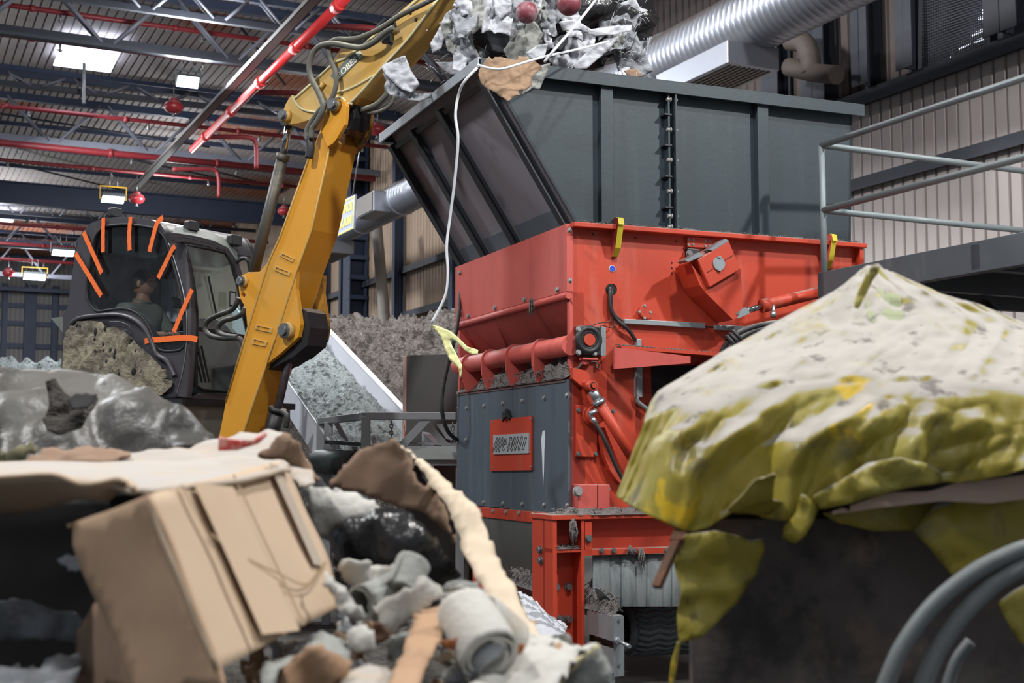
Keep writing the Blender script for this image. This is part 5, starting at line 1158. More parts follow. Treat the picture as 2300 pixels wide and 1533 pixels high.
# lift cylinder below, arm cylinder above
c0, c1, c2 = bp_(657, 770, -.12), bp_(622, 925, -.12), bp_(600, 1010, -.12)
lc = part(ex_, 'lift_cylinder', MB().cyl(c1, c2, .055, n=20).cyl(c1+(c0-c1)*.0, c1+(c0-c1)*.06, .065, n=20), M['black'])
part(ex_, 'piston_rod', MB().cyl(c0, c1, .03, n=18), mat('dark_rod', (120, 112, 116), .25, .8), parent=lc)
part(ex_, 'hose_fitting', MB().tube(smooth_path([bp_(632, 922, -.05), bp_(645, 935, -.05), bp_(642, 960, -.05)]), .02, 8), M['hose'], parent=lc)
a0, a1, a2 = bp_(566, 626, -.12), bp_(637, 345, -.12), bp_(650, 272, -.12)
ac = part(ex_, 'arm_cylinder', MB().cyl(a0, a1, .042, n=24).cyl(a1-(a1-a0).normalized()*.05, a1, .05, n=24), mat('cylinder_grey', (82, 82, 78), .5, .15, .12, 5, [((150, 142, 120), (4, 4, 9), .5, .8, .5)]))
part(ex_, 'piston_rod', MB().cyl(a1, a2, .026, n=20), M['chrome'], parent=ac)
part(ex_, 'rod_eye', MB().cyl(a2-XL*.05, a2+XL*.05, .045, n=20), M['black'], parent=ac)
# ---- arm
aface = [(636, 249), (632, 262), (636, 275), (647, 280), (671, 277), (699, 268), (722, 258), (748, 252), (784, 236), (814, 204), (862, 148), (920, 84), (983, 0), (1090, -140), (1010, -140), (950, -18), (857, 60), (808, 104), (748, 139), (662, 216), (655, 213), (648, 222), (640, 236)]
arm_ = part(ex_, 'arm', MB().prism([bp_(x, y, -.012) for x, y in aface], XL*.235), M['yellow_dusty'], bevel=.004)
part(ex_, 'arm_underside', MB().prism([bp_(x, y, -.03)+V(0, 0, -.004) for x, y in ((795, 232), (814, 206), (862, 150), (920, 86), (983, 2), (976, 2), (914, 84), (856, 148), (806, 205), (788, 230))], XL*.2), M['yellow_grimy'], 'dark yellow underside', parent=arm_)  # underside strip in a darker, blotched yellow
part(ex_, 'arm_bracket', MB().prism([bp_(x, y, -.03) for x, y in ((745, 142), (766, 108), (778, 106), (797, 112), (780, 130), (752, 150))], XL*.15), M['yellow_dusty'], parent=arm_)
part(ex_, 'pulley', MB().cyl(bp_(786, 93, -.0), bp_(786, 93, -.1), .03, n=16).cyl(bp_(775, 97, -.0), bp_(775, 97, -.1), .016, n=12), M['black'], parent=arm_)
mb = MB()
for pts in ([(662, 222), (700, 188), (748, 144), (780, 128), (835, 86), (880, 50), (960, -20)], [(658, 218), (664, 230), (674, 242), (690, 249), (712, 252), (735, 253)], [(752, 208), (775, 203), (800, 192), (822, 180), (842, 168)], [(732, 256), (738, 236), (745, 224), (757, 218), (770, 221), (780, 232), (790, 232)], [(786, 232), (814, 203), (862, 147), (920, 83), (983, -2)]):
    mb.tube(smooth_path([bp_(x, y, -.008) for x, y in pts], 4), .009, 6)
part(ex_, 'weld_seam', mb, M['weld'], parent=arm_)
pin(645, 262, -.01, .032, .04)
part(ex_, 'key_plate', MB().tube([bp_(718, 202, .0), bp_(727, 186, .0)], [.012, .02], 8), M['yellow_dusty'], parent=arm_)
band = [bp_(x, y, -.009) for x, y in ((757, 185), (800, 142), (817, 126), (799, 113), (742, 170))]
lbd = part(ex_, 'label_band', MB().prism(band, -XL*.002), M['arm_label'], 'grey label band with white lettering', parent=arm_)
tx = (bp_(806, 134)-bp_(759, 179)).normalized(); tz = XL.cross(tx); tz = tz if tz.z > 0 else -tz
s0_ = bp_(760, 177, -.0065); ln = (bp_(803, 136)-bp_(760, 177)).length
mb = text_mb('BOBES', .06, s0_, tx, tz, .001, bold=.0012); Lx = max((p-s0_).dot(tx) for p in mb.v)
mb.v = [p+tx*((p-s0_).dot(tx)*(ln/Lx-1)) for p in mb.v]
part(ex_, 'lettering', mb, M['label_white'], parent=lbd)
part(ex_, 'label_square', MB().prism([bp_(x, y, -.0065) for x, y in ((808, 133), (817, 125), (808, 113), (799, 119))], -XL*.001), M['label_white'], parent=lbd)
mb = text_mb('LR', .03, bp_(808, 131, -.005), tx, tz, .0006, bold=.0006)
part(ex_, 'lettering', mb, M['arm_label'], parent=lbd)
part(ex_, 'hose_clamp', MB().bar(bp_(851, 56, .01), bp_(880, 100, .01), .022, .02, XL).cbox(bp_(870, 85, .02), .07, .03, .07, XF, XL, UP).bar(bp_(860, 72, .03), bp_(888, 54, .03), .03, .025, XL), M['hop_rib'], 'black hose clamp', parent=arm_)
for (x, y) in ((922, 29), (935, 44)): part(ex_, 'bolt', MB().hexb(bp_(x, y, -.012), -XL, .01, .01), M['hop_rib'], parent=arm_)
def hose(pts, off, r, m='hose', lab=None): return part(ex_, 'hydraulic_hose', MB().tube(smooth_path([bp_(x, y, off) for x, y in pts], 5), r, 10), M[m], lab)
dh = mat('dust_caked_hose', (92, 92, 86), .85, 0, .2, 9, dust=((186, 184, 166), .0, .9, .85)); M['dh'] = dh
hose(((1000, -20), (960, 4), (900, 34), (856, 63), (830, 76), (803, 86), (780, 88), (759, 88), (744, 94), (737, 108), (740, 124), (746, 142), (752, 158), (755, 175), (754, 195), (746, 219), (734, 233), (722, 243), (706, 263), (694, 282), (688, 297), (689, 312)), .05, .018, 'dh')
hose(((884, 62), (863, 75), (839, 95), (812, 107), (785, 104), (752, 98), (722, 102), (704, 118), (695, 146), (698, 173), (711, 199), (722, 224), (726, 245), (711, 274), (701, 290), (699, 311)), .08, .02, 'dh')
hose(((694, 308), (697, 330), (694, 356)), .06, .03, 'black', 'black hose sleeve')
hose(((812, 247), (835, 240), (852, 230), (868, 212), (870, 200)), -.1, .02, 'dh'); hose(((812, 250), (839, 253), (865, 245), (880, 232), (887, 215)), -.12, .013, 'dh')
hose(((536, 668), (530, 684), (518, 697), (489, 708), (466, 721), (461, 739), (474, 754), (503, 759), (534, 759), (546, 772), (549, 800)), -.2, .02, 'hose'); hose(((552, 690), (545, 703), (530, 712), (503, 720), (490, 734), (492, 747), (510, 754), (536, 757)), -.2, .02, 'hose')
# ================================================================ the driver
hc = onp(322, 636, PIL+XL*.42, XL)
def pp(f, l, u): return hc+XF*f+XL*l+UP*u       # forward, across (away +), up, from the head centre
def skin(nodes, edges, sub=2):
    me = bpy.data.meshes.new('s'); me.from_pydata([tuple(n[0]) for n in nodes], edges, []); ob = bpy.data.objects.new('s', me); COL.objects.link(ob)
    m = ob.modifiers.new('k', 'SKIN'); m.use_smooth_shade = True
    for i, n in enumerate(nodes):
        sv = me.skin_vertices[0].data[i]; r = n[1]; sv.radius = (r, r) if not isinstance(r, tuple) else r; sv.use_root = (i == 0)
    s_ = ob.modifiers.new('u', 'SUBSURF'); s_.levels = sub; s_.render_levels = sub
    dg = bpy.context.evaluated_depsgraph_get(); e = bpy.data.meshes.new_from_object(ob.evaluated_get(dg))
    mb = MB(); mb.add([v.co.copy() for v in e.vertices], [tuple(p.vertices) for p in e.polygons], True)
    bpy.data.objects.remove(ob); bpy.data.meshes.remove(me); bpy.data.meshes.remove(e); return mb
hn = onp(386, 750, PIL+XL*.24, XL); hf = onp(392, 752, PIL+XL*.66, XL)          # hands on the levers
el_n = pp(.10, -.27, -.50); el_f = pp(.12, .27, -.50)
N = [(pp(-.09, 0, -.74), .13), (pp(-.06, 0, -.55), .13), (pp(-.04, 0, -.36), .14), (pp(-.02, 0, -.24), .085), (pp(-.005, 0, -.13), .055), (pp(.0, 0, -.06), .055),
     (pp(-.03, -.17, -.26), .062), (el_n, .045), (el_n.lerp(hn, .55), .038), (hn-XF*.05, .026),
     (pp(-.03, .17, -.26), .062), (el_f, .045), (el_f.lerp(hf, .55), .038), (hf-XF*.05, .026),
     (pp(.02, -.1, -.78), .095), (pp(.40, -.12, -.76), .07), (pp(.42, -.12, -1.14), .05), (pp(.02, .1, -.78), .095), (pp(.40, .12, -.76), .07), (pp(.42, .12, -1.14), .05)]
E = [(0, 1), (1, 2), (2, 3), (3, 4), (4, 5), (3, 6), (6, 7), (7, 8), (8, 9), (3, 10), (10, 11), (11, 12), (12, 13), (0, 14), (14, 15), (15, 16), (0, 17), (17, 18), (18, 19)]
body = skin(N, E)
def headfn(d):                       # d: x forward, y across, z up on the unit sphere
    k = 1.0
    g = lambda x, y, z, s: math.exp(-((d.x-x)**2+(d.y-y)**2+(d.z-z)**2)/s)
    k += .30*g(.98, 0, -.12, .02)+.12*g(.97, 0, .06, .012)            # nose and bridge
    k += .05*g(.9, .3, .28, .05)+.05*g(.9, -.3, .28, .05)               # brows
    k -= .07*g(.9, .33, .08, .03)+.07*g(.9, -.33, .08, .03)             # eye sockets
    k += .07*g(.92, 0, -.42, .02)+.09*g(.82, 0, -.66, .05)             # lips, chin
    k -= .04*g(.9, 0, -.53, .012)
    k -= .10*max(0, -d.z-.35)*(1-max(0, d.x))
    return k
HX = (XF*cos(.5)+XL*sin(.5)); HL = (XL*cos(.5)-XF*sin(.5))
def ph_(f, l, u): return hc+HX*f+HL*l+UP*u
body.ell(hc, .100, .077, .124, 40, 30, HX, HL, UP, headfn)
for sg in (-1, 1): body.ell(ph_(-.01, sg*.079, -.012), .02, .009, .032, 10, 8, HX, HL, UP)
def hand(h, mbx):
    mbx.ell(h-XF*.01, .046, .034, .02, 14, 9, XF, XL, UP)
    for k in range(4):
        a = h+XF*.02+XL*(.026-.0175*k); ln_ = (.052, .062, .058, .045)[k]
        mbx.tube(smooth_path([a, a+XF*ln_*.5+UP*.012, a+XF*ln_*.8-UP*.012, a+XF*ln_*.6-UP*.034], 4), [.0085]*12+[.006], 8)
    a = h-XL*.026-XF*.005; mbx.tube(smooth_path([a, a+XF*.022-XL*.014, a+XF*.046-UP*.006], 4), [.0095]*8+[.007], 8)
hand(hn, body); hand(hf, body)
dr = solo('person', 'driver in a grey-green shirt seated in the excavator cab, hand on a lever', 'person', body, M['person_skin'])
class _R: location = dr.location
def dpart(name, mb, m, lab=None):
    o = bpy.data.objects.new(name, mesh_of(name, mb, m, Vector(dr.location))); COL.objects.link(o); o.parent = dr
    if lab: o['label'] = lab
    return o
hair = MB(); rows = []
for j in range(13):
    th = pi*.56*j/12; r = []
    for i in range(33):
        ph = 2*pi*i/33; d = Vector((sin(th)*cos(ph), sin(th)*sin(ph), cos(th)))
        lim = 1.0 if d.x < .3 else max(.0, 1-(d.x-.3)*.62)
        th2 = th*lim*(1.12 if d.x < -.1 else 1); d = Vector((sin(th2)*cos(ph), sin(th2)*sin(ph), cos(th2)))
        r.append(hc+HX*d.x*.1035+HL*d.y*.081+UP*(d.z*.129)+HX*(-.004))
    rows.append(r)
dpart('hair', MB().grid(rows, True, True), M['hair'])
eyes = MB()
for sg in (-1, 1): eyes.ell(ph_(.083, sg*.032, .012), .012, .012, .009, 10, 8, HX, HL, UP)
dpart('eyes', eyes, M['dark']); 
brow = MB()
for sg in (-1, 1): brow.tube(smooth_path([ph_(.096, sg*.014, .036), ph_(.096, sg*.034, .042), ph_(.080, sg*.054, .034)]), .005, 6)
dpart('eyebrows', brow, M['hair'])
sh_n = [(N[0][0], .145), (N[1][0], .147), (N[2][0], .160), (N[3][0], .122), (pp(-.014, 0, -.165), .074), (N[6][0]+UP*.01, .086), (N[6][0].lerp(N[7][0], .55), .072), (N[6][0].lerp(N[7][0], .95), .062), (N[10][0]+UP*.01, .086), (N[10][0].lerp(N[11][0], .55), .072), (N[10][0].lerp(N[11][0], .95), .062)]
dpart('shirt', skin(sh_n, [(0, 1), (1, 2), (2, 3), (3, 4), (3, 5), (5, 6), (6, 7), (3, 8), (8, 9), (9, 10)]), M['shirt'])
col_ = MB().torus(pp(-.012, 0, -.158), (UP+XF*.2).normalized(), .068, .017, 20, 8); dpart('collar', col_, M['shirt'])
tr_n = [(N[0][0], .15), (N[14][0], .11), (N[15][0], .085), (N[16][0], .062), (N[17][0], .11), (N[18][0], .085), (N[19][0], .062)]
dpart('trousers', skin(tr_n, [(0, 1), (1, 2), (2, 3), (0, 4), (4, 5), (5, 6)]), M['trousers'])
shoe = MB()
for sg in (-1, 1): shoe.ell(pp(.47, sg*.12, -1.19), .13, .05, .045, 14, 9, XF, XL, UP)
dpart('shoes', shoe, M['black'])
# ================================================================ loose sheets, scraps and heaps
def scrap(name, label, cat, px, Y, m, amp=.03, f=6, step=.014, curl=0, curlv=0, tilt=0.0, seed=0, grp=None, thick=.003, Ys=None, bend=None):
    cy = sum(p[1] for p in px)/len(px)
    pts = [at(x, y, (Ys[i] if Ys else Y)+tilt*(cy-y)/100) for i, (x, y) in enumerate(px)]
    mb = sheet(pts, step, bend or crump(amp, f, curl, curlv), seed)
    o = solo(name, label, cat, mb, M[m] if isinstance(m, str) else m, grp)
    s_ = o.modifiers.new('thickness', 'SOLIDIFY'); s_.thickness = thick; s_.offset = -1
    return o
def Z2(pts): return [(600+x*.3803, 950+y*.3803) for x, y in pts]
def Z1(pts): return [(x*.491, 780+y*.491) for x, y in pts]
def Z4(pts): return [(830+x*.2826, y*.2825) for x, y in pts]
# ---------------------------------------------------------------- shredded heap at the wall
rows = []
for j in range(161):
    v = j/160; r = []
    for i in range(281):
        u = i/280; x = 560+u*640
        yt = 712+10*noise.noise(V(x*.013, 1, 5))+5*noise.noise(V(x*.05, 2, 5))+max(0, (720-x))*.12
        top = at(x, yt, 17.0); bot = Vector((top.x*.75, 13.6, 0)); p = top.lerp(bot, v)
        p.z += .35*sin(pi*v)*.6
        d = .22*noise.noise(p*1.1)+.13*noise.noise(p*3.1)+.13*(noise.voronoi(p*6)[0][0]-.4)+.07*noise.noise(p*15)+.04*noise.noise(p*33)
        r.append(p+V(0, -.5, .85)*d)
    rows.append(r)
mb = MB().grid(rows); solo('waste_heap', 'tall heap of brown-grey shredded waste against the tan wall', 'waste heap', mb, M['shred'], kind='stuff')
rows = []
for j in range(41):
    v = j/40; r = []
    for i in range(81):
        u = i/80; x = -160+u*300
        yt = 800+6*noise.noise(V(x*.03, 1, 8))+max(0, x-20)*.16
        top = at(x, yt, 21.0); bot = Vector((top.x*.85, 17.5, 0)); p = top.lerp(bot, v)
        r.append(p+V(0, -.4, .8)*(.2*noise.noise(p*2)+.15*noise.noise(p*6)))
    rows.append(r)
solo('fluff_heap', 'pale fluffy shredded heap at the far left, below the grey back wall', 'waste heap', MB().grid(rows), M['fluff'], kind='stuff')
# ---------------------------------------------------------------- inclined white conveyor full of fluff
R0, R1 = at(930, 950, 11.328), at(692, 697, 15.576); L0 = at(725, 947, 11.328); L1 = L0+(R1-R0)
D = (R1-R0); R1 = R1+D*.15; L1 = L1+D*.15; R0 = R0-D*.12; L0 = L0-D*.12
cv = thing('conveyor', 'inclined white-sided conveyor carrying pale fluff up behind the yellow boom', 'conveyor', Vector(((R0.x+L0.x)/2, R0.y, 0)))
hw = UP*.38
for a, b, s_ in ((R0, R1, 1), (L0, L1, -1)):
    X = (R0-L0).normalized()*s_
    part(cv, 'side_wall', MB().prism([a, b, b-hw, a-hw], X*.012), M['white'], bevel=.003)
    part(cv, 'top_lip', MB().prism([a, b, b+X*.06, a+X*.06], UP*-.012), M['white'])
part(cv, 'belt', MB().prism([L0-UP*.2, R0-UP*.2, R1-UP*.2, L1-UP*.2], UP*-.02), M['black'])
for f in (.45, .8):
    for a, b in ((R0, R1), (L0, L1)):
        p = a.lerp(b, f); part(cv, 'support_leg', MB().bar(Vector((p.x, p.y, 0)), p-hw, .08, .08, V(0, 1)), M['white'])
rows = []
for j in range(301):
    v = j/300; r = []
    for i in range(131):
        u = i/130; p = L0.lerp(R0, .02+.96*u).lerp(L1.lerp(R1, .02+.96*u), v)
        h = -.19+.24*sin(pi*min(1, max(0, .04+.86*u)))**.7*(.75+.5*noise.noise(p*1.6))-.1*max(0, u-.75)*4
        h += .05*noise.noise(p*6)+.07*(noise.voronoi(p*11)[0][0]-.4)+.035*noise.noise(p*24)+.02*noise.noise(p*50)
        r.append(p+UP*max(-.19, h))
    rows.append(r)
solo('fluff', 'pale grey shredded fluff riding on the white conveyor', 'waste', MB().grid(rows), M['fluff'], kind='stuff')
lint('lint_mat', 'speckled lint along the nearer side wall of the white conveyor', [L0+UP*.001, L1+UP*.001, L1-(R0-L0).normalized()*.05+UP*.001, L0-(R0-L0).normalized()*.05+UP*.001], UP, .03, 41, 120, 6, 'fluff')
# ---------------------------------------------------------------- grey belt frame, drum and belt beside the shredder
gf = thing('belt_conveyor', 'grey steel belt conveyor frame with a black drum left of the shredder', 'conveyor', Vector((at(822, 1000, 10.266).x, 8.8, 0)))
C0 = at(822, 934, 10.148); Cr = at(1034, 934, 10.172); Cl = at(721, 946, 11.210)
part(gf, 'top_rail', MB().bar(C0, Cr, .06, .055), M['frame_grey'], bevel=.004); part(gf, 'top_rail', MB().bar(C0, Cl, .06, .055), M['frame_grey'], bevel=.004)
def g0(p, z=0): return Vector((p.x, p.y, z))
for p in (C0, Cl, Cr, at(738, 948, 10.974), Cl+(Cr-C0)): part(gf, 'post', MB().bar(g0(p), p, .065, .065, V(0, 1)), M['frame_grey'], bevel=.004)
part(gf, 'diagonal_brace', MB().bar(at(962, 938, 10.172), at(880, 1025, 10.172), .06, .05, V(0, 1)), M['frame_grey']); part(gf, 'diagonal_brace', MB().bar(at(952, 945, 10.620), at(1002, 1000, 10.620), .05, .05, V(0, 1)), M['frame_grey'])
part(gf, 'diagonal_brace', MB().bar(at(756, 950, 10.974), at(778, 990, 10.974), .04, .04, V(0, 1)), M['frame_grey'])
part(gf, 'lower_rail', MB().bar(at(735, 992, 10.856), at(820, 998, 10.266), .05, .03), M['hop_rib']); part(gf, 'lower_rail', MB().bar(at(905, 994, 10.502), at(1040, 998, 10.502), .05, .02), M['frame_grey']); part(gf, 'lower_rail', MB().bar(at(930, 1036, 10.148), at(1042, 1036, 10.148), .05, .06), M['frame_grey'])
part(gf, 'gusset_plate', MB().prism([at(x, y, 10.561) for x, y in ((980, 952), (1030, 952), (1022, 990), (1002, 985))], V(0, .01)), M['galv'])
part(gf, 'belt', MB().prism([at(790, 1003, 10.266), at(1045, 1000, 10.266), at(1045, 1030, 10.089), at(850, 1030, 10.089)], V(0, 0, -.01)), mat('belt_rubber', (84, 92, 90), .65, 0, .1, 4), bevel=.0)
dr_ = part(gf, 'drum', MB().cyl(at(716, 1036, 10.974), at(800, 1040, 10.325), .098, n=32), M['drum'], 'smooth black tail drum')
part(gf, 'drum_shaft', MB().cyl(at(682, 1036, 11.210), at(716, 1036, 10.974), .02, n=12).cyl(at(800, 1040, 10.325), at(815, 1041, 10.242), .03, n=12), M['steel'], parent=dr_)
part(gf, 'drum_rim', MB().torus(at(800, 1040, 10.325), at(800, 1040, 10.325)-at(716, 1036, 10.974), .085, .012, 28, 8), M['black'], parent=dr_)
part(gf, 'valve', MB().cbox(at(1031, 932, 10.030), .05, .06, .1).cyl(at(1024, 918, 10.030), at(1034, 918, 10.030), .01), M['black'])
for (x, y0, y1, lab) in ((879, 945, 990, 'short steel chain hanging below the grey top rail by the diagonal brace'), (1017, 950, 995, 'short steel chain hanging below the grey rail next to the shredder')):
    mb = MB(); a, b = at(x, y0, 10.219), at(x, y1, 10.219); nl = 6
    for k in range(nl):
        c = a.lerp(b, (k+.5)/nl); ax = V(1, 0) if k % 2 else V(0, 1); r_ = .013
        mb.tube([c+UP*(.019*sin(2*pi*i/14))+ax*(r_*cos(2*pi*i/14)) for i in range(14)], .0045, 6, closed=True)
    solo('chain', lab, 'chain', mb, M['steel'])
# dark panelled bin
bn = thing('waste_bin', 'dark grey panelled bin with a chipped pinkish edge behind the grey frame', 'bin', g0(at(980, 925, 11.210)))
b0, b1 = at(913, 860, 11.151), at(1050, 860, 10.974); zt_ = at(913, 797, 11.151).z; X = (b1-b0); X.z = 0; Yv = UP.cross(X.normalized())
part(bn, 'front_panel', MB().box(g0(b0), X, Yv*.05, UP*zt_), M['bin_dark'], bevel=.004)
part(bn, 'side_panel', MB().box(g0(b0)-X.normalized()*.035, X.normalized()*.035, Yv*.8, UP*(zt_-.01)), M['bin_edge'], 'chipped pinkish board edge', bevel=.004)
part(bn, 'back_panel', MB().box(g0(b0)+Yv*.75, X, Yv*.05, UP*zt_), M['bin_dark'])
# hanging cable, white strap and rag
solo('power_cable', 'thick black cable hanging in a loop left of the shredder', 'cable', MB().tube(smooth_path([at(1036, 560, 9.95), at(1032, 680, 9.7), at(1024, 745, 9.6), at(1006, 818, 9.6), at(994, 876, 9.6), at(993, 923, 9.6), at(1003, 962, 9.65), at(1021, 983, 9.75), at(1042, 990, 9.9)]), .015, 10), M['hose'])
def strap(name, label, pts, w, m, seed=0, tw=.5):
    P = resample(smooth_path([at(*p) for p in pts], 6), 60); rows = [[], []]
    for k, p in enumerate(P):
        d = (P[min(59, k+1)]-P[max(0, k-1)]).normalized(); s_ = d.cross(V(0, 1)).normalized(); a = tw*noise.noise(V(k*.07, seed, 2))*2
        e = s_*cos(a)+d.cross(s_)*sin(a); rows[0].append(p+e*w); rows[1].append(p-e*w)
    o = solo(name, label, 'strap', MB().grid(rows), M[m]); q = o.modifiers.new('thickness', 'SOLIDIFY'); q.thickness = .002; return o
strap('plastic_strap', 'long white plastic strap dangling from the hopper down past its flared front', ((1072, 152, 7.35), (1042, 184, 7.35), (1029, 216, 7.4), (1023, 261, 7.4), (1029, 313, 7.4), (1022, 400, 7.45), (1011, 487, 7.5), (1003, 554, 7.5), (1006, 607, 7.5), (1001, 659, 7.5), (983, 700, 7.5), (968, 726, 7.5)), .008, 'strap_white', 1)
strap('plastic_strap', 'white plastic strap looping across the brown cardboard on the hopper rim', ((1072, 145, 7.3), (1095, 152, 7.26), (1125, 155, 7.24), (1160, 146, 7.24), (1220, 128, 7.3), (1300, 110, 7.7), (1370, 92, 8.1)), .007, 'strap_white', 2)
strap('plastic_strap', 'white plastic strap slanting up from the hopper rim into the waste', ((1222, 140, 7.3), (1255, 100, 7.3), (1290, 60, 7.6), (1330, 10, 7.9), (1350, -20, 8.0)), .008, 'strap_white', 3)
rg = [at(x, y, 7.5) for x, y in ((966, 727), (985, 732), (1012, 743), (1030, 758), (1050, 778), (1074, 785), (1073, 796), (1062, 796), (1046, 788), (1026, 768), (1008, 758), (1015, 775), (1028, 800), (1038, 820), (1036, 840), (1033, 852), (1031, 838), (1030, 826), (1010, 808), (1000, 785), (990, 755))]
o = solo('film_rag', 'torn pale yellow film rag fluttering at the end of the white strap', 'rag', sheet(rg, .008, crump(.02, 9), 3), M['rag_yellow']); o.modifiers.new('thickness', 'SOLIDIFY').thickness = .002
# ---------------------------------------------------------------- clump of waste dropping into the hopper
rr = random.Random(11)
mb = MB().ell(at(1235, 40, 9.0), .66, .5, .42, 40, 26, fn=lambda d: 1+.28*noise.noise(d*2.3)+.16*noise.noise(d*6))
solo('waste_clump', 'dark tangled core of the waste clump above the hopper', 'waste', mb, M['bag_black'], kind='stuff')
big = [
 ('film_sheet', 'lilac-white film sheet hanging over the far end of the hopper front rim', 'plastic film', Z4([(90, 530), (130, 500), (280, 440), (300, 480), (330, 560), (370, 620), (400, 670), (330, 740), (240, 700), (130, 600)]), 8.42, 'plastic_white', .05, 7),
 ('film_sheet', 'crumpled clear-grey film below the lilac-white sheet, beside the arm', 'plastic film', Z4([(100, 570), (180, 620), (260, 710), (380, 740), (520, 730), (480, 770), (390, 800), (300, 790), (160, 750), (110, 690), (130, 640)]), 8.45, 'plastic_grey', .06, 9),
 ('film_sheet', 'pale bowl-curled film piece left of the brown cardboard', 'plastic film', Z4([(520, 490), (640, 490), (760, 470), (850, 500), (880, 540), (820, 590), (740, 605), (640, 585), (570, 540)]), 8.60, 'plastic_white', .03, 5),
 ('felt_scrap', 'grey felt flap draped at the left side of the clump', 'felt', Z4([(680, 110), (760, 60), (830, 40), (870, 110), (890, 210), (840, 260), (780, 290), (690, 310), (640, 240), (650, 160)]), 8.65, 'felt', .05, 5),
 ('felt_scrap', 'long dark-grey felt strip hanging under the flap at the left of the clump', 'felt', Z4([(640, 310), (780, 290), (800, 380), (790, 450), (700, 460), (650, 400)]), 8.65, 'plastic_grey', .05, 6),
 ('film_sheet', 'tall draped white-grey film in the middle of the clump', 'plastic film', Z4([(960, 60), (1060, 20), (1140, 40), (1150, 160), (1180, 280), (1210, 390), (1080, 420), (980, 400), (940, 300), (930, 180)]), 8.35, 'plastic_grey', .07, 5),
 ('film_sheet', 'bright ragged film tip at the top of the middle drape', 'plastic film', Z4([(990, 40), (1060, 20), (1140, 20), (1140, 100), (1080, 110), (1040, 160), (1000, 100)]), 8.25, 'plastic_white', .05, 8),
 ('felt_scrap', 'folded grey felt between the middle drape and the red globe', 'felt', Z4([(1150, 180), (1230, 210), (1320, 290), (1300, 350), (1260, 390), (1200, 370), (1160, 290)]), 8.35, 'felt', .06, 7),
 ('film_sheet', 'white film corner sticking up behind the brown cardboard', 'plastic film', Z4([(1240, 420), (1330, 360), (1420, 345), (1400, 420), (1380, 470), (1280, 470)]), 8.10, 'plastic_white', .03, 7),
 ('felt_scrap', 'ragged grey felt scrap at the right end of the brown cardboard', 'felt', Z4([(1290, 590), (1380, 510), (1440, 500), (1400, 600), (1350, 710), (1290, 700), (1210, 760), (1230, 690)]), 7.72, 'felt', .04, 9),
 ('film_sheet', 'wide white film drape at the right end of the clump', 'plastic film', Z4([(1800, 130), (1900, 60), (2050, 0), (2100, -60), (2150, 60), (2220, 80), (2140, 140), (2110, 220), (2000, 260), (1880, 260), (1790, 200)]), 8.75, 'plastic_white', .07, 5),
 ('film_sheet', 'long pale film strip falling to the rim at the right of the clump', 'plastic film', Z4([(1580, 540), (1640, 490), (1760, 380), (1880, 300), (1990, 280), (1900, 400), (1800, 480), (1720, 550)]), 8.45, 'plastic_white', .04, 7),
 ('film_sheet', 'grey film tail drooping over the rim beside the silver duct', 'plastic film', Z4([(1980, 260), (2110, 240), (2160, 340), (2240, 520), (2260, 560), (2180, 600), (2100, 560), (1980, 560), (1990, 420)]), 8.80, 'plastic_grey', .07, 6),
 ('film_sheet', 'twisted white film ribbon crossing the right half of the clump', 'plastic film', Z4([(1500, 170), (1620, 150), (1760, 230), (1940, 200), (2090, 190), (2090, 240), (1960, 270), (1800, 290), (1660, 240), (1540, 240)]), 8.40, 'plastic_white', .05, 7),
 ('film_sheet', 'bright film streaming past the left edge of the clump', 'plastic film', Z4([(540, 240), (600, 110), (700, 40), (780, 20), (720, 90), (640, 150), (600, 280), (570, 380), (500, 420), (480, 340)]), 8.35, 'plastic_white', .05, 8),
 ('film_sheet', 'dark folded film behind the long strip at the right of the clump', 'plastic film', Z4([(1420, 130), (1520, 120), (1560, 250), (1600, 400), (1540, 520), (1430, 500), (1400, 320)]), 8.60, 'plastic_grey', .06, 6),
 ('card_scrap', 'brown stained scrap near the duct end of the hopper rim', 'cardboard', Z4([(2020, 560), (2120, 540), (2180, 610), (2060, 610)]), 8.75, 'card_dark', .02, 7)]
for i, (nm, lab, cat, px, Y, m, amp, f) in enumerate(big): scrap(nm, lab, cat, px, Y, m, amp, f, .012, seed=i, tilt=-.05)
cb = [(1075, 145), (1092, 130), (1098, 126), (1108, 138), (1108, 131), (1130, 134), (1152, 140), (1162, 141), (1164, 129), (1190, 132), (1219, 139), (1205, 158), (1194, 172), (1194, 190), (1180, 202), (1164, 206), (1168, 216), (1150, 224), (1142, 233), (1120, 220), (1098, 200), (1080, 178), (1074, 160)]
scrap('card_scrap', 'torn brown cardboard piece folded over the near corner of the hopper rim', 'cardboard', cb, 7.4, mat('kraft_card', (142, 116, 92), .8, 0, .08, 5, [((120, 96, 72), 6, .55, .75, .4)], bump=.15, bs=14), .035, 7, .008, seed=31, curl=-.07, tilt=.12, thick=.005)
for (x, y, r, lab) in ((1183, 28, .068, 'dusty red plastic globe caught in the middle of the clump'), (1278, 8, .075, 'second dusty red globe at the top of the clump, cut by the picture edge')):
    solo('plastic_globe', lab, 'globe', MB().ell(at(x, y, 8.1), r*1.03, r*1.03, r*1.03, 24, 16), mat('dusty_red_plastic', (126, 56, 68), .45, 0, .2, 8, [((168, 152, 158), 7, .45, .7, .75)]))
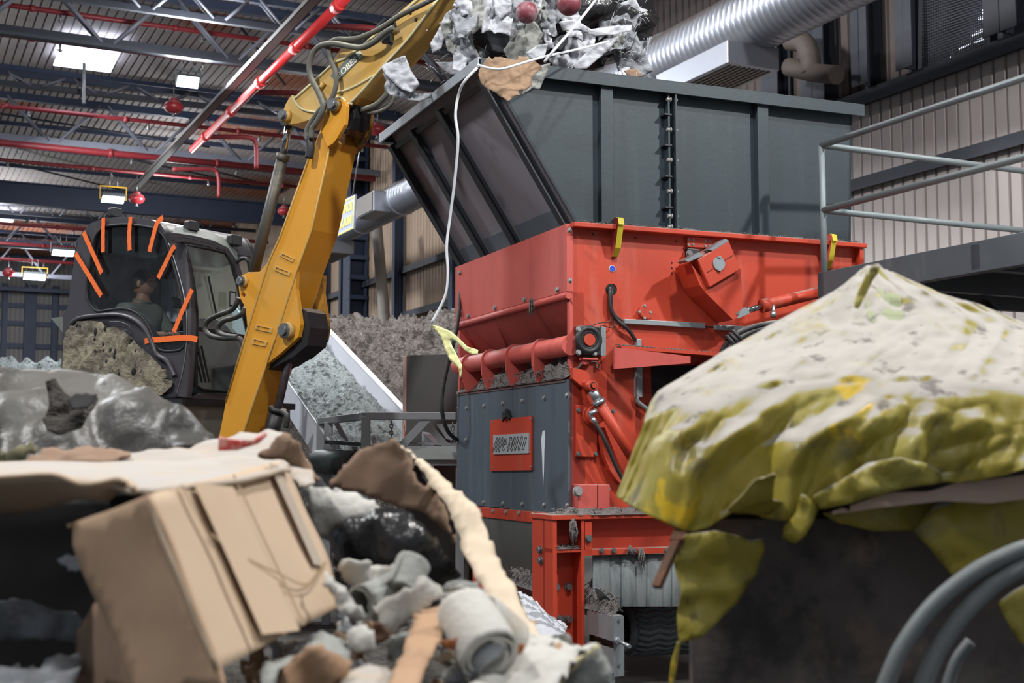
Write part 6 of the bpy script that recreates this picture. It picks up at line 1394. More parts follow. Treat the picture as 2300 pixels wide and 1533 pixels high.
for k in range(38):
    x = rr.uniform(995, 1430); y = rr.uniform(-60, 118); s_ = rr.uniform(30, 78); n_ = 2*rr.randint(4, 6); a0 = rr.uniform(0, 6); el = rr.uniform(.35, .8); ro = rr.uniform(-.7, .7)
    pq = [(s_*(1 if i % 2 else rr.uniform(.62, .95))*rr.uniform(.75, 1)*cos(a0+2*pi*i/n_)*el, s_*(1 if i % 2 else rr.uniform(.62, .95))*sin(a0+2*pi*i/n_)) for i in range(n_)]
    px = [(x+a*cos(ro)-b*sin(ro), y+a*sin(ro)+b*cos(ro)) for a, b in pq]
    dx = (x-1225)/230; dy = (y-50)/130; Y = 8.95+.0016*(x-1225)-.6*sqrt(max(.05, 1-min(1, dx*dx*.6+dy*dy*.6)))+rr.uniform(-.05, .1)
    scrap('film_scrap', 'small crumpled film scrap packed into the clump above the hopper', 'plastic film', px, Y, rr.choice(['plastic_grey', 'plastic_grey', 'felt', 'plastic_white', 'plastic_white']), .10, 6, .010, seed=50+k, grp='small film scraps in the clump', tilt=rr.uniform(-.2, .2))
# fibres
mb = MB()
for k in range(110):
    x = rr.choice([rr.uniform(940, 1010), rr.uniform(1380, 1460), rr.uniform(990, 1440)]); y = rr.uniform(0, 190); p = at(x, y, rr.uniform(8.3, 8.8))
    d = Vector((rr.uniform(-1, 1), rr.uniform(-.4, .4), rr.uniform(-1, .6)))*.06; mb.tube([p, p+d*.5+V(0, 0, .01), p+d], [.002, .0018, .0008], 4)
solo('loose_fibres', 'fine white fibres sticking out all around the waste clump', 'fibres', mb, M['plastic_white'], kind='stuff')
# ---------------------------------------------------------------- under the shredder
def tyre(c, ax, R, w, label, seed=0):
    c = Vector(c); ax = Vector(ax).normalized(); u = ax.orthogonal().normalized(); v = ax.cross(u)
    prof = [(-.5, .62), (-.52, .8), (-.48, .93), (-.38, .99), (0, 1.0), (.38, .99), (.48, .93), (.52, .8), (.5, .62)]
    rows = [[c+ax*(a*w)+(u*cos(2*pi*i/48)+v*sin(2*pi*i/48))*(R*r) for i in range(48)] for a, r in prof]
    t_ = thing('tyre', label, 'tyre', c-UP*R)
    part(t_, 'casing', MB().grid(rows, True, True), M['tyre'])
    mb = MB()
    for k in range(26):
        for s_ in (-1, 1):
            P = []
            for j in range(5):
                a = s_*(.02+.44*j/4); th = 2*pi*(k+.5*(s_ > 0))/26+.1*((j % 2)*2-1)*.6
                P.append(c+ax*(a*w)+(u*cos(th)+v*sin(th))*(R*1.005))
            mb.tube(P, .014, 5)
    part(t_, 'tread', mb, M['tyre']); return t_
tyre(at(1500, 1408, 8.35), E1, .155, .62, 'worn chevron-tread tyre lying under the rubber skirt of the shredder')
gb_ = thing('belt_tensioner', 'galvanised slotted steel tensioner box at the foot of the red base post', 'bracket', g0(at(1360, 1440, 7.45)))
G0, G1, G2 = at(1318, 1370, 7.75), at(1378, 1386, 7.3), at(1400, 1384, 7.35)
hb_ = .3
part(gb_, 'side_plate', MB().box(G0-UP*hb_, G1-G0, V(.004, .01), UP*.13).box(G0-UP*hb_+UP*.17, G1-G0, V(.004, .01), UP*.13), M['galv'])
part(gb_, 'end_plate', MB().box(G1-UP*(hb_+.02), G2-G1, V(.005, .012), UP*(hb_+.02)), M['galv'], bevel=.002)
part(gb_, 'top_plate', MB().prism([G0, G1, G2, G2+(G0-G1)], UP*.006), M['galv'])
part(gb_, 'inner_plate', MB().box(G0-UP*hb_+V(.02, .1), G1-G0, V(.004, .01), UP*.3), M['rust'])
for z in (-.02, -.26): part(gb_, 'bolt', MB().hexb(G1.lerp(G2, .5)+UP*z, V(.1, -1), .008, .008), M['steel'])
part(gb_, 'threaded_rod', MB().cyl(at(1386, 1437, 7.32), at(1414, 1451, 7.15), .011, n=12).cyl(at(1384, 1436, 7.33), at(1391, 1440, 7.28), .02, n=12), M['silver'])
for q in (.1, .9): p = G0.lerp(G1, q); part(gb_, 'stand', MB().bar(g0(p), p-UP*hb_, .04, .04, V(0, 1)), M['galv'])
scrap('steel_offcut', 'bent grey sheet offcut with lint lying on the tensioner box', 'offcut', [(1335, 1320), (1345, 1322), (1400, 1375), (1372, 1372), (1345, 1350)], 7.55, 'galv', .01, 8, .008, tilt=-.4, seed=2)
lint('lint_mat', 'grey lint piled beside the tensioner box under the skirt', [at(1314, 1365, 7.75), at(1375, 1380, 7.35), at(1390, 1370, 7.6), at(1325, 1315, 7.95)], UP, .07, 61, 40, 20)
lint('lint_mat', 'grey lint drift on the low beam in front of the shredder belly', [at(1150, 1310, 8.2), at(1206, 1330, 7.9), at(1206, 1295, 8.3), at(1150, 1288, 8.5)], UP, .05, 62, 40, 16)
# corrugated plastic stack
mb = MB().ell(V(at(1195, 1400, 6.2).x, 6.15, .05), .2, .35, .52, 30, 16, fn=lambda d: 1+.12*noise.noise(d*4)+.06*noise.noise(d*11))
solo('waste_mound', 'low dark waste mound under the corrugated plastic stack', 'waste', mb, M['pile'], kind='stuff')
for k in range(9):
    px = [(1160+k*4, 1322+k*9), (1190+k*6, 1338+k*8), (1252+k*2.5, 1392+k*3.5), (1276-k*1, 1404+k*2), (1262-k*3, 1418+k*1), (1200-k*2, 1392+k*4)]
    scrap('corrugated_sheet', ('topmost' if k == 0 else '')+' white-grey corrugated plastic sheet in the stack at the foot of the red post' if k == 0 else 'white-grey corrugated plastic sheet inside the stack at the foot of the red post', 'plastic sheet', px, 6.4-k*.05, 'plastic_white' if k % 2 == 0 else 'plastic_grey', .03, 14, .012, seed=70+k, tilt=.3, grp=None if k == 0 else 'lower corrugated sheets at the red post')
# ================================================================ yellow tarpaulin over the dark machine on the right
def row(pts, n): return resample(smooth_path([at(x, y, Y) for x, y, Y in pts], 5), n)
NC = 150
apexL, apexR = (1950, 603, 3.35), (1990, 606, 3.35)
r_top = row([(1905, 640, 3.34), (1930, 612, 3.3), (1950, 600, 3.3), (1965, 596, 3.3), (1985, 606, 3.3), (2010, 620, 3.32), (2030, 634, 3.34)], NC)
r_mid = row([(1690, 752, 3.32), (1740, 764, 3.2), (1820, 745, 3.14), (1900, 735, 3.1), (1980, 730, 3.08), (2060, 725, 3.08), (2140, 722, 3.1), (2220, 725, 3.14), (2320, 750, 3.2), (2420, 780, 3.25)], NC)
r_rim = row([(1480, 881, 3.1), (1540, 884, 2.98), (1660, 876, 2.88), (1780, 866, 2.84), (1900, 858, 2.82), (2020, 858, 2.8), (2140, 856, 2.78), (2300, 862, 2.76), (2460, 870, 2.74)], NC)
r_sk1 = row([(1436, 985, 3.08), (1500, 1000, 2.9), (1600, 1010, 2.82), (1720, 1000, 2.78), (1840, 985, 2.76), (1960, 975, 2.76), (2080, 970, 2.74), (2200, 970, 2.72), (2330, 975, 2.72), (2480, 980, 2.7)], NC)
r_bot = row([(1388, 1111, 3.06), (1430, 1140, 2.92), (1500, 1180, 2.86), (1545, 1196, 2.84), (1590, 1186, 2.84), (1650, 1148, 2.8), (1690, 1150, 2.8), (1760, 1176, 2.78), (1800, 1150, 2.78), (1850, 1128, 2.78), (1930, 1118, 2.76), (2010, 1096, 2.74), (2100, 1082, 2.72), (2200, 1078, 2.72), (2320, 1060, 2.7), (2490, 1045, 2.68)], NC)
def bez_rows(rows, k):
    out = []
    for a in range(len(rows)-1):
        p0 = rows[max(0, a-1)]; p1, p2 = rows[a], rows[a+1]; p3 = rows[min(len(rows)-1, a+2)]
        for j in range(k):
            t = j/k
            out.append([p.lerp(q, t)*.55+(.5*((2*p)+(q-o)*t+(2*o-5*p+4*q-r_)*t*t+(3*p-o-3*q+r_)*t**3))*.45 for o, p, q, r_ in zip(p0, p1, p2, p3)])
    return out+[rows[-1]]
R_ = bez_rows([r_top, r_mid, r_rim, r_sk1, r_bot], 26); nr_ = len(R_)
for j, r in enumerate(R_):
    f = j/(nr_-1)
    for i, p in enumerate(r):
        u = i/(NC-1)
        if f < .5: d = .028*(ridged(V(u*8, f*1.3, 3), 1.0)-.3)*min(1, f*6)+.02*(facet(V(u*10, f*6, 4), 1.0)-.4)+.012*noise.noise(p*8)+.008*noise.noise(p*22)
        else:
            g = min(1, (f-.5)*5); w = u*11+.9*noise.noise(V(u*4, f*3, 7))
            d = g*(.05*(1-abs(noise.noise(V(w*.55+f*1.2, f*1.5, 1)))*2.4)+.03*(facet(V(u*9+f*2, f*5, 2), 1.0)-.4)+.012*(ridged(V(u*26+f*3, f*2, 5), 1.0)-.4)+.01*noise.noise(p*12))
        r[i] = p+Vector((0, -1, .25))*d
tarp_m = mat('yellow_tarp', (158, 144, 54), .44, 0, .12, 3, [((176, 170, 96), (3.4, 3.4, 1.4), .46, .66, .7), ((228, 190, 36), 3.1, .56, .62, .85), ((92, 88, 66), 6.5, .55, .66, .6), ((58, 54, 46), (10, 10, 2.6), .59, .68, .75)], bump=.25, bs=8, bdist=.012)
t = NT(tarp_m); b_ = t.n['Principled BSDF']; src = b_.inputs['Base Color'].links[0].from_socket
g_ = t.new('ShaderNodeNewGeometry'); sx = t.new('ShaderNodeSeparateXYZ'); t.link(g_.outputs['Normal'], sx.inputs[0])
co = t.co()
f_ = t.mul(t.ramp(sx.outputs[2], .52, .70), t.ramp(t.noise(co, 5, 6, .65), .22, .46)); o1 = t.mix(t.mul(f_, .96), src, lin((176, 171, 166)))
cl = t.mul(t.mul(t.ramp(t.noise(co, 15, 6, .65), .57, .66), f_), .75); o1 = t.mix(cl, o1, lin((92, 86, 84)))
t.link(o1, b_.inputs['Base Color'])
rr_ = t.new('ShaderNodeMapRange'); t.link(f_, rr_.inputs[0]); rr_.inputs[3].default_value = .42; rr_.inputs[4].default_value = .95; t.link(rr_.outputs[0], b_.inputs['Roughness'])
M['tarp'] = tarp_m
tp = thing('tarpaulin', 'grubby yellow tarpaulin peaked over the dark machine, thick with pale dust', 'tarpaulin', at(1950, 1100, 3.3))
tb = part(tp, 'cover', MB().grid(R_), M['tarp'])
q = tb.modifiers.new('thickness', 'SOLIDIFY'); q.thickness = .004; q.offset = -1
# back half, sloping down from the peak on the far side
bk = [r_top, row([(1640, 800, 4.3), (1800, 760, 4.35), (1960, 740, 4.4), (2120, 745, 4.4), (2440, 790, 4.3)], NC), row([(1600, 1060, 4.4), (1800, 1060, 4.5), (2100, 1060, 4.5), (2440, 1060, 4.4)], NC)]
part(tp, 'cover_back', MB().grid([r[::-1] for r in bez_rows(bk, 8)]), M['tarp'])
for s_, (ra, rb2) in ((0, (0, 0)),):
    rows = [[r[0] for r in R_], [a.lerp(b, .5) for a, b in zip([r[0] for r in R_], resample([r[0] for r in bez_rows(bk, 8)], nr_))], resample([r[0] for r in bez_rows(bk, 8)], nr_)]
    part(tp, 'cover_side', MB().grid([r[::-1] for r in rows]), M['tarp'])
re_ = [r[-1] for r in R_]; be_ = resample([r[-1] for r in bez_rows(bk, 8)], nr_)
part(tp, 'cover_side', MB().grid([re_, [a.lerp(b, .5) for a, b in zip(re_, be_)], be_]), M['tarp'])
def tflap(nm, lab, pts, Y, amp=.03, f=7, m='tarp', seed=0, tilt=0, curl=0, Ys=None):
    cy = sum(p[1] for p in pts)/len(pts)
    mb = sheet([at(x, y, (Ys[i] if Ys else Y)+tilt*(cy-y)/100) for i, (x, y) in enumerate(pts)], .012, crump(amp, f, curl), seed)
    o = part(tp, nm, mb, M[m], lab); q = o.modifiers.new('thickness', 'SOLIDIFY'); q.thickness = .003; return o
tflap('hanging_corner', 'gathered corner of the tarpaulin hanging down', [(1512, 1225), (1540, 1200), (1600, 1190), (1650, 1200), (1690, 1215), (1718, 1205), (1722, 1240), (1700, 1300), (1668, 1345), (1620, 1395), (1570, 1432), (1528, 1446), (1522, 1400), (1530, 1320), (1515, 1270)], 2.8, .05, 6, seed=3)
tflap('hanging_strip', 'narrow dangling strip of tarpaulin', [(1522, 1440), (1530, 1440), (1522, 1490), (1512, 1545), (1502, 1545), (1508, 1490)], 2.78, .01, 9, seed=4)
tflap('lower_fold', 'folded triangle of tarpaulin under the skirt', [(1632, 1142), (1680, 1100), (1732, 1068), (1745, 1068), (1735, 1120), (1772, 1140), (1780, 1165), (1740, 1172), (1690, 1160)], 2.72, .03, 6, seed=5, tilt=-.2)
tflap('lower_fold', 'curled tongue of tarpaulin hanging from the skirt', [(1795, 1108), (1830, 1125), (1850, 1140), (1830, 1165), (1805, 1200), (1785, 1222), (1764, 1206), (1770, 1180), (1790, 1150)], 2.7, .03, 6, seed=6, curl=-.04)
tflap('scorched_fold', 'blackened rolled edge of the tarpaulin', [(1830, 1115), (1880, 1085), (1950, 1040), (2010, 1028), (2080, 1040), (2130, 1062), (2120, 1085), (2050, 1092), (1980, 1112), (1900, 1132), (1850, 1145)], 2.69, .05, 9, mat('scorched_tarp', (128, 116, 56), .8, 0, .2, 8, [((42, 38, 34), 9, .42, .56, .9)]).name and 'tarp', 7)
tflap('second_skirt', 'lower layer of the tarpaulin below the pink strap', [(1850, 1152), (1960, 1130), (2080, 1130), (2200, 1110), (2330, 1090), (2340, 1180), (2200, 1195), (2090, 1200), (2060, 1192), (1960, 1192), (1880, 1172)], 2.86, .04, 5, seed=8)
tflap('second_skirt', 'big lower corner of the tarpaulin at the right edge', [(2058, 1192), (2110, 1130), (2200, 1110), (2330, 1090), (2340, 1260), (2230, 1260), (2150, 1298), (2100, 1240)], 2.8, .04, 5, seed=9)
tflap('loose_corner', 'loose tarpaulin corner behind the hoses at the picture edge', [(2242, 1352), (2280, 1325), (2340, 1300), (2340, 1470), (2300, 1448), (2270, 1410)], 2.75, .03, 8, seed=10)
tflap('torn_peak', 'ragged torn yellow edge at the peak', [(1918, 690), (1922, 668), (1936, 640), (1944, 615), (1958, 598), (1978, 596), (1974, 612), (1958, 632), (1952, 655), (1934, 680), (1930, 694)], 3.08, .03, 10, seed=11)
pk = part(tp, 'peak_lining', sheet([at(x, y, 3.2-(y-632)*.0016) for x, y in ((1944, 640), (1990, 632), (2020, 650), (2032, 690), (2030, 740), (1990, 760), (1950, 700))], .012, crump(.03, 7), 12), mat('sage_lining', (150, 158, 120), .6, 0, .12, 4), 'sage green lining showing inside the torn peak')
solo('pink_strap', 'dusty pale pink fabric band tucked under the yellow tarpaulin skirt', 'strap', sheet([at(x, y, 2.74) for x, y in ((1845, 1157), (1930, 1130), (2010, 1105), (2090, 1104), (2150, 1085), (2240, 1075), (2330, 1062), (2330, 1118), (2230, 1130), (2120, 1125), (2000, 1138), (1900, 1152))], .014, crump(.03, 5), 15), M['pink_strap'])
dm = thing('covered_machine', 'big dark mottled machine body standing under the yellow tarpaulin', 'machine', Vector((at(1950, 1300, 3.2).x, 3.4, 0)))
x0, x1 = at(1548, 1300, 3.0).x, at(2450, 1300, 3.0).x
zt2 = at(1700, 1165, 2.97).z
rows = []
for j in range(25):
    z = zt2*(j/24); r = []
    for i in range(61):
        u = i/60; p = Vector((x0+(x1-x0)*u, 2.97+.04*noise.noise(V(u*5, z*4, 1))+.03*max(0, .1-u)*10*0, z)); r.append(p)
    rows.append(r)
part(dm, 'front_panel', MB().grid(rows, True), M['machine_dark'])
part(dm, 'body', MB().prism([V(x0, 3.03, 0), V(x1, 3.03, 0), V(x1+.2, 4.15, 0), V(.62, 4.15, 0)], V(0, 0, zt2)), M['machine_dark'], bevel=.03)
part(dm, 'upper_box', MB().box(V(at(1680, 1100, 3.2).x, 3.2, zt2), V(1.05, 0), V(0, .8), V(0, 0, .22)), M['machine_dark'], bevel=.03)
part(dm, 'mast', MB().cyl(V(at(1966, 700, 3.42).x, 3.45, zt2), at(1966, 622, 3.42), .02, n=10), M['rust'])
part(dm, 'strap_clip', MB().bar(at(1475, 1318, 2.75), at(1520, 1215, 2.8), .02, .012).bar(at(1520, 1215, 2.8), at(1540, 1175, 2.86), .03, .012), M['rust'], 'dark metal bar sticking out under the tarpaulin corner')
for i, pts in enumerate((((1975, 1580), (1992, 1530), (2020, 1465), (2060, 1402), (2110, 1345), (2180, 1290), (2250, 1252), (2330, 1225)), ((2055, 1580), (2075, 1530), (2105, 1465), (2145, 1402), (2195, 1345), (2250, 1300), (2330, 1262)), ((2120, 1580), (2130, 1535), (2150, 1480), (2180, 1440)))):
    solo('hydraulic_hose', ('upper thick grey hose arching across the dark machine', 'lower thick grey hose arching across the dark machine', 'dim hose stub curving beside the two thick grey hoses')[i], 'hose', MB().tube(smooth_path([at(x, y, 2.5+.12*(i == 2)) for x, y in pts]+([at(2430, 1225+i*35, 2.55), at(2490, 1260+i*35, 2.75), at(2510, 1280+i*35, 2.98)] if i < 2 else []), 6), .0165 if i < 2 else .012, 14), M['hose_grey'])
# ================================================================ pile of cardboard, film and felt in front
rows = []
def pile_z(x, y):
    b = .84 if x < .1 else .84-.5*(x-.1)
    return max(.02, b*min(1, max(0, (5.2-y)/1.6))*(1 if y > 1.2 else 1)+.10*noise.noise(V(x*2.6, y*2.6, 1))+.06*noise.noise(V(x*7, y*7, 3)))
for j in range(91):
    y = 1.25+4.0*j/90; rows.append([V(-2.6+3.7*i/110, y, pile_z(-2.6+3.7*i/110, y)) for i in range(111)])
solo('waste_pile', 'dark mixed waste base under the foreground cardboard and film', 'waste pile', MB().grid(rows), M['pile'], kind='stuff')
M['lining'] = mat('box_shade_black', (30, 29, 30), .8)  # black stands in for deep shade inside the box and the torn hole
FG = [
 ('plastic_sheet', 'large dusty grey plastic sheet with a torn hole, left edge of the pile', 'plastic sheet', Z1([(-40, 100), (0, 95), (80, 90), (130, 60), (280, 35), (420, 35), (520, 90), (640, 180), (800, 300), (980, 400), (985, 450), (800, 470), (560, 470), (300, 470), (120, 500), (-40, 520)]), 3.4, 'film_dark', .07, 2.6, .02, dict(tilt=.14, bend=lambda w, u, v: .05*sin(pi*v)+crump(.10, 2.6)(w, u, v))),
 ('card_scrap', 'torn layered cardboard lump under the grey plastic sheet', 'cardboard', Z1([(100, 500), (180, 455), (300, 438), (440, 434), (520, 442), (600, 462), (480, 500), (400, 525), (100, 528)]), 2.95, 'card_dark', .03, 9, .012, dict(tilt=.2)),
 ('foam_scrap', 'greenish foam chunk at the left picture edge under the grey plastic sheet', 'foam', Z1([(-30, 480), (40, 470), (125, 428), (165, 470), (110, 510), (60, 530), (-30, 540)]), 2.9, mat('greenish_foam', (122, 118, 92), .9, 0, .15, 9), .03, 8, .012, dict()),
 ('cardboard_sheet', 'pale dusty cardboard panel with red tape behind the big box', 'cardboard', Z1([(380, 530), (560, 478), (700, 452), (900, 425), (1100, 402), (1290, 380), (1370, 450), (1440, 590), (1380, 612), (1300, 520), (1000, 540), (700, 545)]), 2.95, 'card_pale', .03, 4, .016, dict(tilt=.5)),
 ('cardboard_sheet', 'torn brown cardboard flap curling at the right end of the red-taped panel', 'cardboard', Z1([(1185, 500), (1230, 445), (1290, 385), (1345, 425), (1380, 500), (1420, 560), (1460, 612), (1390, 615), (1340, 560), (1290, 515)]), 2.85, 'card_dark', .03, 6, .012, dict(curl=.05)),
 ('torn_cardboard', 'tall torn piece of stained brown cardboard curling up beside the grey frame', 'cardboard', Z2([(320, 370), (380, 325), (440, 270), (540, 165), (640, 125), (740, 92), (800, 130), (850, 200), (880, 290), (920, 360), (925, 440), (960, 355), (1010, 430), (1060, 520), (1090, 640), (1130, 760), (1060, 640), (960, 540), (880, 500), (760, 480), (660, 440), (560, 415), (440, 390)]), 2.95, 'card_dark', .03, 5, .012, dict(curl=-.10)),
 ('cardboard_band', 'long pale cardboard band sweeping down from the torn brown piece', 'cardboard', Z2([(745, 92), (800, 115), (870, 160), (960, 235), (1060, 325), (1160, 425), (1235, 505), (1295, 610), (1345, 720), (1405, 845), (1475, 985), (1545, 1115), (1640, 1260), (1660, 1330), (1500, 1340), (1390, 1200), (1330, 1060), (1250, 910), (1165, 760), (1125, 610), (1085, 510), (1020, 410), (960, 345), (930, 300), (890, 220), (830, 160)]), 2.8, mat('band_cardboard', (214, 196, 172), .8, 0, .06, 4, [((186, 160, 132), 4, .55, .8, .5)], bump=.1, bs=12), .025, 7, .014, dict(tilt=.12)),
 ('felt_sheet', 'off-white felt sheet tucked behind the right edge of the big box', 'felt', Z2([(205, 370), (310, 380), (430, 395), (530, 430), (650, 465), (655, 520), (560, 570), (450, 590), (370, 650), (350, 720), (290, 640), (250, 520)]), 2.85, 'felt_white', .05, 5, .014, dict()),
 ('plastic_bag', 'shiny black plastic bag bulging in the middle of the pile', 'bag', Z2([(340, 700), (380, 610), (470, 565), (560, 565), (600, 530), (660, 480), (760, 490), (860, 530), (940, 600), (1010, 700), (1070, 800), (1150, 920), (1050, 990), (900, 960), (760, 900), (600, 880), (480, 840), (390, 820)]), 2.75, 'bag_black', .06, 4, .014, dict(curl=-.12, curlv=-.06)),
 ('foam_scrap', 'cream foam lump with brown stains below the black bag', 'foam', Z2([(405, 855), (470, 795), (540, 835), (595, 785), (615, 900), (610, 990), (520, 985), (440, 930)]), 2.5, 'felt_white', .06, 7, .012, dict()),
 ('felt_scrap', 'upright pale felt scrap between the cream lump and the grey curl', 'felt', Z2([(600, 850), (690, 850), (760, 830), (830, 850), (830, 930), (740, 990), (640, 990), (605, 940)]), 2.52, 'felt_white', .04, 6, .012, dict()),
 ('felt_scrap', 'broad smooth off-white sheet leaning in the middle of the pile', 'felt', Z2([(612, 1080), (720, 1020), (830, 975), (940, 905), (1020, 955), (1035, 1040), (900, 1110), (800, 1180), (740, 1250), (690, 1215), (655, 1130)]), 2.38, 'felt_white', .02, 3, .012, dict(curl=-.03)),
 ('felt_scrap', 'grey felt bending over the off-white roll under the cardboard band', 'felt', Z2([(1020, 985), (1090, 935), (1170, 920), (1250, 960), (1310, 1050), (1370, 1190), (1330, 1180), (1250, 1080), (1170, 1030), (1090, 1030)]), 2.5, 'felt', .04, 5, .012, dict(curl=-.05)),
 ('felt_scrap', 'white felt tongue under the bending grey felt', 'felt', Z2([(1040, 1010), (1120, 960), (1200, 980), (1270, 1050), (1240, 1090), (1150, 1060), (1080, 1080)]), 2.46, 'felt_white', .04, 5, .012, dict()),
 ('cardboard_strip', 'long brown cardboard strip standing on edge at the front of the pile', 'cardboard', Z2([(860, 1105), (960, 1070), (1100, 1035), (1135, 1040), (1090, 1120), (1030, 1230), (980, 1340), (920, 1450), (880, 1560), (690, 1560), (740, 1450), (790, 1370), (840, 1220), (880, 1130)]), 2.2, 'kraft', .015, 4, .012, dict(tilt=.3)),
 ('felt_stack', 'thick folded felt slab with a cream edge at the right end of the pile', 'felt', Z2([(1150, 1530), (1260, 1420), (1400, 1330), (1520, 1270), (1650, 1215), (1790, 1170), (1870, 1215), (1950, 1300), (1900, 1330), (1790, 1430), (1690, 1530), (1690, 1580), (1150, 1580)]), 2.3, 'felt_white', .05, 4, .012, dict(tilt=.4)),
 ('felt_stack', 'fibrous grey end of the folded felt slab at the right end of the pile', 'felt', Z2([(1960, 1300), (2010, 1390), (2035, 1480), (2045, 1580), (1700, 1580), (1800, 1440), (1900, 1350)]), 2.25, 'felt', .03, 8, .01, dict()),
 ('foam_strip', 'cream yellow foam strip along the edge of the folded felt slab', 'foam', Z2([(1700, 1530), (1800, 1430), (1890, 1340), (1955, 1298), (1965, 1318), (1880, 1390), (1780, 1490), (1730, 1580), (1690, 1580)]), 2.24, mat('cream_foam', (224, 212, 164), .85, 0, .06, 8), .015, 8, .01, dict()),
 ('cardboard_scrap', 'curled pinkish brown cardboard at the lower left of the pile', 'cardboard', Z2([(40, 1510), (140, 1400), (240, 1310), (330, 1285), (420, 1350), (490, 1420), (470, 1510), (380, 1570), (40, 1570)]), 2.05, 'kraft', .05, 5, .012, dict(curl=-.05)),
 ('cardboard_scrap', 'flat pinkish cardboard bit at the bottom of the pile left of the long strip', 'cardboard', Z2([(440, 1470), (560, 1400), (700, 1400), (760, 1430), (700, 1560), (430, 1560)]), 2.1, 'card_pale', .02, 5, .012, dict(tilt=.3)),
 ('felt_scrap', 'dark grey felt flap in the shade under the big box', 'felt', Z2([(-20, 1320), (120, 1240), (260, 1170), (370, 1110), (480, 1170), (500, 1260), (420, 1300), (280, 1270), (120, 1340), (-20, 1400)]), 2.15, 'felt', .05, 5, .012, dict(tilt=.3)),
 ('plastic_sheet', 'greyish film crumpled at the bottom between strip and felt slab', 'plastic film', Z2([(1180, 1390), (1300, 1290), (1420, 1270), (1420, 1340), (1280, 1430), (1200, 1530), (1120, 1560), (1040, 1560), (1090, 1450)]), 2.2, 'plastic_grey', .05, 6, .012, dict()),
 ('card_scrap', 'rust-brown cardboard bit on top of the white roll', 'cardboard', Z2([(1010, 1310), (1060, 1285), (1110, 1265), (1140, 1330), (1080, 1335)]), 2.2, mat('rusty_card', (164, 100, 58), .85), .02, 8, .008, dict()),
 ('card_scrap', 'small orange-brown bit beside the felt slab', 'cardboard', Z2([(1430, 1370), (1470, 1320), (1530, 1310), (1500, 1360), (1450, 1395)]), 2.25, mat('rusty_card', (164, 100, 58), .85), .02, 8, .008, dict()),
 ('card_scrap', 'tan cardboard corner under the rust-brown bit', 'cardboard', Z2([(980, 1390), (1080, 1340), (1190, 1350), (1200, 1400), (1090, 1395), (1000, 1410)]), 2.22, 'card', .02, 7, .01, dict()),
 ('film_scrap', 'dark brown curled scrap left of the broad off-white sheet', 'plastic film', Z2([(630, 1170), (700, 1210), (740, 1260), (700, 1300), (640, 1310), (600, 1250)]), 2.3, mat('dark_brown_scrap', (96, 66, 48), .7), .04, 7, .01, dict()),
 ('film_scrap', 'white film scrap dangling in the dark mouth of the big box', 'plastic film', Z1([(252, 970), (300, 950), (345, 960), (380, 1000), (360, 1020), (300, 1025)]), 2.3, 'plastic_white', .03, 7, .01, dict()),
 ('plastic_sheet', 'pale green-grey film heap at the bottom left corner under the box flap', 'plastic film', Z1([(-40, 1420), (60, 1395), (160, 1430), (250, 1420), (400, 1370), (360, 1450), (300, 1540), (-40, 1560)]), 2.15, 'plastic_grey', .05, 5, .012, dict(tilt=.5)),
 ('plastic_sheet', 'dim grey scrap heap inside the dark mouth of the big box', 'plastic film', Z1([(-40, 1180), (80, 1150), (200, 1200), (330, 1230), (420, 1290), (420, 1380), (300, 1360), (150, 1330), (-40, 1370)]), 2.5, 'plastic_grey', .08, 5, .014, dict()),
 ('felt_scrap', 'whitish fibrous scrap spilling below the right corner of the big box', 'felt', Z2([(330, 880), (410, 930), (480, 1010), (560, 1110), (600, 1160), (520, 1160), (420, 1090), (370, 1000)]), 2.35, 'felt_white', .05, 8, .01, dict()),
 ('felt_scrap', 'white-grey lump left of the brown strip, lower middle of the pile', 'felt', Z2([(470, 1240), (540, 1200), (620, 1230), (640, 1310), (600, 1370), (520, 1360), (470, 1310)]), 2.2, 'felt_white', .05, 7, .01, dict()),
 ('felt_scrap', 'greenish grey felt fold right of the white-grey lump', 'felt', Z2([(700, 1290), (760, 1250), (840, 1230), (830, 1310), (780, 1400), (720, 1430), (680, 1380)]), 2.25, 'felt', .05, 7, .01, dict())]
for i, (nm, lab, cat, px, Y, m, amp, f, st, kw) in enumerate(FG):
    o = scrap(nm, lab, cat, px if i == 0 else ragged(px, 7 if 'felt' in nm or 'foam' in nm else 5, i), Y, m, amp*(1.35 if 'felt' in nm else 1), f, st, seed=100+i, thick=.005, **kw)
    if i == 0: film0 = o
def child(o, root, name, lab):
    for k in ('label', 'category', 'group'):
        if k in o: del o[k]
    o.name = name; o['label'] = lab; o.parent = root; o.matrix_parent_inverse = Matrix.Translation(-root.location)
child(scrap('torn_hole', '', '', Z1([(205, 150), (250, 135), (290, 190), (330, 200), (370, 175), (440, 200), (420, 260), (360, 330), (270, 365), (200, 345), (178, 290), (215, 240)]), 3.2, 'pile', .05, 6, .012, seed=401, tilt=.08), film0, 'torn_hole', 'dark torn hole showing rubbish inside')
child(scrap('hole_shade', '', '', Z1([(300, 230), (345, 195), (440, 200), (400, 265), (330, 280)]), 3.17, 'lining', .02, 6, .012, seed=402, tilt=.08), film0, 'hole_shadow', 'black patch painted for the shade in the torn hole')  # black patch painted as the shade inside the hole
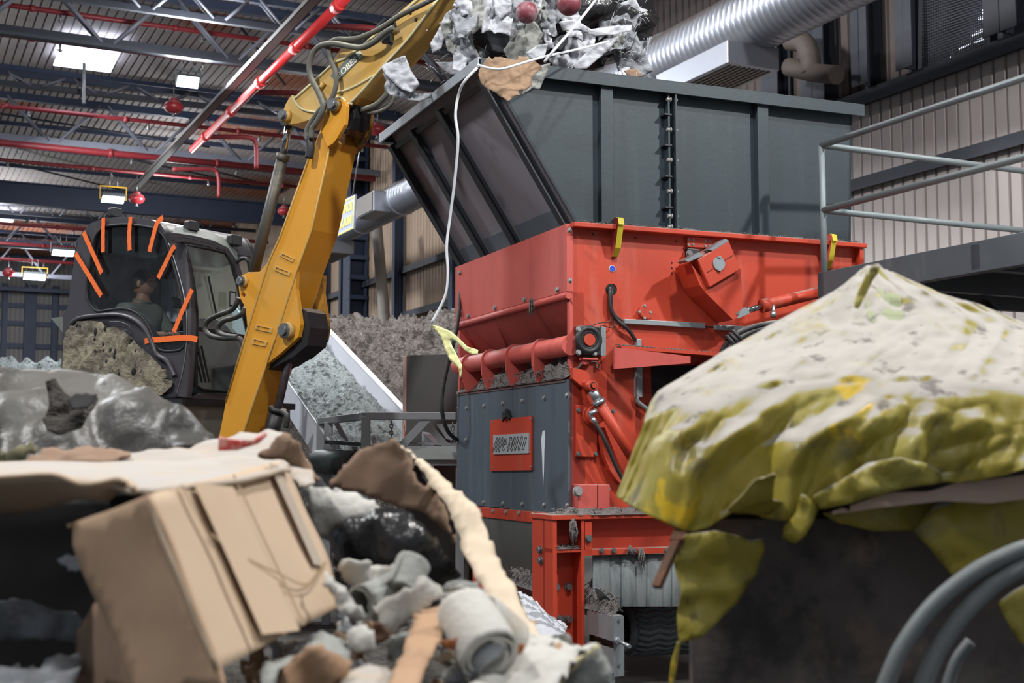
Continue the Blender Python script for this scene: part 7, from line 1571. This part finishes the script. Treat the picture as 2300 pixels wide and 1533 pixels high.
# rolls
def roll(lab, p, q, r, m, turns=2.2, seed=0):
    p, q = Vector(p), Vector(q); ax = (q-p).normalized(); u = ax.orthogonal().normalized(); v = ax.cross(u); rows = []
    for j in range(13):
        c = p.lerp(q, j/12); rows.append([c+(u*cos(a)+v*sin(a))*(r*(1-.16*k/44*turns)+.006*noise.noise(c*9+u*a)) for k, a in [(k, 2*pi*turns*k/44) for k in range(45)]])
    o = solo('felt_roll', lab, 'roll', MB().grid(rows), M[m]); s_ = o.modifiers.new('thickness', 'SOLIDIFY'); s_.thickness = .005; return o
roll('dark grey felt roll lying below the black bag', at(808, 1352, 2.42), at(915, 1312, 2.55), .036, 'felt')
roll('pale grey-green felt roll standing open beside the cream lump', at(930, 1262, 2.5), at(900, 1330, 2.45), .035, 'felt')
roll('big white felt roll under the lower end of the cardboard band', at(1040, 1372, 2.3), at(1100, 1475, 2.2), .055, 'felt_white', 2.6)
roll('white felt roll with its open end towards the folded felt slab', at(1075, 1385, 2.35), at(1150, 1440, 2.4), .045, 'felt_white', 2.4)
# the big box
M['card_end'] = mat('end_cardboard', (184, 154, 126), .8, 0, .06, 4, [((138, 108, 84), 3, .5, .8, .5), ((196, 176, 156), (5, 5, 1), .58, .7, .35)], bump=.1, bs=12)  # box card colour, darkened a little for how light falls on this side
bx = thing('cardboard_box', 'big tan cardboard box lying open on its side at the front of the pile', 'box', at(450, 1500, 2.2))
def cardp(nm, pts, m, th=.008, lab=None, seed=0, amp=.006):
    mb = sheet([at(*p) for p in pts], .02, lambda w, u, v: amp*noise.noise(w*5)+amp*.5*noise.noise(w*11), seed)
    o = part(bx, nm, mb, M[m], lab); s_ = o.modifiers.new('thickness', 'SOLIDIFY'); s_.thickness = th; s_.offset = -1; return o
A_, B_, C_, D_ = (334, 1111, 2.0), (634, 1033, 2.62), (492, 1502, 1.93), (762, 1362, 2.5)
cardp('side_panel', [A_, B_, (668, 1098, 2.61), (742, 1262, 2.56), D_, (640, 1425, 2.25), C_, (420, 1325, 1.96)], 'card', lab='broad front panel of the box')
cardp('end_panel', [(152, 1178, 2.12), (240, 1148, 2.06), A_, (420, 1325, 1.96), C_, (505, 1560, 1.92), (300, 1560, 2.02), (250, 1420, 2.06), (195, 1300, 2.09)], 'card_end', lab='end panel of the box, shading painted a little darker')
cardp('top_flap', [(-700, 1036, 2.75), (200, 1037, 2.8), (420, 1034, 2.75), B_, (655, 1052, 2.58), (560, 1068, 2.35), (460, 1082, 2.2), (380, 1098, 2.07), A_, (300, 1098, 2.1), (240, 1083, 2.16), (105, 1069, 2.2), (-700, 1069, 2.25)], 'card_pale', lab='pale dusty top flap of the box')  # this and the front flap run on unseen to shade the box mouth
cardp('front_flap', [(-700, 1069, 2.24), (105, 1069, 2.19), (240, 1084, 2.14), (318, 1106, 2.06), (250, 1120, 2.2), (140, 1130, 2.35), (0, 1156, 2.5), (-700, 1165, 2.5)], 'card', lab='folded flap over the open mouth of the box')
cardp('inner_wall', [(-700, 1150, 2.9), (330, 1110, 2.9), (480, 1500, 2.85), (-700, 1540, 2.85)], 'lining', lab='inner wall of the box, deep shade painted black')
cardp('inner_wall', [(-700, 1060, 2.2), (-700, 1050, 2.9), (-700, 1600, 2.85), (-700, 1600, 2.2)], 'lining', lab='inner wall of the box, deep shade painted black')  # unseen wall, added to close the box against light from the left
cardp('inner_flap', [(232, 1330, 2.12), (300, 1560, 2.03), (160, 1560, 2.3), (170, 1420, 2.32)], 'card_dark')
def seam(pts, w, m, nm, lab=None):
    P = resample(smooth_path([at(*p) for p in pts], 6), 30); nrm = (at(*B_)-at(*A_)).cross(at(*C_)-at(*A_)).normalized(); nrm = nrm if nrm.dot(CAM-P[0]) > 0 else -nrm
    rows = [[], []]
    for k, p in enumerate(P):
        d = (P[min(29, k+1)]-P[max(0, k-1)]).normalized(); s_ = d.cross(nrm).normalized(); q_ = p+nrm*.010; rows[0].append(q_+s_*w); rows[1].append(q_-s_*w)
    part(bx, nm, MB().grid(rows), M[m], lab)
def on(u, v):                                 # point on the broad panel as (x, y, depth)
    a = at(*A_).lerp(at(*B_), u); b = at(*C_).lerp(at(*D_), u); p = a.lerp(b, v); return p
def seam3(uv, w, m, nm, lab=None):
    P = resample(smooth_path([on(*q) for q in uv], 6), 30); nrm = (at(*B_)-at(*A_)).cross(at(*C_)-at(*A_)).normalized(); nrm = nrm if nrm.dot(CAM-P[0]) > 0 else -nrm
    rows = [[], []]
    for k, p in enumerate(P):
        d = (P[min(29, k+1)]-P[max(0, k-1)]).normalized(); s_ = d.cross(nrm).normalized(); q_ = p+nrm*.011; rows[0].append(q_+s_*w); rows[1].append(q_-s_*w)
    part(bx, nm, MB().grid(rows), M[m], lab)
cz = mat('card_crease', (158, 134, 106), .85)
M['cz'] = cz
seam3([(.16, .0), (.2, .35), (.22, .7), (.24, 1.0)], .004, 'cz', 'crease'); seam3([(.52, .02), (.55, .4), (.58, .75), (.6, 1)], .005, 'cz', 'crease', 'dark seam between the box flaps')
seam3([(.22, .32), (.36, .5), (.55, .66), (.75, .8), (.98, .72)], .003, 'cz', 'crease'); seam3([(.3, .45), (.45, .6), (.57, .74)], .003, 'cz', 'crease')
seam3([(.86, .02), (.885, .35), (.91, .72)], .022, 'tape_clear', 'parcel_tape', 'shiny strip of clear parcel tape'); seam3([(.36, .05), (.39, .5), (.42, .98)], .075, 'card_b' if 'card_b' in M else 'card', 'flap_panel')
scrap('tape_scrap', 'red and white tape scrap stuck on the pale cardboard panel', 'tape', Z1([(995, 470), (1000, 405), (1060, 420), (1150, 425), (1215, 385), (1225, 400), (1180, 440), (1080, 470)]), 2.72, mat('red_white_tape', (214, 150, 140), .5, 0, .05, 5, [((204, 50, 44), (40, 40, 40), .45, .55, .9)]), .02, 8, .008, seed=201)
# loose small scraps strewn over the pile
r5 = random.Random(23); kinds = [('felt_scrap', 'felt', 'felt'), ('felt_scrap', 'felt_white', 'felt'), ('card_scrap', 'kraft', 'cardboard'), ('film_scrap', 'plastic_grey', 'plastic film'), ('film_scrap', 'plastic_white', 'plastic film'), ('card_scrap', 'card_dark', 'cardboard')]
for k in range(150):
    x = r5.uniform(560, 1400); y = r5.uniform(1330, 1560)
    if y < 1330+max(0, (700-x))*.6 or (x < 760 and y < 1420) or (x > 1120 and y < 1330+(x-1120)*.75) or x > 1330: continue
    s_ = r5.uniform(14, 48); n_ = r5.randint(5, 8); a0 = r5.uniform(0, 6); nm, m, cat = r5.choice(kinds)
    px = [(x+s_*r5.uniform(.45, 1)*cos(a0+2*pi*i/n_), y+s_*r5.uniform(.35, .9)*sin(a0+2*pi*i/n_)) for i in range(n_)]
    px = ragged(px, 4, k+900)
    scrap(nm, {'felt': 'small felt scrap', 'cardboard': 'small cardboard scrap', 'plastic film': 'small crumpled film scrap'}[cat]+' strewn over the front of the waste pile', cat, px, 2.62-(y-1330)*.0014+r5.uniform(-.03, .08), m, .07, 8, .010, seed=300+k, grp={'felt': 'small felt scraps on the pile', 'cardboard': 'small cardboard scraps on the pile', 'plastic film': 'small film scraps on the pile'}[cat], tilt=r5.uniform(0, .4))
